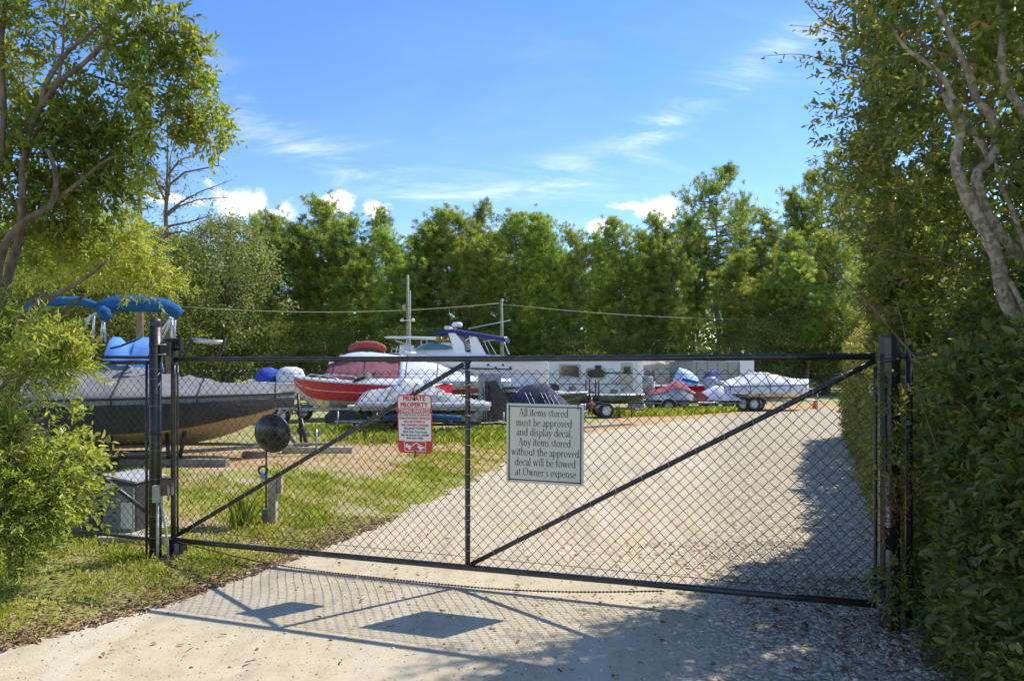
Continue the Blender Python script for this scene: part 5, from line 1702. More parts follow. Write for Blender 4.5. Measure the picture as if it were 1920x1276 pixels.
c1_ = camper(P(1098, 745, 37.0).x, 37.0, R(-3), 5.7, 2.2, 0.5, 2.4, None, 'white travel camper with dark windows behind the aluminium boat')
zt_ = 2.36
MB().prism([(-2.85, 0.62), (-2.75, 1.0), (-2.85, 1.6), (-2.6, 2.1), (-2.35, zt_), (2.62, zt_ - 0.06), (2.62, 0.5), (-2.4, 0.5)], -1.05, 1.05).build('body', M['camper'], c1_, bevel=0.04)
MB().box((2.78, 0, 1.35), (0.36, 2.14, 2.0)).build('rounded_end', M['white_gel'], c1_, bevel=0.12)
MB().box((0.3, 0, zt_ + 0.05), (4.6, 2.0, 0.09)).build('roof', M['camper_tan'], c1_, bevel=0.03)
MB().prism([(-1.32, 1.42), (-0.42, 1.36), (-0.42, 1.84), (-0.5, 1.95), (-1.25, 1.95), (-1.34, 1.86)], -1.08, -1.055).build('window', M['dark_glass'], c1_)
MB().prism([(0.05, 1.42), (0.18, 1.34), (0.82, 1.34), (0.92, 1.42), (0.92, 1.66), (0.82, 1.74), (0.18, 1.74), (0.05, 1.66)], -1.08, -1.055).build('window', M['dark_glass'], c1_)
for (x0, x1, za, zb) in ((-1.40, -0.36, 1.32, 2.0), (0.0, 0.97, 1.29, 1.79)):
    for (cx_, cz_, sx_, sz_) in (((x0 + x1) / 2, za, x1 - x0, 0.045), ((x0 + x1) / 2, zb, x1 - x0, 0.045), (x0, (za + zb) / 2, 0.045, zb - za), (x1, (za + zb) / 2, 0.045, zb - za)):
        MB().box((cx_, -1.07, cz_), (sx_ + 0.02, 0.05, sz_)).build('window_frame', M['grey_canvas'], c1_)
MB().box((2.1, -1.062, 1.35), (0.62, 0.03, 1.5)).build('door', M['camper_tan'], c1_, bevel=0.02)
MB().box((2.1, -1.08, 1.72), (0.36, 0.02, 0.36)).build('door_window', M['dark_glass'], c1_)
MB().box((-0.2, -1.066, 0.98), (4.9, 0.03, 0.05)).build('trim_strip', M['grey_panel'], c1_)
MB().box((0.6, -1.1, 1.86), (0.32, 0.1, 0.22)).build('vent_box', M['black_plastic'], c1_)
MB().box((1.6, -1.075, 1.58), (1.6, 0.04, 0.05)).build('awning_rail', M['dark_hull'], c1_)
for k_ in range(3):
    MB().prism([(1.2 + k_ * 0.2, 0.95), (1.3 + k_ * 0.2, 0.95), (1.85 + k_ * 0.2, 1.5), (1.75 + k_ * 0.2, 1.5)], -1.066, -1.058).build('swoosh_stripe', M['grey_panel'] if k_ != 2 else M['red_canvas'], c1_)
MB().box((0, 0, 0.5), (4.9, 1.9, 0.14)).build('chassis', M['black_plastic'], c1_)
for s_ in (-0.95, 0.95):
    wheel(c1_, 0.2, s_, 0.33, 0.2)
MB().tube([(-2.6, 0, 0.5), (-3.5, 0, 0.5)], 0.05, 6).build('tongue', M['black_plastic'], c1_)

c2_ = camper(P(1232, 745, 38.5).x, 38.5, R(-2), 2.4, 2, 0.5, 2.2, None, 'beige pop-up camper with a crumpled canvas roof')
MB().box((0, 0, 1.2), (2.3, 1.8, 1.45)).build('body', M['camper_tan'], c2_, bevel=0.04)
rr = []
for i, (x, z) in enumerate(((-1.25, 2.08), (-0.9, 2.22), (-0.5, 2.25), (-0.05, 2.36), (0.3, 2.24), (0.55, 2.34), (0.9, 2.24), (1.25, 2.08))):
    rr.append([Vector((x, -1.0, z - 0.22)), Vector((x, -0.6, z - 0.04 + 0.03 * (i % 2))), Vector((x, 0, z)), Vector((x, 0.6, z - 0.05)), Vector((x, 1.0, z - 0.22)), Vector((x, 0.98, 1.86)), Vector((x, -0.98, 1.86))])
MB().rings(rr, smooth=False).build('canvas_roof', M['tan_canvas'], c2_)
MB().box((-0.55, -0.92, 1.4), (0.5, 0.03, 0.6)).build('window', M['dark_glass'], c2_)
MB().box((0.75, -0.92, 1.3), (0.28, 0.03, 0.9)).build('door', M['camper'], c2_)
for x in (-0.9, -0.5, 0.3, 0.9):
    MB().tube([(x, -0.95, 0.5), (x, -0.95, 1.95)], 0.03, 6).build('corner_pole', M['silver_canvas'], c2_)
for s_ in (-0.85, 0.85):
    wheel(c2_, 0.0, s_, 0.3, 0.18)
MB().box((0, 0, 0.48), (2.2, 1.7, 0.1)).build('chassis', M['black_plastic'], c2_)

c3_ = camper(P(1340, 745, 38.0).x, 38.0, R(28), 4.2, 2, 0.5, 2.3, None, 'long grey enclosed cargo trailer with a silver end panel', 'cargo_trailer', 'cargo trailer')
MB().box((-0.3, 0, 1.32), (4.4, 1.9, 1.75)).build('body', M['grey_panel'], c3_, bevel=0.03)
for i in range(6):
    MB().box((-2.2 + i * 0.75, -0.962, 1.32), (0.03, 0.02, 1.7)).build('panel_rib', M['cab_grey'], c3_)
MB().box((1.95, 0, 1.36), (0.12, 1.95, 1.85)).build('end_panel', M['silver_panel'], c3_, bevel=0.02)
MB().box((1.4, -0.975, 1.36), (1.0, 0.03, 1.8)).build('silver_side_panel', M['silver_panel'], c3_)
MB().box((0, 0, 0.42), (4.2, 1.7, 0.12)).build('chassis', M['black_plastic'], c3_)
for s_ in (-0.9, 0.9):
    wheel(c3_, -0.2, s_, 0.33, 0.2)

# --- red grey covered jet craft
j1 = empty('covered_watercraft', (P(1262, 780, 27.6).x, 27.6, 0), R(2), 'watercraft under a faded red and grey cover on a low trailer', 'watercraft', 'watercraft stored in the yard')
MB().rings([[Vector((x, u * 0.55, 0.52 + z_ * (1 - abs(u) ** 2.2))) for u in (-1, -0.75, -0.4, 0, 0.4, 0.75, 1)] for x, z_ in ((-1.1, 0.30), (-0.7, 0.36), (-0.3, 0.5), (0.05, 0.72), (0.35, 0.66), (0.7, 0.36), (1.15, 0.12))], closed=False).build('cover', M['grey_canvas'], j1)
MB().rings([[Vector((x, u * 0.36, 0.545 + z_ * (1 - abs(u * 0.65) ** 2.2))) for u in (-1, -0.6, -0.3, 0, 0.3, 0.6, 1)] for x, z_ in ((-1.1, 0.30), (-0.7, 0.37), (-0.3, 0.51), (0.05, 0.74), (0.35, 0.68), (0.7, 0.38), (1.15, 0.14))], closed=False).build('red_top_panel', mat('pink_red_canvas', (0.42, 0.10, 0.12), 0.85, bump=0.4, bscale=12), j1)
MB().prism([(0.75, 0.45), (1.2, 0.45), (1.3, 0.62), (0.85, 0.88)], -0.5, -0.3).build('red_side_panel', M['red_canvas'], j1)
trailer(j1.location.x, 27.6, R(2), 2.3, 1.2, 'low trailer with curved fender under the red and grey covered watercraft', r=0.27, tongue=0.7, zf=0.38, m_='galv')
j2 = empty('covered_watercraft', (P(1343, 775, 28.5).x, 28.5, 0), R(-6), 'small watercraft under a plain grey cover beside the red one', 'watercraft', 'watercraft stored in the yard')
MB().rings([[Vector((x, u * 0.5 * k, 0.45 + z_ * (1 - abs(u) ** 2.0))) for u in (-1, -0.75, -0.4, 0, 0.4, 0.75, 1)] for x, z_, k in ((-0.85, 0.25, 1), (-0.4, 0.42, 1), (-0.05, 0.62, 0.9), (0.25, 0.58, 0.8), (0.6, 0.25, 0.6), (1.0, 0.05, 0.3))], closed=False).build('cover', M['silver_canvas'], j2)
trailer(j2.location.x, 28.5, R(-6), 1.9, 1.1, 'small rusty trailer under the plain grey covered watercraft', r=0.22, tongue=0.7, zf=0.33, m_='wood_dark')
# blue and white cover with slatted frame behind
k1 = empty('blue_and_white_boat', (P(1290, 770, 31.0).x, 31.0, 0), R(4), 'boat with blue and white draped covers and a slatted tower', 'boat', 'boats stored in the yard')
S11 = hull_sections(3.4, 1.5, 0.5, 1.0, 0.05, 0.5, 2.2, 12)
hull_parts(k1, S11, M['red_gel'], M['white_gel'], deck_mat=M['white_gel'])
MB().rings([[Vector((x, u * 0.55, 1.05 + z_ * (1 - abs(u) ** 2.0))) for u in (-1, -0.6, 0, 0.6, 1)] for x, z_ in ((-0.55, 0.5), (-0.4, 0.78), (0.0, 0.66), (0.35, 0.45))], closed=False).build('white_cover', mat('pale_blue_canvas', (0.48, 0.60, 0.80), 0.7, bump=0.4), k1)
MB().box((-0.05, -0.3, 1.22), (0.75, 0.4, 0.12), ry=R(12)).build('blue_trim', M['blue_canvas'], k1)
MB().rings([[Vector((x, u * 0.3, 1.35 + z_ * (1 - abs(u) ** 2.0))) for u in (-1, -0.6, 0, 0.6, 1)] for x, z_ in ((0.75, 0.1), (0.95, 0.3), (1.25, 0.38), (1.4, 0.15))], closed=False).build('blue_cover', mat('strong_blue_canvas', (0.02, 0.09, 0.42), 0.8, bump=0.4), k1)
for i in range(7):
    MB().tube([(0.62 + i * 0.09, -0.5, 0.95), (0.62 + i * 0.09, -0.5, 1.62)], 0.016, 5).build('tower_slat', M['black_pipe'], k1)
for z in (0.95, 1.62):
    MB().tube([(0.6, -0.5, z), (1.2, -0.5, z)], 0.022, 5).build('tower_bar', M['maroon_canvas'], k1)
trailer(k1.location.x, 31.0, R(4), 2.8, 1.3, 'trailer beneath the boat with blue and white covers', r=0.26, tongue=0.6)
# upright outboard and white post
op = empty('stored_outboard', (P(1216, 775, 28.6).x, 28.6, 0), 0, 'outboard motor with blue grey cowl on a stand beside a white post', 'outboard motor')
outboard(op, 0.0, 0.95, 'grey_canvas', 0.95)
MB().tube([(0.0, 0, 0), (0.0, 0, 0.9)], 0.05, 6).build('stand', M['black_plastic'], op)
o = MB().tube([(0, 0, 0), (0.12, 0, 1.25)], 0.045, 8).build('marker_post', M['silver_canvas'], loc=(P(1221, 762, 28.0).x, 28.0, 0))
tag(o, 'thin white leaning post in front of the stored outboard motor', 'post')

# --- white covered boat at the right
w1 = empty('covered_boat', (P(1432, 770, 29.3).x, 29.3, 0), R(2), 'boat under a smooth white cover with grey outboard, rightmost boat in the yard', 'boat', 'boats stored in the yard')
S12 = hull_sections(3.9, 1.75, 0.55, 1.02, 0.10, 0.62, 3.4, 14, kr=0.5, ks=0.8)
hull_parts(w1, S12, M['white_gel'], M['white_gel'], rail=M['dark_hull'])
cover(w1, S12, lambda t: 0.16 + 0.40 * math.exp(-((t - 0.45) / 0.30) ** 2), M['silver_canvas'], 0.32, pw=1.7, lump=0.03, seed=33)
Rm = MB().rings([[Vector((-2.25 + dx_ * k, dy_ * k, h_)) for dx_, dy_ in ((-0.27, -0.18), (0.12, -0.2), (0.26, 0), (0.12, 0.2), (-0.27, 0.18), (-0.34, 0))] for h_, k in ((0.55, 0.5), (0.75, 0.75), (1.05, 1.0), (1.3, 0.95), (1.42, 0.6))]).build('outboard_cowl', mat('grey_blue_cowl', (0.30, 0.36, 0.42), 0.5), w1)
MB().box((-2.2, 0, 0.45), (0.2, 0.1, 0.5)).build('outboard_leg', M['grey_panel'], w1)
trailer(w1.location.x, 29.3, R(2), 3.3, 1.7, 'two-axle trailer under the white covered boat at the right', r=0.29, tongue=0.9, two=True, zf=0.4, m_='galv', axle=-0.28)
sw = empty('spare_wheel', (P(1413, 765, 28.3).x, 28.3, 0), 0, 'black spare wheel leaning under the white covered boat', 'wheel')
wheel(sw, 0, 0, 0.29, 0.17)
# traffic cone
cn_ = empty('traffic_cone', (P(1529, 766, 30.2).x, 30.2, 0), R(15), 'small orange traffic cone at the far edge of the drive', 'cone')
MB().lathe([(0.16, 0.03), (0.13, 0.05), (0.035, 0.5), (0.02, 0.52), (0, 0.52)], n=14).build('cone', M['orange'], cn_)
MB().box((0, 0, 0.016), (0.36, 0.36, 0.03)).build('base', M['orange'], cn_, bevel=0.01)

# ------------------------------------------------------------------ poles and wires
pA = empty('light_pole', (P(765, 740, 36.0).x, 36.0, 0), 0, 'tall wooden pole with small floodlights left of the cruiser', 'pole')
MB().tube([(0, 0, -0.3), (0, 0, 3.5), (-0.02, 0, 6.72)], [0.10, 0.09, 0.075], 10).build('pole', M['pole_wood'], pA)
MB().tube([(0.13, -0.05, 0.0), (0.13, -0.05, 5.9)], 0.02, 6).build('conduit', M['silver_canvas'], pA)
MB().tube([(-0.3, -0.12, 4.33), (0.3, -0.12, 4.33)], 0.035, 6).build('lamp_bracket', M['silver_canvas'], pA)
for x in (-0.28, 0.28):
    MB().lathe([(0.0, 0.0), (0.12, 0.0), (0.10, 0.1), (0.04, 0.16), (0, 0.16)], (x, -0.16, 4.27), 10).build('floodlight', M['silver_canvas'], pA)
MB().lathe([(0, 0), (0.09, 0.02), (0.10, 0.14), (0.05, 0.22), (0, 0.22)], (-0.2, -0.1, 4.95), 10).build('sensor_lamp', M['tan_canvas'], pA)
pB = empty('utility_pole', (P(940, 740, 43.0).x, 43.0, 0), 0, 'slim pale utility pole right of the cruiser canopy', 'pole')
MB().tube([(0.06, 0, -0.3), (0.04, 0, 3.0), (0, 0, 6.2)], [0.14, 0.12, 0.09], 10).build('pole', M['pole_wood'], pB)
MB().lathe([(0, 0), (0.06, 0.02), (0.05, 0.14), (0, 0.16)], (0.08, -0.05, 6.05), 8).build('insulator', M['white_gel'], pB)


def wire(a, b_, sag, lab, r=0.022):
    pts = []
    for i in range(25):
        t = i / 24
        p = a * (1 - t) + b_ * t
        p.z -= sag * 4 * t * (1 - t)
        pts.append(p)
    o_ = MB().tube(pts, r, 5).build('overhead_wire', M['cable'])
    tag(o_, lab, 'wire', 'overhead wires')


wire(P(150, 555, 41), P(940, 568, 43), 0.75, 'thin pale wire sagging from the left trees to the slim utility pole')
wire(P(941, 570, 43), P(1760, 585, 52), 0.75, 'thin pale wire running right from the slim utility pole', 0.016)

# far building glimpsed through the trees
fb = empty('far_building', (P(1600, 740, 92).x + 4, 92, 0), 0, 'cream building glimpsed through the trees beyond the hedge', 'building')
MB().box((0, 0, 3.0), (22, 9, 6.6)).build('wall', M['stucco'], fb)
MB().prism([(-11.6, 6.2), (11.6, 6.2), (11.6, 6.9), (6, 9.6), (-6, 9.6), (-11.6, 6.9)], -5, 5).build('roof', M['roof'], fb)
for x in (-8, -4.5, -1, 2.5, 6):
    f_w = MB().box((x, -4.55, 4.4), (1.3, 0.12, 1.5)).build('window', M['white_gel'], fb)
    MB().box((x, -4.63, 4.4), (1.1, 0.05, 1.3)).build('pane', M['dark_glass'], f_w)

# clutter lying between the boats
cl_ = empty('fuel_drum', (P(884, 790, 20.2).x, 20.2, 0), 0, 'small blue grey drum between the runabout nose and the black ramp', 'drum')
MB().lathe([(0, 0), (0.22, 0), (0.23, 0.03), (0.22, 0.28), (0.23, 0.3), (0.22, 0.55), (0.2, 0.57), (0, 0.57)], n=16).build('body', M['grey_panel'], cl_)
MB().lathe([(0, 0.57), (0.04, 0.57), (0.04, 0.61), (0, 0.61)], (0.1, 0, 0), n=8).build('bung', M['black_plastic'], cl_)
o = MB().box((0, 0, 0.05), (1.3, 0.5, 0.08), rz=R(8)).build('wooden_plank', M['wood_pale'], loc=(P(915, 800, 18.6).x, 18.6, 0), bevel=0.01)
tag(o, 'pale plank lying on the grass left of the square notice', 'plank')
for i, (px, Y, w_, h_, m_, lab) in enumerate(((858, 22.8, 0.7, 0.55, 'grey_canvas', 'grey box behind the gate middle upright'), (952, 24.0, 0.6, 0.9, 'black_plastic', 'black upright box beside the navy covered watercraft'), (1074, 24.5, 0.5, 0.5, 'cab_dark', 'dark box right of the navy covered watercraft'), (1192, 27.0, 0.55, 0.4, 'grey_panel', 'grey box left of the stored outboard motor'), (1322, 30.0, 0.4, 0.7, 'camper_tan', 'tan box between the slatted tower and the grey covered watercraft'))):
    e = empty('storage_box', (P(px, 760, Y).x, Y, 0), R(-12 + 9 * i), lab, 'box', 'boxes stored between the boats')
    MB().box((0, 0, h_ / 2), (w_, 0.45, h_), taper=0.93).build('body', M[m_], e, bevel=0.025)
    MB().box((0, 0, h_ + 0.015), (w_ * 0.97, 0.45, 0.04)).build('lid', M['black_plastic'], e, bevel=0.01)
for (a, b_, c_, d_) in ((742, 664, 745, 650), (748, 666, 750, 652), (770, 662, 735, 652), (735, 652, 733, 664)):
    MB().tube([L7(a, b_, 26.6), L7(c_, d_, 26.6)], 0.016, 5).build('bow_rail', M['alu'], b7)
MB().tube([L7(742, 692, 26.1), L7(850, 690, 26.1), L7(960, 692, 26.1)], 0.03, 5).build('rub_strake', M['black_plastic'], b7)
for i_ in range(4):
    pp = L7(915 + i_ * 14, 684 + (i_ % 2) * 5, 26.05)
    MB().lathe([(0, -0.02), (0.05, -0.02), (0.05, 0.02), (0, 0.02)], (pp.x, pp.y, pp.z), 8, 'Y').build('vent_fitting', M['dark_glass'], b7)

# trim on the red speedboat and the small craft
for sgn in (-1, 1):
    MB().tube([(x, sgn * (c + (h_ - c) * 0.62 + 0.02), zc + (zs - zc) * 0.50) for (x, h_, c, zk, zc, zs) in S3[6:]], 0.012, 5).build('pinstripe', M['white_gel'], b3)
    MB().tube([(x, sgn * h_ * 0.8, zs + (0.16 if 0 < i_ < 5 else 0.03)) for i_, (x, h_, c, zk, zc, zs) in enumerate(S3[11:17])], 0.014, 5).build('bow_rail', M['alu'], b3)
for x in (-2.0, 0.2, 1.7):
    MB().box((x, -0.85, 1.33), (0.14, 0.03, 0.03)).build('cleat', M['alu'], b3)
for (e_, S_, xs_) in ((b5, S5, (-1.2, -0.5, 0.3, 1.0)), (w1, S12, (-1.4, -0.5, 0.5, 1.3)), (b4, S4, (-2.4, -1.2, 0.4, 1.6))):
    for x in xs_:
        i_ = int((x - S_[0][0]) / (S_[-1][0] - S_[0][0]) * (len(S_) - 1))
        (xx_, h_, c, zk, zc, zs) = S_[i_]
        MB().tube([(x, -(h_ + 0.04), zs - 0.15), (x + 0.05, -(c * 0.9 + 0.02), zc), (x + 0.08, -(c * 0.5), zk - 0.05)], 0.014, 5).build('tie_down_strap', M['yellow'] if x < -1 else M['black_and_shade_canvas'], e_)

# ------------------------------------------------------------------ the wood behind the yard
def limb_geo(pts, r0, r1, n=5):
    return pts, [r0 + (r1 - r0) * i / (len(pts) - 1) for i in range(len(pts))], n


def pine_protos(kind, seed):
    """returns (trunk mesh, crown mesh) of a unit pine about 15 m tall"""
    rg = np.random.default_rng(seed)
    rr = random.Random(seed)
    H = 15.0
    dense = kind != 'tall'
    tr = MB()
    bend = [(rr.uniform(-0.12, 0.12) * k, rr.uniform(-0.12, 0.12) * k, H * k / 8) for k in range(9)]
    tr.tube(bend, [0.19 * (1 - k / 8.6) + 0.012 for k in range(9)], 7)
    lo = {'dense': 0.17, 'mid': 0.36, 'tall': 0.50, 'slim': 0.42}[kind]
    nb = {'dense': 105, 'mid': 84, 'tall': 56, 'slim': 60}[kind]
    R0 = {'dense': 2.3, 'mid': 2.1, 'tall': 3.1, 'slim': 1.7}[kind]
    tp, td = [], []
    for i in range(nb):
        f = lo + (1 - lo) * ((i + rr.random()) / nb) ** 0.92
        z = H * f
        u = (f - lo) / (1 - lo)
        prof = (0.45 + 0.9 * u) if u < 0.35 else (0.95 * (1 - ((u - 0.35) / 0.65) ** 1.6) + 0.10)
        if kind == 'dense': prof = 0.55 + 0.55 * (1 - u) if u > 0.25 else 0.95
        if kind == 'dense': prof *= (1.0 if u < 0.8 else 1 - (u - 0.8) * 3.2)
        L = R0 * max(0.16, prof) * rr.uniform(0.6, 1.12)
        a = i * 2.4 + rr.uniform(-0.5, 0.5)
        x0 = np.interp(z, [b[2] for b in bend], [b[0] for b in bend])
        y0 = np.interp(z, [b[2] for b in bend], [b[1] for b in bend])
        rise = L * (0.05 + 0.45 * u) + rr.uniform(-0.1, 0.25)
        p0 = np.array([x0, y0, z])
        ends = np.array([x0 + math.cos(a) * L, y0 + math.sin(a) * L, z + rise])
        midp = (p0 + ends) / 2 + np.array([0, 0, -0.10 * L])
        tr.tube([p0, midp, ends], [0.035 + 0.012 * L, 0.022, 0.008], 4, cap=False)
        nt = int(5 + (4.7 if kind != 'tall' else 3.4) * L)
        for k in range(nt):
            s_ = 1 - (rr.random() ** 1.2) * 0.75
            q = (1 - s_) ** 2 * p0 + 2 * s_ * (1 - s_) * midp + s_ * s_ * ends
            sp = 0.14 + 0.30 * s_ * (1 if dense else 0.8)
            q = q + rg.normal(0, sp, 3) * np.array([1, 1, 0.6])
            tp.append(q)
            td.append([math.cos(a) * 0.55 + rg.normal(0, 0.3), math.sin(a) * 0.55 + rg.normal(0, 0.3), 0.75 + rg.normal(0, 0.2)])
    tp, td = np.array(tp), unit(np.array(td))
    per = 34
    idx = np.repeat(np.arange(len(tp)), per)
    d = unit(td[idx] * 0.55 + unit(rg.normal(size=(len(idx), 3))) * 0.9)
    sz = rg.uniform(0.55, 1.05, len(tp))[idx][:, None]
    Ln = rg.uniform(0.22, 0.40, (len(idx), 1)) * sz
    s = unit(np.cross(d, rg.normal(size=(len(idx), 3)))) * 0.023
    b = tp[idx] + td[idx] * rg.uniform(-0.20, 0.14, (len(idx), 1)) * sz + d * 0.06
    vs = np.stack([b - s, b + s, b + d * Ln], 1).reshape(-1, 3)
    fs = np.arange(len(idx) * 3).reshape(-1, 3)
    tuft = np.clip(0.45 + 0.22 * smooth_noise(tp, 0.9, seed) + rg.normal(0, 0.16, len(tp)), 0, 1)
    tint = np.repeat(np.clip(tuft[idx] + rg.normal(0, 0.08, len(idx)), 0, 1), 3)
    crown = np_mesh('_pine_crown', vs, fs, M['needle'], tint=tint)
    t_o = tr.build('tmp_trunk', M['pine_bark'])
    tme = t_o.data
    bpy.data.objects.remove(t_o)
    return tme, crown


def broad_protos(seed, H=9.0, Rr=3.0, lo=0.25, n_clump=230, mat_='broad', ls=0.17, egg=1.0, per=48):
    rg = np.random.default_rng(seed)
    rr = random.Random(seed)
    tr = MB()
    top = H * 0.8
    tr.tube([(rr.uniform(-0.1, 0.1) * k, rr.uniform(-0.1, 0.1) * k, top * k / 6) for k in range(7)], [0.17 * (1 - k / 7) + 0.02 for k in range(7)], 7)
    cl = []
    for i in range(n_clump):
        u = rr.random()
        z = H * (lo + (1 - lo) * u)
        pr = math.sqrt(max(0.03, 1 - (2 * abs(u - 0.42) / 1.16) ** 2.2)) * egg
        a = rr.uniform(0, 2 * PI)
        q = Rr * pr * (0.35 + 0.65 * rr.random() ** 0.45) * (1 + 0.18 * math.sin(a * 3 + seed) + 0.12 * math.sin(z * 2 + seed))
        cl.append((math.cos(a) * q, math.sin(a) * q, z + rr.uniform(-0.2, 0.2)))
        if i % 6 == 0:
            tr.tube([(0, 0, z * 0.72), (math.cos(a) * q * 0.5, math.sin(a) * q * 0.5, z * 0.9), (math.cos(a) * q, math.sin(a) * q, z)], [0.05, 0.03, 0.01], 4, cap=False)
    cl = np.array(cl)
    idx = np.repeat(np.arange(len(cl)), per)
    off = rg.normal(0, 0.30, (len(idx), 3)) * np.array([1.1, 1.1, 0.7])
    b = cl[idx] + off
    d = off * 1.2 + rg.normal(0, 0.3, (len(idx), 3))
    n = rg.normal(0, 0.6, (len(idx), 3)) + np.array([0, 0, 0.8])
    tn = np.clip(0.45 + 0.25 * smooth_noise(cl, 0.8, seed), 0, 1)[idx] + rg.normal(0, 0.15, len(idx))
    v_, f_, t_ = leaf_geo(b, d, unit(n), ls * rg.uniform(0.6, 1.2, len(idx)), ls * 0.62, np.clip(tn, 0, 1), full=False)
    crown = np_mesh('_broad_crown', v_, f_, M[mat_], tint=t_)
    t_o = tr.build('tmp_trunk', M['bark'])
    tme = t_o.data
    bpy.data.objects.remove(t_o)
    return tme, crown


def plant(name, protos, px, top_py, Y, base_h, label, group, wide=1.0, cat='tree', X=None):
    p = P(px, top_py, Y)
    s = (p.z + 0.15) / base_h
    x = X if X is not None else p.x
    e = empty(name, (x, Y, -0.05), random.uniform(0, 6.28), label, cat, group)
    e.scale = (s ** 0.5 * wide, s ** 0.5 * wide, s)
    for nm, me in (('trunk', protos[0]), ('crown', protos[1])):
        o_ = bpy.data.objects.new(nm, me)
        C.objects.link(o_)
        o_.parent = e
    return e


PD = [pine_protos('dense', 11), pine_protos('dense', 12), pine_protos('dense', 15)]
PM_ = [pine_protos('mid', 21), pine_protos('mid', 23)]
PT = [pine_protos('tall', 31), pine_protos('tall', 34)]
PS = [pine_protos('slim', 41)]
H0 = 15.5
G1 = 'pines standing in a row behind the yard'
rowp = [
    (468, 398, 55, PS, 'slim pine at the left end of the pine row, against the small cloud'),
    (512, 392, 54, PM_, 'pine rising right under the larger white cloud'),
    (562, 408, 52, PM_, 'bushy pine left of the tallest pine in the left half of the row'),
    (604, 364, 53, PM_, 'tallest pine in the left half of the row, pointed top'),
    (648, 398, 51, PM_, 'pine rising above the wire between dark boat and red bimini'),
    (700, 386, 53, PS, 'open topped pine above the rolled red bimini'),
    (742, 432, 50, PD, 'bright green pine just left of the pole with floodlights'),
    (786, 420, 53, PD, 'pine standing behind the pole with floodlights'),
    (834, 380, 52, PM_, 'broad pine above the cruiser windscreen'),
    (884, 396, 51, PD, 'dense pine above the cruiser radar dome'),
    (906, 378, 56, PS, 'thin pine top rising just above its neighbours over the cruiser'),
    (962, 393, 51, PD, 'dense pine just right of the slim utility pole'),
    (1000, 408, 55, PM_, 'pine above the gap between cruiser and camper'),
    (1036, 398, 50, PD, 'full green pine above the square notice'),
    (1082, 430, 49, PD, 'lower bright pine above the camper window'),
    (1124, 436, 54, PM_, 'pine below the small cloud right of centre'),
    (1168, 408, 50, PD, 'dense pine above the white end of the camper'),
    (1214, 428, 52, PD, 'dense pine above the pop-up camper'),
    (1250, 398, 50, PD, 'wide dense pine left of the tall open pine'),
    (1298, 400, 55, PM_, 'pine half hidden left of the tall open pine'),
    (1342, 306, 54, PT, 'tall open pine with a domed crown over the cargo trailer'),
    (1398, 372, 57, PS, 'pine close behind the right side of the tall domed pine'),
    (1440, 386, 55, PS, 'slim pine in the gap between the two tallest pines'),
    (1492, 350, 60, PM_, 'pine leaning against the left side of the tallest pine'),
    (1540, 318, 62, PT, 'high pine left of the tallest pine at the right'),
    (1600, 240, 56, PT, 'tallest pine of all, beside the hedge at the right'),
    (1640, 280, 60, PT, 'tall pine partly hidden by the right-hand tree'),
    (1690, 330, 58, PM_, 'pine behind the near right-hand tree'),
    (1462, 440, 49, PD, 'dense lower pine in front of the gap between the tallest pines'),
    (1552, 430, 48, PD, 'dense lower pine above the right end of the white covered boat'),
    (1512, 470, 46, PM_, 'smaller pine above the orange cone'),
    (1625, 470, 50, PD, 'dense lower pine touching the right-hand tree'),
    (1375, 470, 48, PM_, 'smaller pine at the foot of the tall domed pine'),
    (1760, 340, 60, PM_, 'pine hidden far behind the right-hand tree'),
]
for i, (px, ty, Y, ps, lab) in enumerate(rowp):
    plant('pine_tree', ps[i % len(ps)], px, ty, Y, H0, lab, G1, wide=random.uniform(0.95, 1.3) if ps is not PT else 1.0)
G2 = 'pines deep in the wood behind the front row'
k = 0
for px in range(-260, 1760, 62):
    Y = 61 + (k * 37 % 9)
    plant('pine_tree', (PM_ + PD)[k % 5], px + (k * 53 % 30), (425 if px < 1300 else 470) + (k * 29 % 34), Y, H0, 'pine deep in the wood, showing only between the nearer pines', G2, 1.15)
    k += 1
# broadleaf trees at the left of the wood and understorey at its foot
BT = [broad_protos(51), broad_protos(52, mat_='broad', n_clump=260), broad_protos(53, mat_='pale_broad', H=11, Rr=3.1, lo=0.12, n_clump=330, ls=0.2, per=52)]
BB = 9.3
plant('broadleaf_tree', BT[2], 425, 404, 46, 11.3, 'pale grey-green broadleaf tree above the dark boat bow', 'broadleaf trees at the edge of the wood', 1.0)
for (px, ty, Y, v, lab) in ((372, 452, 48, 1, 'dark broadleaf tree left of the pale grey-green one'), (300, 430, 43, 0, 'broadleaf tree behind the bare branching tree'), (215, 440, 40, 1, 'broadleaf tree behind the blue bimini tops'), (120, 430, 42, 0, 'broadleaf tree behind the left-hand branches'), (20, 420, 40, 1, 'broadleaf tree at the far left edge'), (-90, 410, 42, 0, 'broadleaf tree just outside the left edge'),
                            (1510, 560, 47, 1, 'low bushy tree above the orange cone'), (1630, 575, 45, 1, 'low bushy tree just left of the latch post')):
    plant('broadleaf_tree', BT[v], px, ty, Y, BB, lab, 'broadleaf trees at the edge of the wood', 1.0)
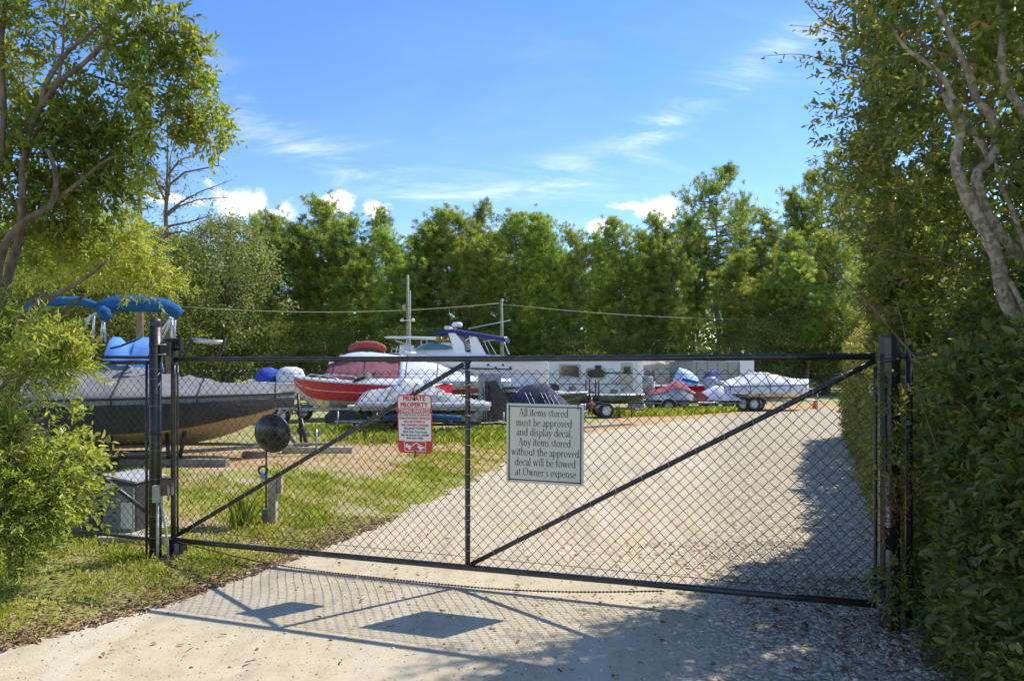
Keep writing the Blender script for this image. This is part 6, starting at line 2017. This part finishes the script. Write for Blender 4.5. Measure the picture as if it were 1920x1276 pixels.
shl = ['leafy shrub below the pale grey-green tree', 'shrub behind the bow of the dark boat', 'shrub behind the small blue covered boat', 'shrub just left of the rolled red bimini', 'shrub behind the rolled red bimini', 'shrub at the foot of the floodlight pole', 'shrub behind the cruiser windscreen', 'shrub behind the cruiser arch', 'shrub at the foot of the slim utility pole', 'shrub behind the gap left of the camper',
       'shrub behind the left end of the white camper', 'shrub behind the middle of the white camper', 'shrub behind the rounded end of the white camper', 'shrub behind the pop-up camper', 'shrub behind the grey cargo trailer', 'shrub under the tall domed pine', 'shrub behind the grey outboard of the white covered boat', 'shrub behind the white covered boat', 'shrub behind the orange cone', 'shrub behind the latch post']
k = 0
for px in range(420, 1720, 66):
    Y = 46.5 + (k * 31 % 5)
    ty = 600 + (k * 47 % 44)
    plant('understorey_shrub', BT[k % 2], px + (k * 17 % 24), ty, Y, BB, shl[k - 0], 'shrubs at the foot of the pine row', 1.15, 'shrub')
    k += 1
# the dark depth of the wood reads as one mass
N = 60000
bx_ = rng.uniform(-75, 75, N)
by_ = rng.uniform(70, 86, N)
bz_ = rng.uniform(0, 1, N) ** 0.8 * (9.0 + 2.0 * np.sin(bx_ * 0.35) + 1.0 * np.sin(bx_ * 1.1))
tall_gap = (bx_ > 17) & (bz_ > 7.0)
keep = bz_ > -1
b = np.stack([bx_, by_, bz_], 1)[keep]
d = rng.normal(size=b.shape)
n = rng.normal(size=b.shape)
v_, f_, t_ = leaf_geo(b, d, unit(n), rng.uniform(0.4, 0.9, len(b)), rng.uniform(0.25, 0.5, len(b)), np.clip(0.3 + 0.3 * smooth_noise(b, 0.4, 2), 0, 1), full=False)
tag(np_mesh('deep_wood', v_, f_, M['broad'], tint=t_), 'dark mass of foliage deep in the wood', 'wood', kind='stuff')

# bare branching tree left of the wood
bt = empty('bare_tree', (P(318, 740, 30).x, 30, 0), 0, 'nearly leafless tree with fine drooping branches against the sky at the left', 'tree')
X0 = bt.location.x


def Lb(px, py, Y=30.0, dy=0.0):
    p = P(px, py, Y)
    return Vector((p.x - X0, Y - 30 + dy, p.z))


tr = MB()
tr.tube([(0.1, 0, -0.1), Lb(316, 640), Lb(312, 500), Lb(311, 400), Lb(314, 320), Lb(315, 232)], [0.17, 0.15, 0.12, 0.085, 0.05, 0.02], 7)
br_pts = [[(312, 400), (335, 375), (365, 350), (410, 318)], [(312, 405), (345, 392), (380, 378), (425, 366)], [(311, 390), (322, 350), (330, 310), (337, 275)], [(312, 425), (345, 412), (385, 412), (400, 405)], [(312, 380), (300, 340), (290, 310)], [(313, 350), (350, 325), (395, 300), (420, 285)],
          [(314, 330), (335, 300), (352, 270)], [(312, 440), (350, 436), (375, 440)], [(313, 360), (296, 345), (284, 345)]]
rb = random.Random(5)
tw_p, tw_d = [], []
for bp in br_pts:
    pts = [Lb(a, b_, dy=rb.uniform(-0.6, 0.6) * i_) for i_, (a, b_) in enumerate(bp)]
    tr.tube(pts, [0.055, 0.04, 0.028, 0.012][:len(pts)] if len(pts) < 4 else [0.055, 0.042, 0.028, 0.012], 5)
    for _ in range(14):
        i_ = rb.randrange(len(pts) - 1)
        q = pts[i_].lerp(pts[i_ + 1], rb.random())
        e_d = Vector((rb.uniform(-0.3, 1.0), rb.uniform(-0.6, 0.6), rb.uniform(-0.5, 0.7)))
        e2 = q + e_d * rb.uniform(0.3, 0.8)
        tr.tube([q, q.lerp(e2, 0.5) + Vector((0, 0, 0.05)), e2], [0.016, 0.011, 0.006], 4, cap=False)
        tw_p.append(e2)
        tw_d.append(e_d)
tr.build('trunk', M['bark'], bt)
tp = np.array([list(v) for v in tw_p]); td = np.array([list(v) for v in tw_d])
v_, f_, t_ = leafy_twigs(tp, td, np.full(len(tp), 0.5), 6, 0.12, 0.06, np.full(len(tp), 0.35), full=False)
np_mesh('crown', v_, f_, M['broad'], bt, tint=t_)
pt = empty('broken_pine', (P(262, 740, 34).x, 34, 0), 0, 'short trunk with a tufted top left of the bare tree', 'tree')
MB().tube([(0, 0, -0.1), (0.02, 0, 5.0), (0.0, 0, 11.3)], [0.2, 0.17, 0.1], 8).build('trunk', M['pine_bark'], pt)
tp = np.array([0, 0, 10.9]) + rng.normal(0, 1, (260, 3)) * np.array([1.0, 1.0, 0.75])
v_, f_, t_ = leafy_twigs(tp, rng.normal(size=tp.shape), np.full(len(tp), 0.35), 9, 0.15, 0.07, np.clip(rng.normal(0.4, 0.2, len(tp)), 0, 1), full=False)
np_mesh('crown', v_, f_, M['broad'], pt, tint=t_)


# ------------------------------------------------------------------ near right: evergreen tree and hedges
def face_x(y, z):
    base = hedge_x(y)
    lift = np.where(y < 5.2, np.clip((z - 1.5) / 0.8, 0, 1) * 0.30, 0)
    k = np.clip((z - 2.9) / 0.7, 0, 1)
    over = np.where((y > 5.2), base * (1 - k) + np.minimum(base, 0.535 * y) * k, base)
    return over + lift


def hedge_leaves(N, y0, y1, z0, z1, depth, per, L, W, tmean, seed, hf=None, full=True, bulge=0.22, xoff=0.0):
    rg = np.random.default_rng(seed)
    M_ = N // per
    y = rg.uniform(y0, y1, M_)
    top = np.full(M_, z1) if hf is None else hf(y)
    z = z0 + (top - z0) * rg.uniform(0, 1, M_)
    e = rg.exponential(depth, M_)
    p = np.stack([np.zeros(M_), y, z], 1)
    bl = bulge * smooth_noise(p + 10, 1.5, seed) + bulge * 0.4 * smooth_noise(p + 3, 4.0, seed + 2)
    rnd = np.clip((z - (top - 0.5)) / 0.5, 0, 1) ** 2 * (0.45 if hf is not None else 0.0)
    x = face_x(y, z) + bl + e + rnd + xoff - 0.04
    tp = np.stack([x, y, z], 1)
    gate_n = smooth_noise(tp + 5, 2.6, seed + 9) + 0.6 * smooth_noise(tp, 6.0, seed + 4)
    lim = np.where(z > 3.0, -0.18, -0.55) if z1 > 4 else np.full(M_, -0.6)
    kp = gate_n > lim
    tp, p, M_ = tp[kp], p[kp], int(kp.sum())
    td = rg.normal(0, 0.5, (M_, 3)) + np.array([-0.75, -0.15, 0.25])
    tl = rg.uniform(0.09, 0.22, M_)
    tn = np.clip(tmean + 0.18 * smooth_noise(p, 1.1, seed + 5) + rg.normal(0, 0.12, M_), 0, 1)
    g1 = leafy_twigs(tp, td, tl, per, L, W, tn, full=full, r=rg)
    g2 = twig_stems(tp[::3], td[::3], tl[::3], 0.0025)
    return g1, g2


rt = empty('evergreen_tree', (4.0, 4.6, 0), 0, 'tall shaded evergreen tree with mottled pale trunks filling the upper right', 'tree')
off_t = np.array([4.0, 4.6, 0.0])


def put(parent, off, name, geos, m_):
    v, f, t = join_geo(geos)
    o_ = np_mesh(name, v - off, f, m_, parent, tint=t)
    if name == 'twigs': tag(o_, kind='stuff')
    return o_


def htop(y):
    return np.interp(y, [2.5, 5.4, 6.4, 7.0], [7.2, 6.6, 4.9, 2.6])


ga = hedge_leaves(84000, 2.9, 7.0, 1.55, 7.2, 0.22, 12, 0.068, 0.030, 0.42, 61, hf=htop)
gb = hedge_leaves(26000, 2.9, 6.8, 1.4, 7.2, 0.5, 10, 0.10, 0.046, 0.25, 62, hf=htop, xoff=0.50, full=False)
gc = hedge_leaves(5000, 5.6, 7.4, 1.3, 5.0, 0.25, 10, 0.085, 0.040, 0.62, 63, hf=lambda y: np.interp(y, [5.6, 6.6, 7.4], [4.0, 2.9, 2.3]))
# overhanging boughs: scattered sprays beyond the face, near the top
rg = np.random.default_rng(64)
sp_, sd_ = [], []
for i in range(150):
    y = rg.uniform(3.6, 6.4); z = rg.uniform(2.9, 6.4)
    x = min(hedge_x(y), 0.53 * y + (0.3 if y < 5.2 else 0)) - rg.uniform(0.0, 0.26)
    if z < 3.4: x += 0.12
    c = np.array([x, y, z])
    m_ = 7
    sp_.append(c + rg.normal(0, 0.13, (m_, 3)))
    sd_.append(rg.normal(0, 0.5, (m_, 3)) + np.array([-0.8, 0, 0.1]))
sp_, sd_ = np.concatenate(sp_), np.concatenate(sd_)
gd = leafy_twigs(sp_, sd_, rg.uniform(0.12, 0.28, len(sp_)), 9, 0.062, 0.026, np.clip(rg.normal(0.5, 0.2, len(sp_)), 0, 1), r=rg)
put(rt, off_t, 'foliage', [ga[0], gb[0], gc[0], gd], M['leaf_right'])
put(rt, off_t, 'twigs', [ga[1], gb[1], gc[1]], M['twig'])
o4 = Vector(off_t)


def ptrunk(pts, rs, Y, nm='trunk', m_='pale_bark', n=9, par=None, dys=None):
    q = []
    for i, (a, b_) in enumerate(pts):
        yy_ = Y + (dys[i] if dys else 0.0)
        q.append(P(a, b_, yy_) - Vector(par.location))
    # smooth the path
    out, ro = [], []
    for i in range(len(q) - 1):
        p0, p1, p2, p3_ = q[max(0, i - 1)], q[i], q[i + 1], q[min(len(q) - 1, i + 2)]
        for s_ in range(4):
            t = s_ / 4
            out.append(0.5 * ((2 * p1) + (p2 - p0) * t + (2 * p0 - 5 * p1 + 4 * p2 - p3_) * t * t + (3 * p1 - p0 - 3 * p2 + p3_) * t ** 3))
            ro.append((rs[i] * (1 - t) + rs[i + 1] * t) * (1 + 0.07 * math.sin(len(out) * 1.7) + 0.05 * math.sin(len(out) * 4.1)))
    out.append(q[-1]); ro.append(rs[-1])
    return MB().tube(out, ro, n).build(nm, M[m_], par)


zz = lambda L_: [(1480 + x / 1.994, y / 1.994) for x, y in L_]
ptrunk([(2090, 1250), (2010, 900)] + zz([(900, 1290), (805, 1110), (780, 980), (735, 870), (690, 790), (645, 690), (620, 600), (640, 490), (600, 395), (575, 350)]), [0.055, 0.048, 0.044, 0.038, 0.034, 0.031, 0.034, 0.029, 0.025, 0.022, 0.017, 0.012], 3.62, par=rt)
ptrunk(zz([(960, 1120), (880, 990), (828, 920), (745, 810), (700, 660), (740, 610), (772, 545), (755, 440), (700, 370), (668, 270), (620, 170), (575, 70), (530, -20)]), [0.034, 0.032, 0.028, 0.026, 0.028, 0.024, 0.026, 0.022, 0.020, 0.018, 0.015, 0.013, 0.01], 3.66, 'limb', par=rt)
ptrunk(zz([(748, 590), (715, 530), (668, 470), (620, 385), (580, 300), (520, 240), (440, 185), (380, 100)]), [0.019, 0.018, 0.016, 0.015, 0.014, 0.012, 0.010, 0.006], 3.7, 'limb', par=rt)
ptrunk(zz([(960, 560), (870, 410), (800, 290), (795, 100), (800, 0)]), [0.026, 0.022, 0.019, 0.015, 0.012], 3.6, 'limb', par=rt)
ptrunk(zz([(900, 980), (840, 800), (790, 690), (770, 600)]), [0.014, 0.012, 0.010, 0.007], 3.6, 'limb', par=rt)
ptrunk(zz([(890, 1180), (830, 1060), (780, 1000), (720, 900)]), [0.015, 0.012, 0.009, 0.006], 3.55, 'limb', par=rt)
ptrunk(zz([(700, 230), (560, 200), (420, 115), (330, 80)]), [0.008, 0.007, 0.006, 0.003], 3.7, 'limb', m_='twig', par=rt)
for i in range(34):
    px, py = [(1795, 250), (1830, 330), (1860, 260), (1805, 380), (1850, 480), (1815, 200), (1880, 520), (1770, 180), (1845, 420)][i % 9]
    a_ = rng.uniform(0, 6.28)
    L_ = rng.uniform(40, 120)
    ptrunk([(px, py), (px + L_ * 0.5 * math.cos(a_) + 6, py - L_ * 0.5 * abs(math.sin(a_))), (px + L_ * math.cos(a_), py - L_ * abs(math.sin(a_)) * 0.9 + 8)], [0.006, 0.004, 0.0018], 3.68, 'twig', 'twig', 4, rt)
# long bare stems arching out of the tree
for pts, r_ in (([(1740, 700), (1690, 640), (1620, 560), (1540, 490), (1480, 455), (1420, 436), (1370, 433), (1300, 462)], 0.0065),
                ([(1850, 520), (1760, 490), (1660, 468), (1600, 450), (1560, 430)], 0.005),
                ([(1660, 270), (1600, 276), (1560, 284), (1515, 302)], 0.004),
                ([(1640, 70), (1560, 50), (1530, 25), (1508, 0)], 0.005), ([(1650, 75), (1580, 66), (1530, 52), (1480, 48)], 0.004), ([(1620, 130), (1560, 118), (1500, 102), (1430, 106)], 0.004),
                ([(1800, 1010), (1770, 880), (1730, 760), (1700, 640), (1680, 560)], 0.006), ([(1870, 1060), (1820, 900), (1760, 760), (1745, 660)], 0.005)):
    ptrunk(pts, [r_ * (1 - 0.7 * i / (len(pts) - 1)) for i in range(len(pts))], 4.2 if pts[0][0] < 1700 else 3.75, 'bare_stem', 'twig', 5, rt)
# little buds and leaves on the bare upper twigs
bp, bd = [], []
for (a0, b0, a1, b1, n_b) in ((1640, 70, 1508, 0, 26), (1650, 75, 1480, 48, 22), (1620, 130, 1430, 106, 22), (1600, 190, 1570, 260, 26), (1560, 284, 1515, 302, 6), (1590, 100, 1560, 160, 40)):
    for _ in range(n_b):
        t = random.random()
        p = P(a0 + (a1 - a0) * t + random.uniform(-6, 6), b0 + (b1 - b0) * t + random.uniform(-7, 7), 4.2)
        bp.append(list(p - o4)); bd.append([random.uniform(-1, 0.4), random.uniform(-0.5, 0.5), random.uniform(-0.5, 0.8)])
bp = np.array(bp); bd = np.array(bd)
v_, f_, t_ = leaf_geo(bp, bd, unit(rng.normal(size=bp.shape)), rng.uniform(0.02, 0.045, len(bp)), rng.uniform(0.008, 0.016, len(bp)), rng.uniform(0, 0.6, len(bp)))
np_mesh('bud_leaves', v_, f_, M['leaf_right'], rt, tint=t_)

# big-leaved shrub low at the right, round the latch post
rs_ = empty('leafy_shrub', (3.2, 3.9, 0), 0, 'dense shaded big-leaved shrub beside and over the latch post', 'shrub')
off_s = np.array([3.2, 3.9, 0.0])
s1 = hedge_leaves(46000, 2.7, 5.3, 0.02, 1.75, 0.16, 9, 0.062, 0.033, 0.46, 71, bulge=0.13)
s2 = hedge_leaves(12000, 2.7, 5.5, 0.0, 1.8, 0.4, 8, 0.10, 0.052, 0.22, 72, xoff=0.45, full=False)
rg = np.random.default_rng(73)
# leaves creeping over the post itself
cp = np.array([2.40, 4.26, 0.0]) + np.stack([rg.normal(-0.01, 0.06, 170), rg.normal(-0.01, 0.04, 170), rg.choice([1.45, 1.25, 1.05, 0.35, 0.2], 170) + rg.normal(0, 0.10, 170)], 1)
s3 = leafy_twigs(cp, rg.normal(0, 0.6, cp.shape) + np.array([-0.4, -0.5, 0]), rg.uniform(0.06, 0.13, len(cp)), 5, 0.050, 0.022, np.clip(rg.normal(0.6, 0.2, len(cp)), 0, 1), r=rg)
put(rs_, off_s, 'foliage', [s1[0], s2[0], s3], M['leaf_right'])
put(rs_, off_s, 'twigs', [s1[1], s2[1]], M['twig'])
cp = np.array([2.38, 4.26, 0.93]) + rg.normal(0, 1, (60, 3)) * np.array([0.085, 0.04, 0.13])
v_, f_, t_ = leafy_twigs(cp, rg.normal(0, 0.5, cp.shape) + np.array([-0.2, -0.2, -0.8]), rg.uniform(0.08, 0.16, len(cp)), 8, 0.038, 0.011, rg.uniform(0, 1, len(cp)), r=rg)
o = np_mesh('dead_leaves', v_ - off_s, f_, M['leaf_dead'], rs_, tint=t_)

# clipped hedge running back along the drive
hd = empty('hedge', (6.0, 12.0, 0), 0, 'sunlit olive hedge running back along the right side of the drive', 'hedge')
off_h = np.array([6.0, 12.0, 0.0])
hh_f = lambda y: np.interp(y, [5.0, 8.0, 10.0, 13.0, 16.0, 24.0], [2.0, 2.2, 2.35, 2.6, 2.6, 2.5])
h1 = hedge_leaves(70000, 5.2, 17.5, 0.0, 2.6, 0.13, 12, 0.070, 0.034, 0.40, 81, hf=hh_f, bulge=0.14, full=False)
h2 = hedge_leaves(9000, 5.2, 17.5, 0.0, 2.6, 0.3, 8, 0.14, 0.08, 0.2, 82, hf=lambda y: hh_f(y) - 0.1, xoff=0.35, full=False)
rg = np.random.default_rng(83)
N = 3600
y = rg.uniform(5.2, 17.5, N)
x = hedge_x(y) + 0.25 + rg.uniform(0, 1.8, N)
z = hh_f(y) + 0.10 * smooth_noise(np.stack([x, y, y * 0], 1), 2.0, 4) + rg.normal(0, 0.06, N)
tp = np.stack([x, y, z], 1)
h3 = leafy_twigs(tp, rg.normal(0, 0.5, tp.shape) + np.array([0, 0, 0.9]), rg.uniform(0.1, 0.22, N), 10, 0.070, 0.034, np.clip(rg.normal(0.6, 0.18, N), 0, 1), full=False, r=rg)
put(hd, off_h, 'foliage', [h1[0], h2[0], h3], M['leaf_hedge'])
put(hd, off_h, 'twigs', [h1[1]], M['twig'])

# ------------------------------------------------------------------ near left: tree, creeper and bushes
lt = empty('branching_tree', (-4.6, 5.7, 0), 0, 'many-stemmed leafy tree leaning in from the left edge', 'tree')
o5 = Vector(lt.location)
off_l = np.array(list(lt.location))
tpaths = [([(-60, 1000), (-30, 700), (15, 520), (38, 440), (42, 370), (44, 300), (58, 240), (78, 195), (90, 150), (125, 100), (160, 70), (190, 45)], [0.09, 0.08, 0.055, 0.05, 0.045, 0.04, 0.034, 0.03, 0.026, 0.02, 0.015, 0.008], 5.6),
          ([(78, 200), (110, 155), (150, 125), (190, 88), (220, 60), (250, 40)], [0.028, 0.026, 0.024, 0.02, 0.014, 0.008], 5.6),
          ([(-40, 900), (-10, 560), (5, 470), (35, 425), (70, 400), (98, 380), (105, 330), (90, 280)], [0.08, 0.06, 0.05, 0.045, 0.04, 0.034, 0.026, 0.018], 5.45),
          ([(-80, 760), (0, 650), (50, 585), (100, 555), (150, 528), (200, 490)], [0.055, 0.045, 0.034, 0.028, 0.018, 0.01], 5.2),
          ([(-30, 560), (3, 300), (6, 180), (2, 90), (10, 0)], [0.04, 0.034, 0.03, 0.026, 0.02], 5.7),
          ([(-60, 880), (-20, 760), (30, 700), (90, 660), (130, 640)], [0.03, 0.024, 0.018, 0.014, 0.006], 5.1),
          ([(200, 88), (260, 70), (330, 60), (390, 75)], [0.014, 0.012, 0.009, 0.004], 5.8),
          ([(150, 135), (230, 160), (300, 185), (340, 225), (390, 250)], [0.014, 0.012, 0.010, 0.007, 0.004], 5.9),
          ([(230, 190), (275, 220), (300, 240), (350, 262), (400, 268)], [0.010, 0.009, 0.008, 0.006, 0.003], 6.0),
          ([(98, 380), (150, 340), (200, 300), (240, 290)], [0.02, 0.016, 0.012, 0.005], 5.5),
          ([(45, 300), (80, 230), (130, 190), (170, 180)], [0.018, 0.014, 0.010, 0.004], 5.7),
          ([(110, 155), (118, 90), (120, 30), (130, -40)], [0.015, 0.012, 0.009, 0.005], 5.6)]
for i, (pts, rs2, Y) in enumerate(tpaths):
    ptrunk(pts, [q * (0.62 if q > 0.03 else 0.8) for q in rs2], Y, 'trunk' if i in (0, 2, 4) else 'limb', 'bark', 8, lt)


def blob_twigs(blobs, seed, per, L, W, r):
    """blobs: (px, py, Y, rx_px, ry_px, n, tint)"""
    rg_ = np.random.default_rng(seed)
    P_, D_2, T_ = [], [], []
    for (px, py, Y, rx, ry, n, tn) in blobs:
        q = rg_.normal(size=(n, 3))
        q = unit(q) * (rg_.uniform(0, 1, (n, 1)) ** 0.45)
        c = P(px, py, Y)
        k = Y / F
        sy = (rx * k) * 0.8
        p = np.array([c.x, c.y, c.z]) + q * np.array([rx * k, sy, ry * k])
        nn = smooth_noise(p, 3.0, seed)
        keep_ = nn > -0.25 - 0.5 * rg_.uniform(0, 1, n)
        p, q = p[keep_], q[keep_]
        P_.append(p)
        D_2.append(q * 0.8 + rg_.normal(0, 0.45, p.shape) + np.array([0.25, -0.1, 0.1]))
        T_.append(np.clip(tn + 0.15 * nn[keep_] + rg_.normal(0, 0.12, len(p)), 0, 1))
    P_, D_2, T_ = np.concatenate(P_), np.concatenate(D_2), np.concatenate(T_)
    tl = rg_.uniform(0.12, 0.28, len(P_))
    g1 = leafy_twigs(P_, D_2, tl, per, L, W, T_, r=rg_)
    g2 = twig_stems(P_[::2], D_2[::2], tl[::2], 0.003)
    return g1, g2


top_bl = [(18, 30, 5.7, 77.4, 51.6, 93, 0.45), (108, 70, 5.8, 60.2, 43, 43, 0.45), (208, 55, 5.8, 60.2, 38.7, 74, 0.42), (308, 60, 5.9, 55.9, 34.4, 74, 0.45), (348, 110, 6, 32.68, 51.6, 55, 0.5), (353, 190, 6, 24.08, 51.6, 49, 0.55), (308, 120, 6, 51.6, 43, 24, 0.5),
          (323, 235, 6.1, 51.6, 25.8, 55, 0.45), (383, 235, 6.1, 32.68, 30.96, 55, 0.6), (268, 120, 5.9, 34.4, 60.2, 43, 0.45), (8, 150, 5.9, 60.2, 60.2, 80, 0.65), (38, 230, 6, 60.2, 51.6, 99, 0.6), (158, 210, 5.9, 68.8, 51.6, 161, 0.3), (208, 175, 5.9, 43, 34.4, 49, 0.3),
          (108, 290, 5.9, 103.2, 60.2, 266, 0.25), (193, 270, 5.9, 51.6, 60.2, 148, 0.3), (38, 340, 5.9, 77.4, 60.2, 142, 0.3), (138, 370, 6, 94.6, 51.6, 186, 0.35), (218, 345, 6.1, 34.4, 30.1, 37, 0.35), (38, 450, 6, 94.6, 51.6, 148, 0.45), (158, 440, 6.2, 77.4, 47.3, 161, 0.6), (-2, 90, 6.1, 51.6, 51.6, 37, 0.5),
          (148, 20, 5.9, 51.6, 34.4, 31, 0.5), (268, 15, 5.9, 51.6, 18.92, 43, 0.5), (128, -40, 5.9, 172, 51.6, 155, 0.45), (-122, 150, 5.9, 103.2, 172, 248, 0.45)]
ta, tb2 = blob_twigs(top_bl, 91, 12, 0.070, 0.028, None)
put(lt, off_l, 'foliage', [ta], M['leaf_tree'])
put(lt, off_l, 'twigs', [tb2], M['twig'])

# creeper hanging from the upper branch
cr = empty('hanging_creeper', (P(270, 40, 5.75).x, 5.75, 4.3), 0, 'light green creeper hanging down from the upper left branch', 'creeper')
off_c = np.array(list(cr.location))
rg = np.random.default_rng(95)
cp, cd = [], []
for (a0, b0, a1, b1, n_c, w_) in ((265, 50, 268, 345, 200, 9), (200, 60, 205, 120, 30, 10), (250, 60, 258, 200, 60, 8), (390, 130, 398, 215, 50, 9), (283, 160, 280, 320, 50, 6), (420, 215, 428, 270, 30, 10)):
    for _ in range(n_c):
        t = rg.uniform()
        p = P(a0 + (a1 - a0) * t + rg.normal(0, w_), b0 + (b1 - b0) * t, 5.75 + rg.normal(0, 0.05))
        cp.append(list(p)); cd.append([rg.normal(0, 0.5), rg.normal(0, 0.5), -0.7 + rg.normal(0, 0.3)])
cp, cd = np.array(cp), np.array(cd)
g_c = leafy_twigs(cp, cd, rg.uniform(0.06, 0.14, len(cp)), 5, 0.060, 0.028, np.clip(rg.normal(0.6, 0.2, len(cp)), 0, 1), r=rg)
put(cr, off_c, 'foliage', [g_c], M['leaf_left'])
stm = MB()
for (a0, b0, a1, b1) in ((265, 40, 268, 350), (250, 50, 258, 200), (283, 150, 280, 320)):
    stm.tube([P(a0 + (a1 - a0) * i / 12 + 3 * math.sin(i * 1.3), b0 + (b1 - b0) * i / 12, 5.75) - Vector(cr.location) for i in range(13)], 0.0035, 5)
stm.build('stems', M['twig'], cr)

# feathery bright bush behind
mb_ = empty('feathery_tree', (-6.3, 8.4, 0), 0, 'feathery bright green tree behind the leaning branches', 'tree')
off_m = np.array(list(mb_.location))
MB().tube([(0, 0, -0.1), (0.1, 0, 1.5), (0.4, 0.1, 2.6)], [0.08, 0.06, 0.03], 8).build('trunk', M['bark'], mb_)
MB().tube([(0.05, 0, 0.8), (0.4, -0.1, 1.9), (0.9, 0.0, 2.5), (1.7, 0.1, 2.95)], [0.04, 0.03, 0.02, 0.008], 8).build('limb', M['bark'], mb_)
ma, mb2 = blob_twigs([(140, 485, 8.2, 95, 42, 260, 0.75), (235, 480, 8.0, 66, 42, 190, 0.8), (30, 480, 8.4, 90, 45, 170, 0.7), (190, 440, 8.3, 95, 42, 190, 0.7), (290, 528, 7.9, 40, 18, 44, 0.75), (230, 532, 7.9, 40, 16, 40, 0.75), (-90, 560, 8.4, 90, 80, 200, 0.6), (130, 425, 8.6, 140, 42, 140, 0.6)], 96, 18, 0.075, 0.018, None)
put(mb_, off_m, 'foliage', [ma], M['leaf_left'])
put(mb_, off_m, 'twigs', [mb2], M['twig'])

# mid-height spray in front of the dark boat
ub = empty('shrub', (-4.0, 5.3, 0), 0, 'bright green shrub spray reaching over the side fence', 'shrub', 'bright shrubs at the left edge')
off_u = np.array(list(ub.location))
ptrunk([(-40, 1000), (-20, 860), (20, 740), (60, 690), (110, 650)], [0.03, 0.026, 0.018, 0.012, 0.006], 5.2, 'stem', 'bark', 7, ub)
ptrunk([(-20, 860), (30, 800), (70, 790), (110, 800)], [0.02, 0.014, 0.010, 0.005], 5.1, 'stem', 'bark', 7, ub)
ua, ub2 = blob_twigs([(10, 640, 5.2, 55, 30, 110, 0.6), (78, 640, 5.2, 45, 26, 110, 0.65), (118, 685, 5.2, 30, 26, 60, 0.65), (80, 715, 5.2, 40, 22, 50, 0.6), (-10, 700, 5.2, 46, 30, 40, 0.5), (-60, 640, 5.3, 60, 80, 150, 0.5), (0, 600, 5.4, 24, 26, 36, 0.5), (120, 640, 5.2, 26, 16, 30, 0.7)], 97, 12, 0.070, 0.017, None)
put(ub, off_u, 'foliage', [ua], M['leaf_left'])
put(ub, off_u, 'twigs', [ub2], M['twig'])

# lower bush
lb = empty('shrub', (-4.0, 5.0, 0), 0, 'full bright green bush low at the left, before the side fence', 'shrub', 'bright shrubs at the left edge')
off_b = np.array(list(lb.location))
ptrunk([(-30, 1090), (0, 960), (30, 870), (60, 800)], [0.02, 0.016, 0.012, 0.006], 4.9, 'stem', 'bark', 7, lb)
ptrunk([(40, 1080), (50, 980), (90, 900), (130, 850)], [0.016, 0.013, 0.010, 0.005], 4.95, 'stem', 'bark', 7, lb)
ptrunk([(20, 1080), (10, 950), (0, 880)], [0.016, 0.013, 0.008], 4.85, 'stem', 'bark', 7, lb)
la, lb2 = blob_twigs([(-22.0, 840.0, 5.0, 72.0, 48.0, 204, 0.6), (38.0, 900.0, 5.0, 68.0, 48.0, 223, 0.6), (-22.0, 960.0, 4.9, 88.0, 56.0, 260, 0.5), (68.0, 960.0, 5.05, 44.0, 36.0, 99, 0.55), (8.0, 1030.0, 4.85, 56.0, 28.0, 93, 0.4), (-112.0, 930.0, 4.9, 72.0, 112.0, 217, 0.5), (-42.0, 790.0, 5.0, 40.0, 24.0, 55, 0.65), (8.0, 820.0, 5.1, 48.0, 28.0, 68, 0.65)], 98, 14, 0.054, 0.017, None)
vb, vb2 = blob_twigs([(124.0, 870.0, 5.35, 55.0, 45.0, 110, 0.7), (134.0, 930.0, 5.35, 42.0, 40.0, 80, 0.7), (124.0, 800.0, 5.5, 34.0, 40.0, 24, 0.7), (104.0, 900.0, 5.2, 50.0, 60.0, 80, 0.7)], 99, 5, 0.072, 0.042, None)
put(lb, off_b, 'foliage', [la, vb], M['leaf_left'])
put(lb, off_b, 'twigs', [lb2, vb2], M['twig'])
# broad-leaved weed tuft behind the gate
wd_ = empty('weed', (P(457, 980, 7.2).x, 7.2, 0), 0, 'tall green weed clump in the grass behind the gate, left of the tap post', 'weed')
rg = np.random.default_rng(101)
N = 60
bb = rg.normal(0, 0.05, (N, 3)); bb[:, 2] = 0
d = rg.normal(0, 0.25, (N, 3)); d[:, 2] = 1
v_, f_, t_ = leaf_geo(bb, d, rg.normal(size=(N, 3)), rg.uniform(0.12, 0.42, N), 0.016, rg.uniform(0.2, 0.7, N))
np_mesh('blades', v_, f_, M['grass'], wd_, tint=t_)
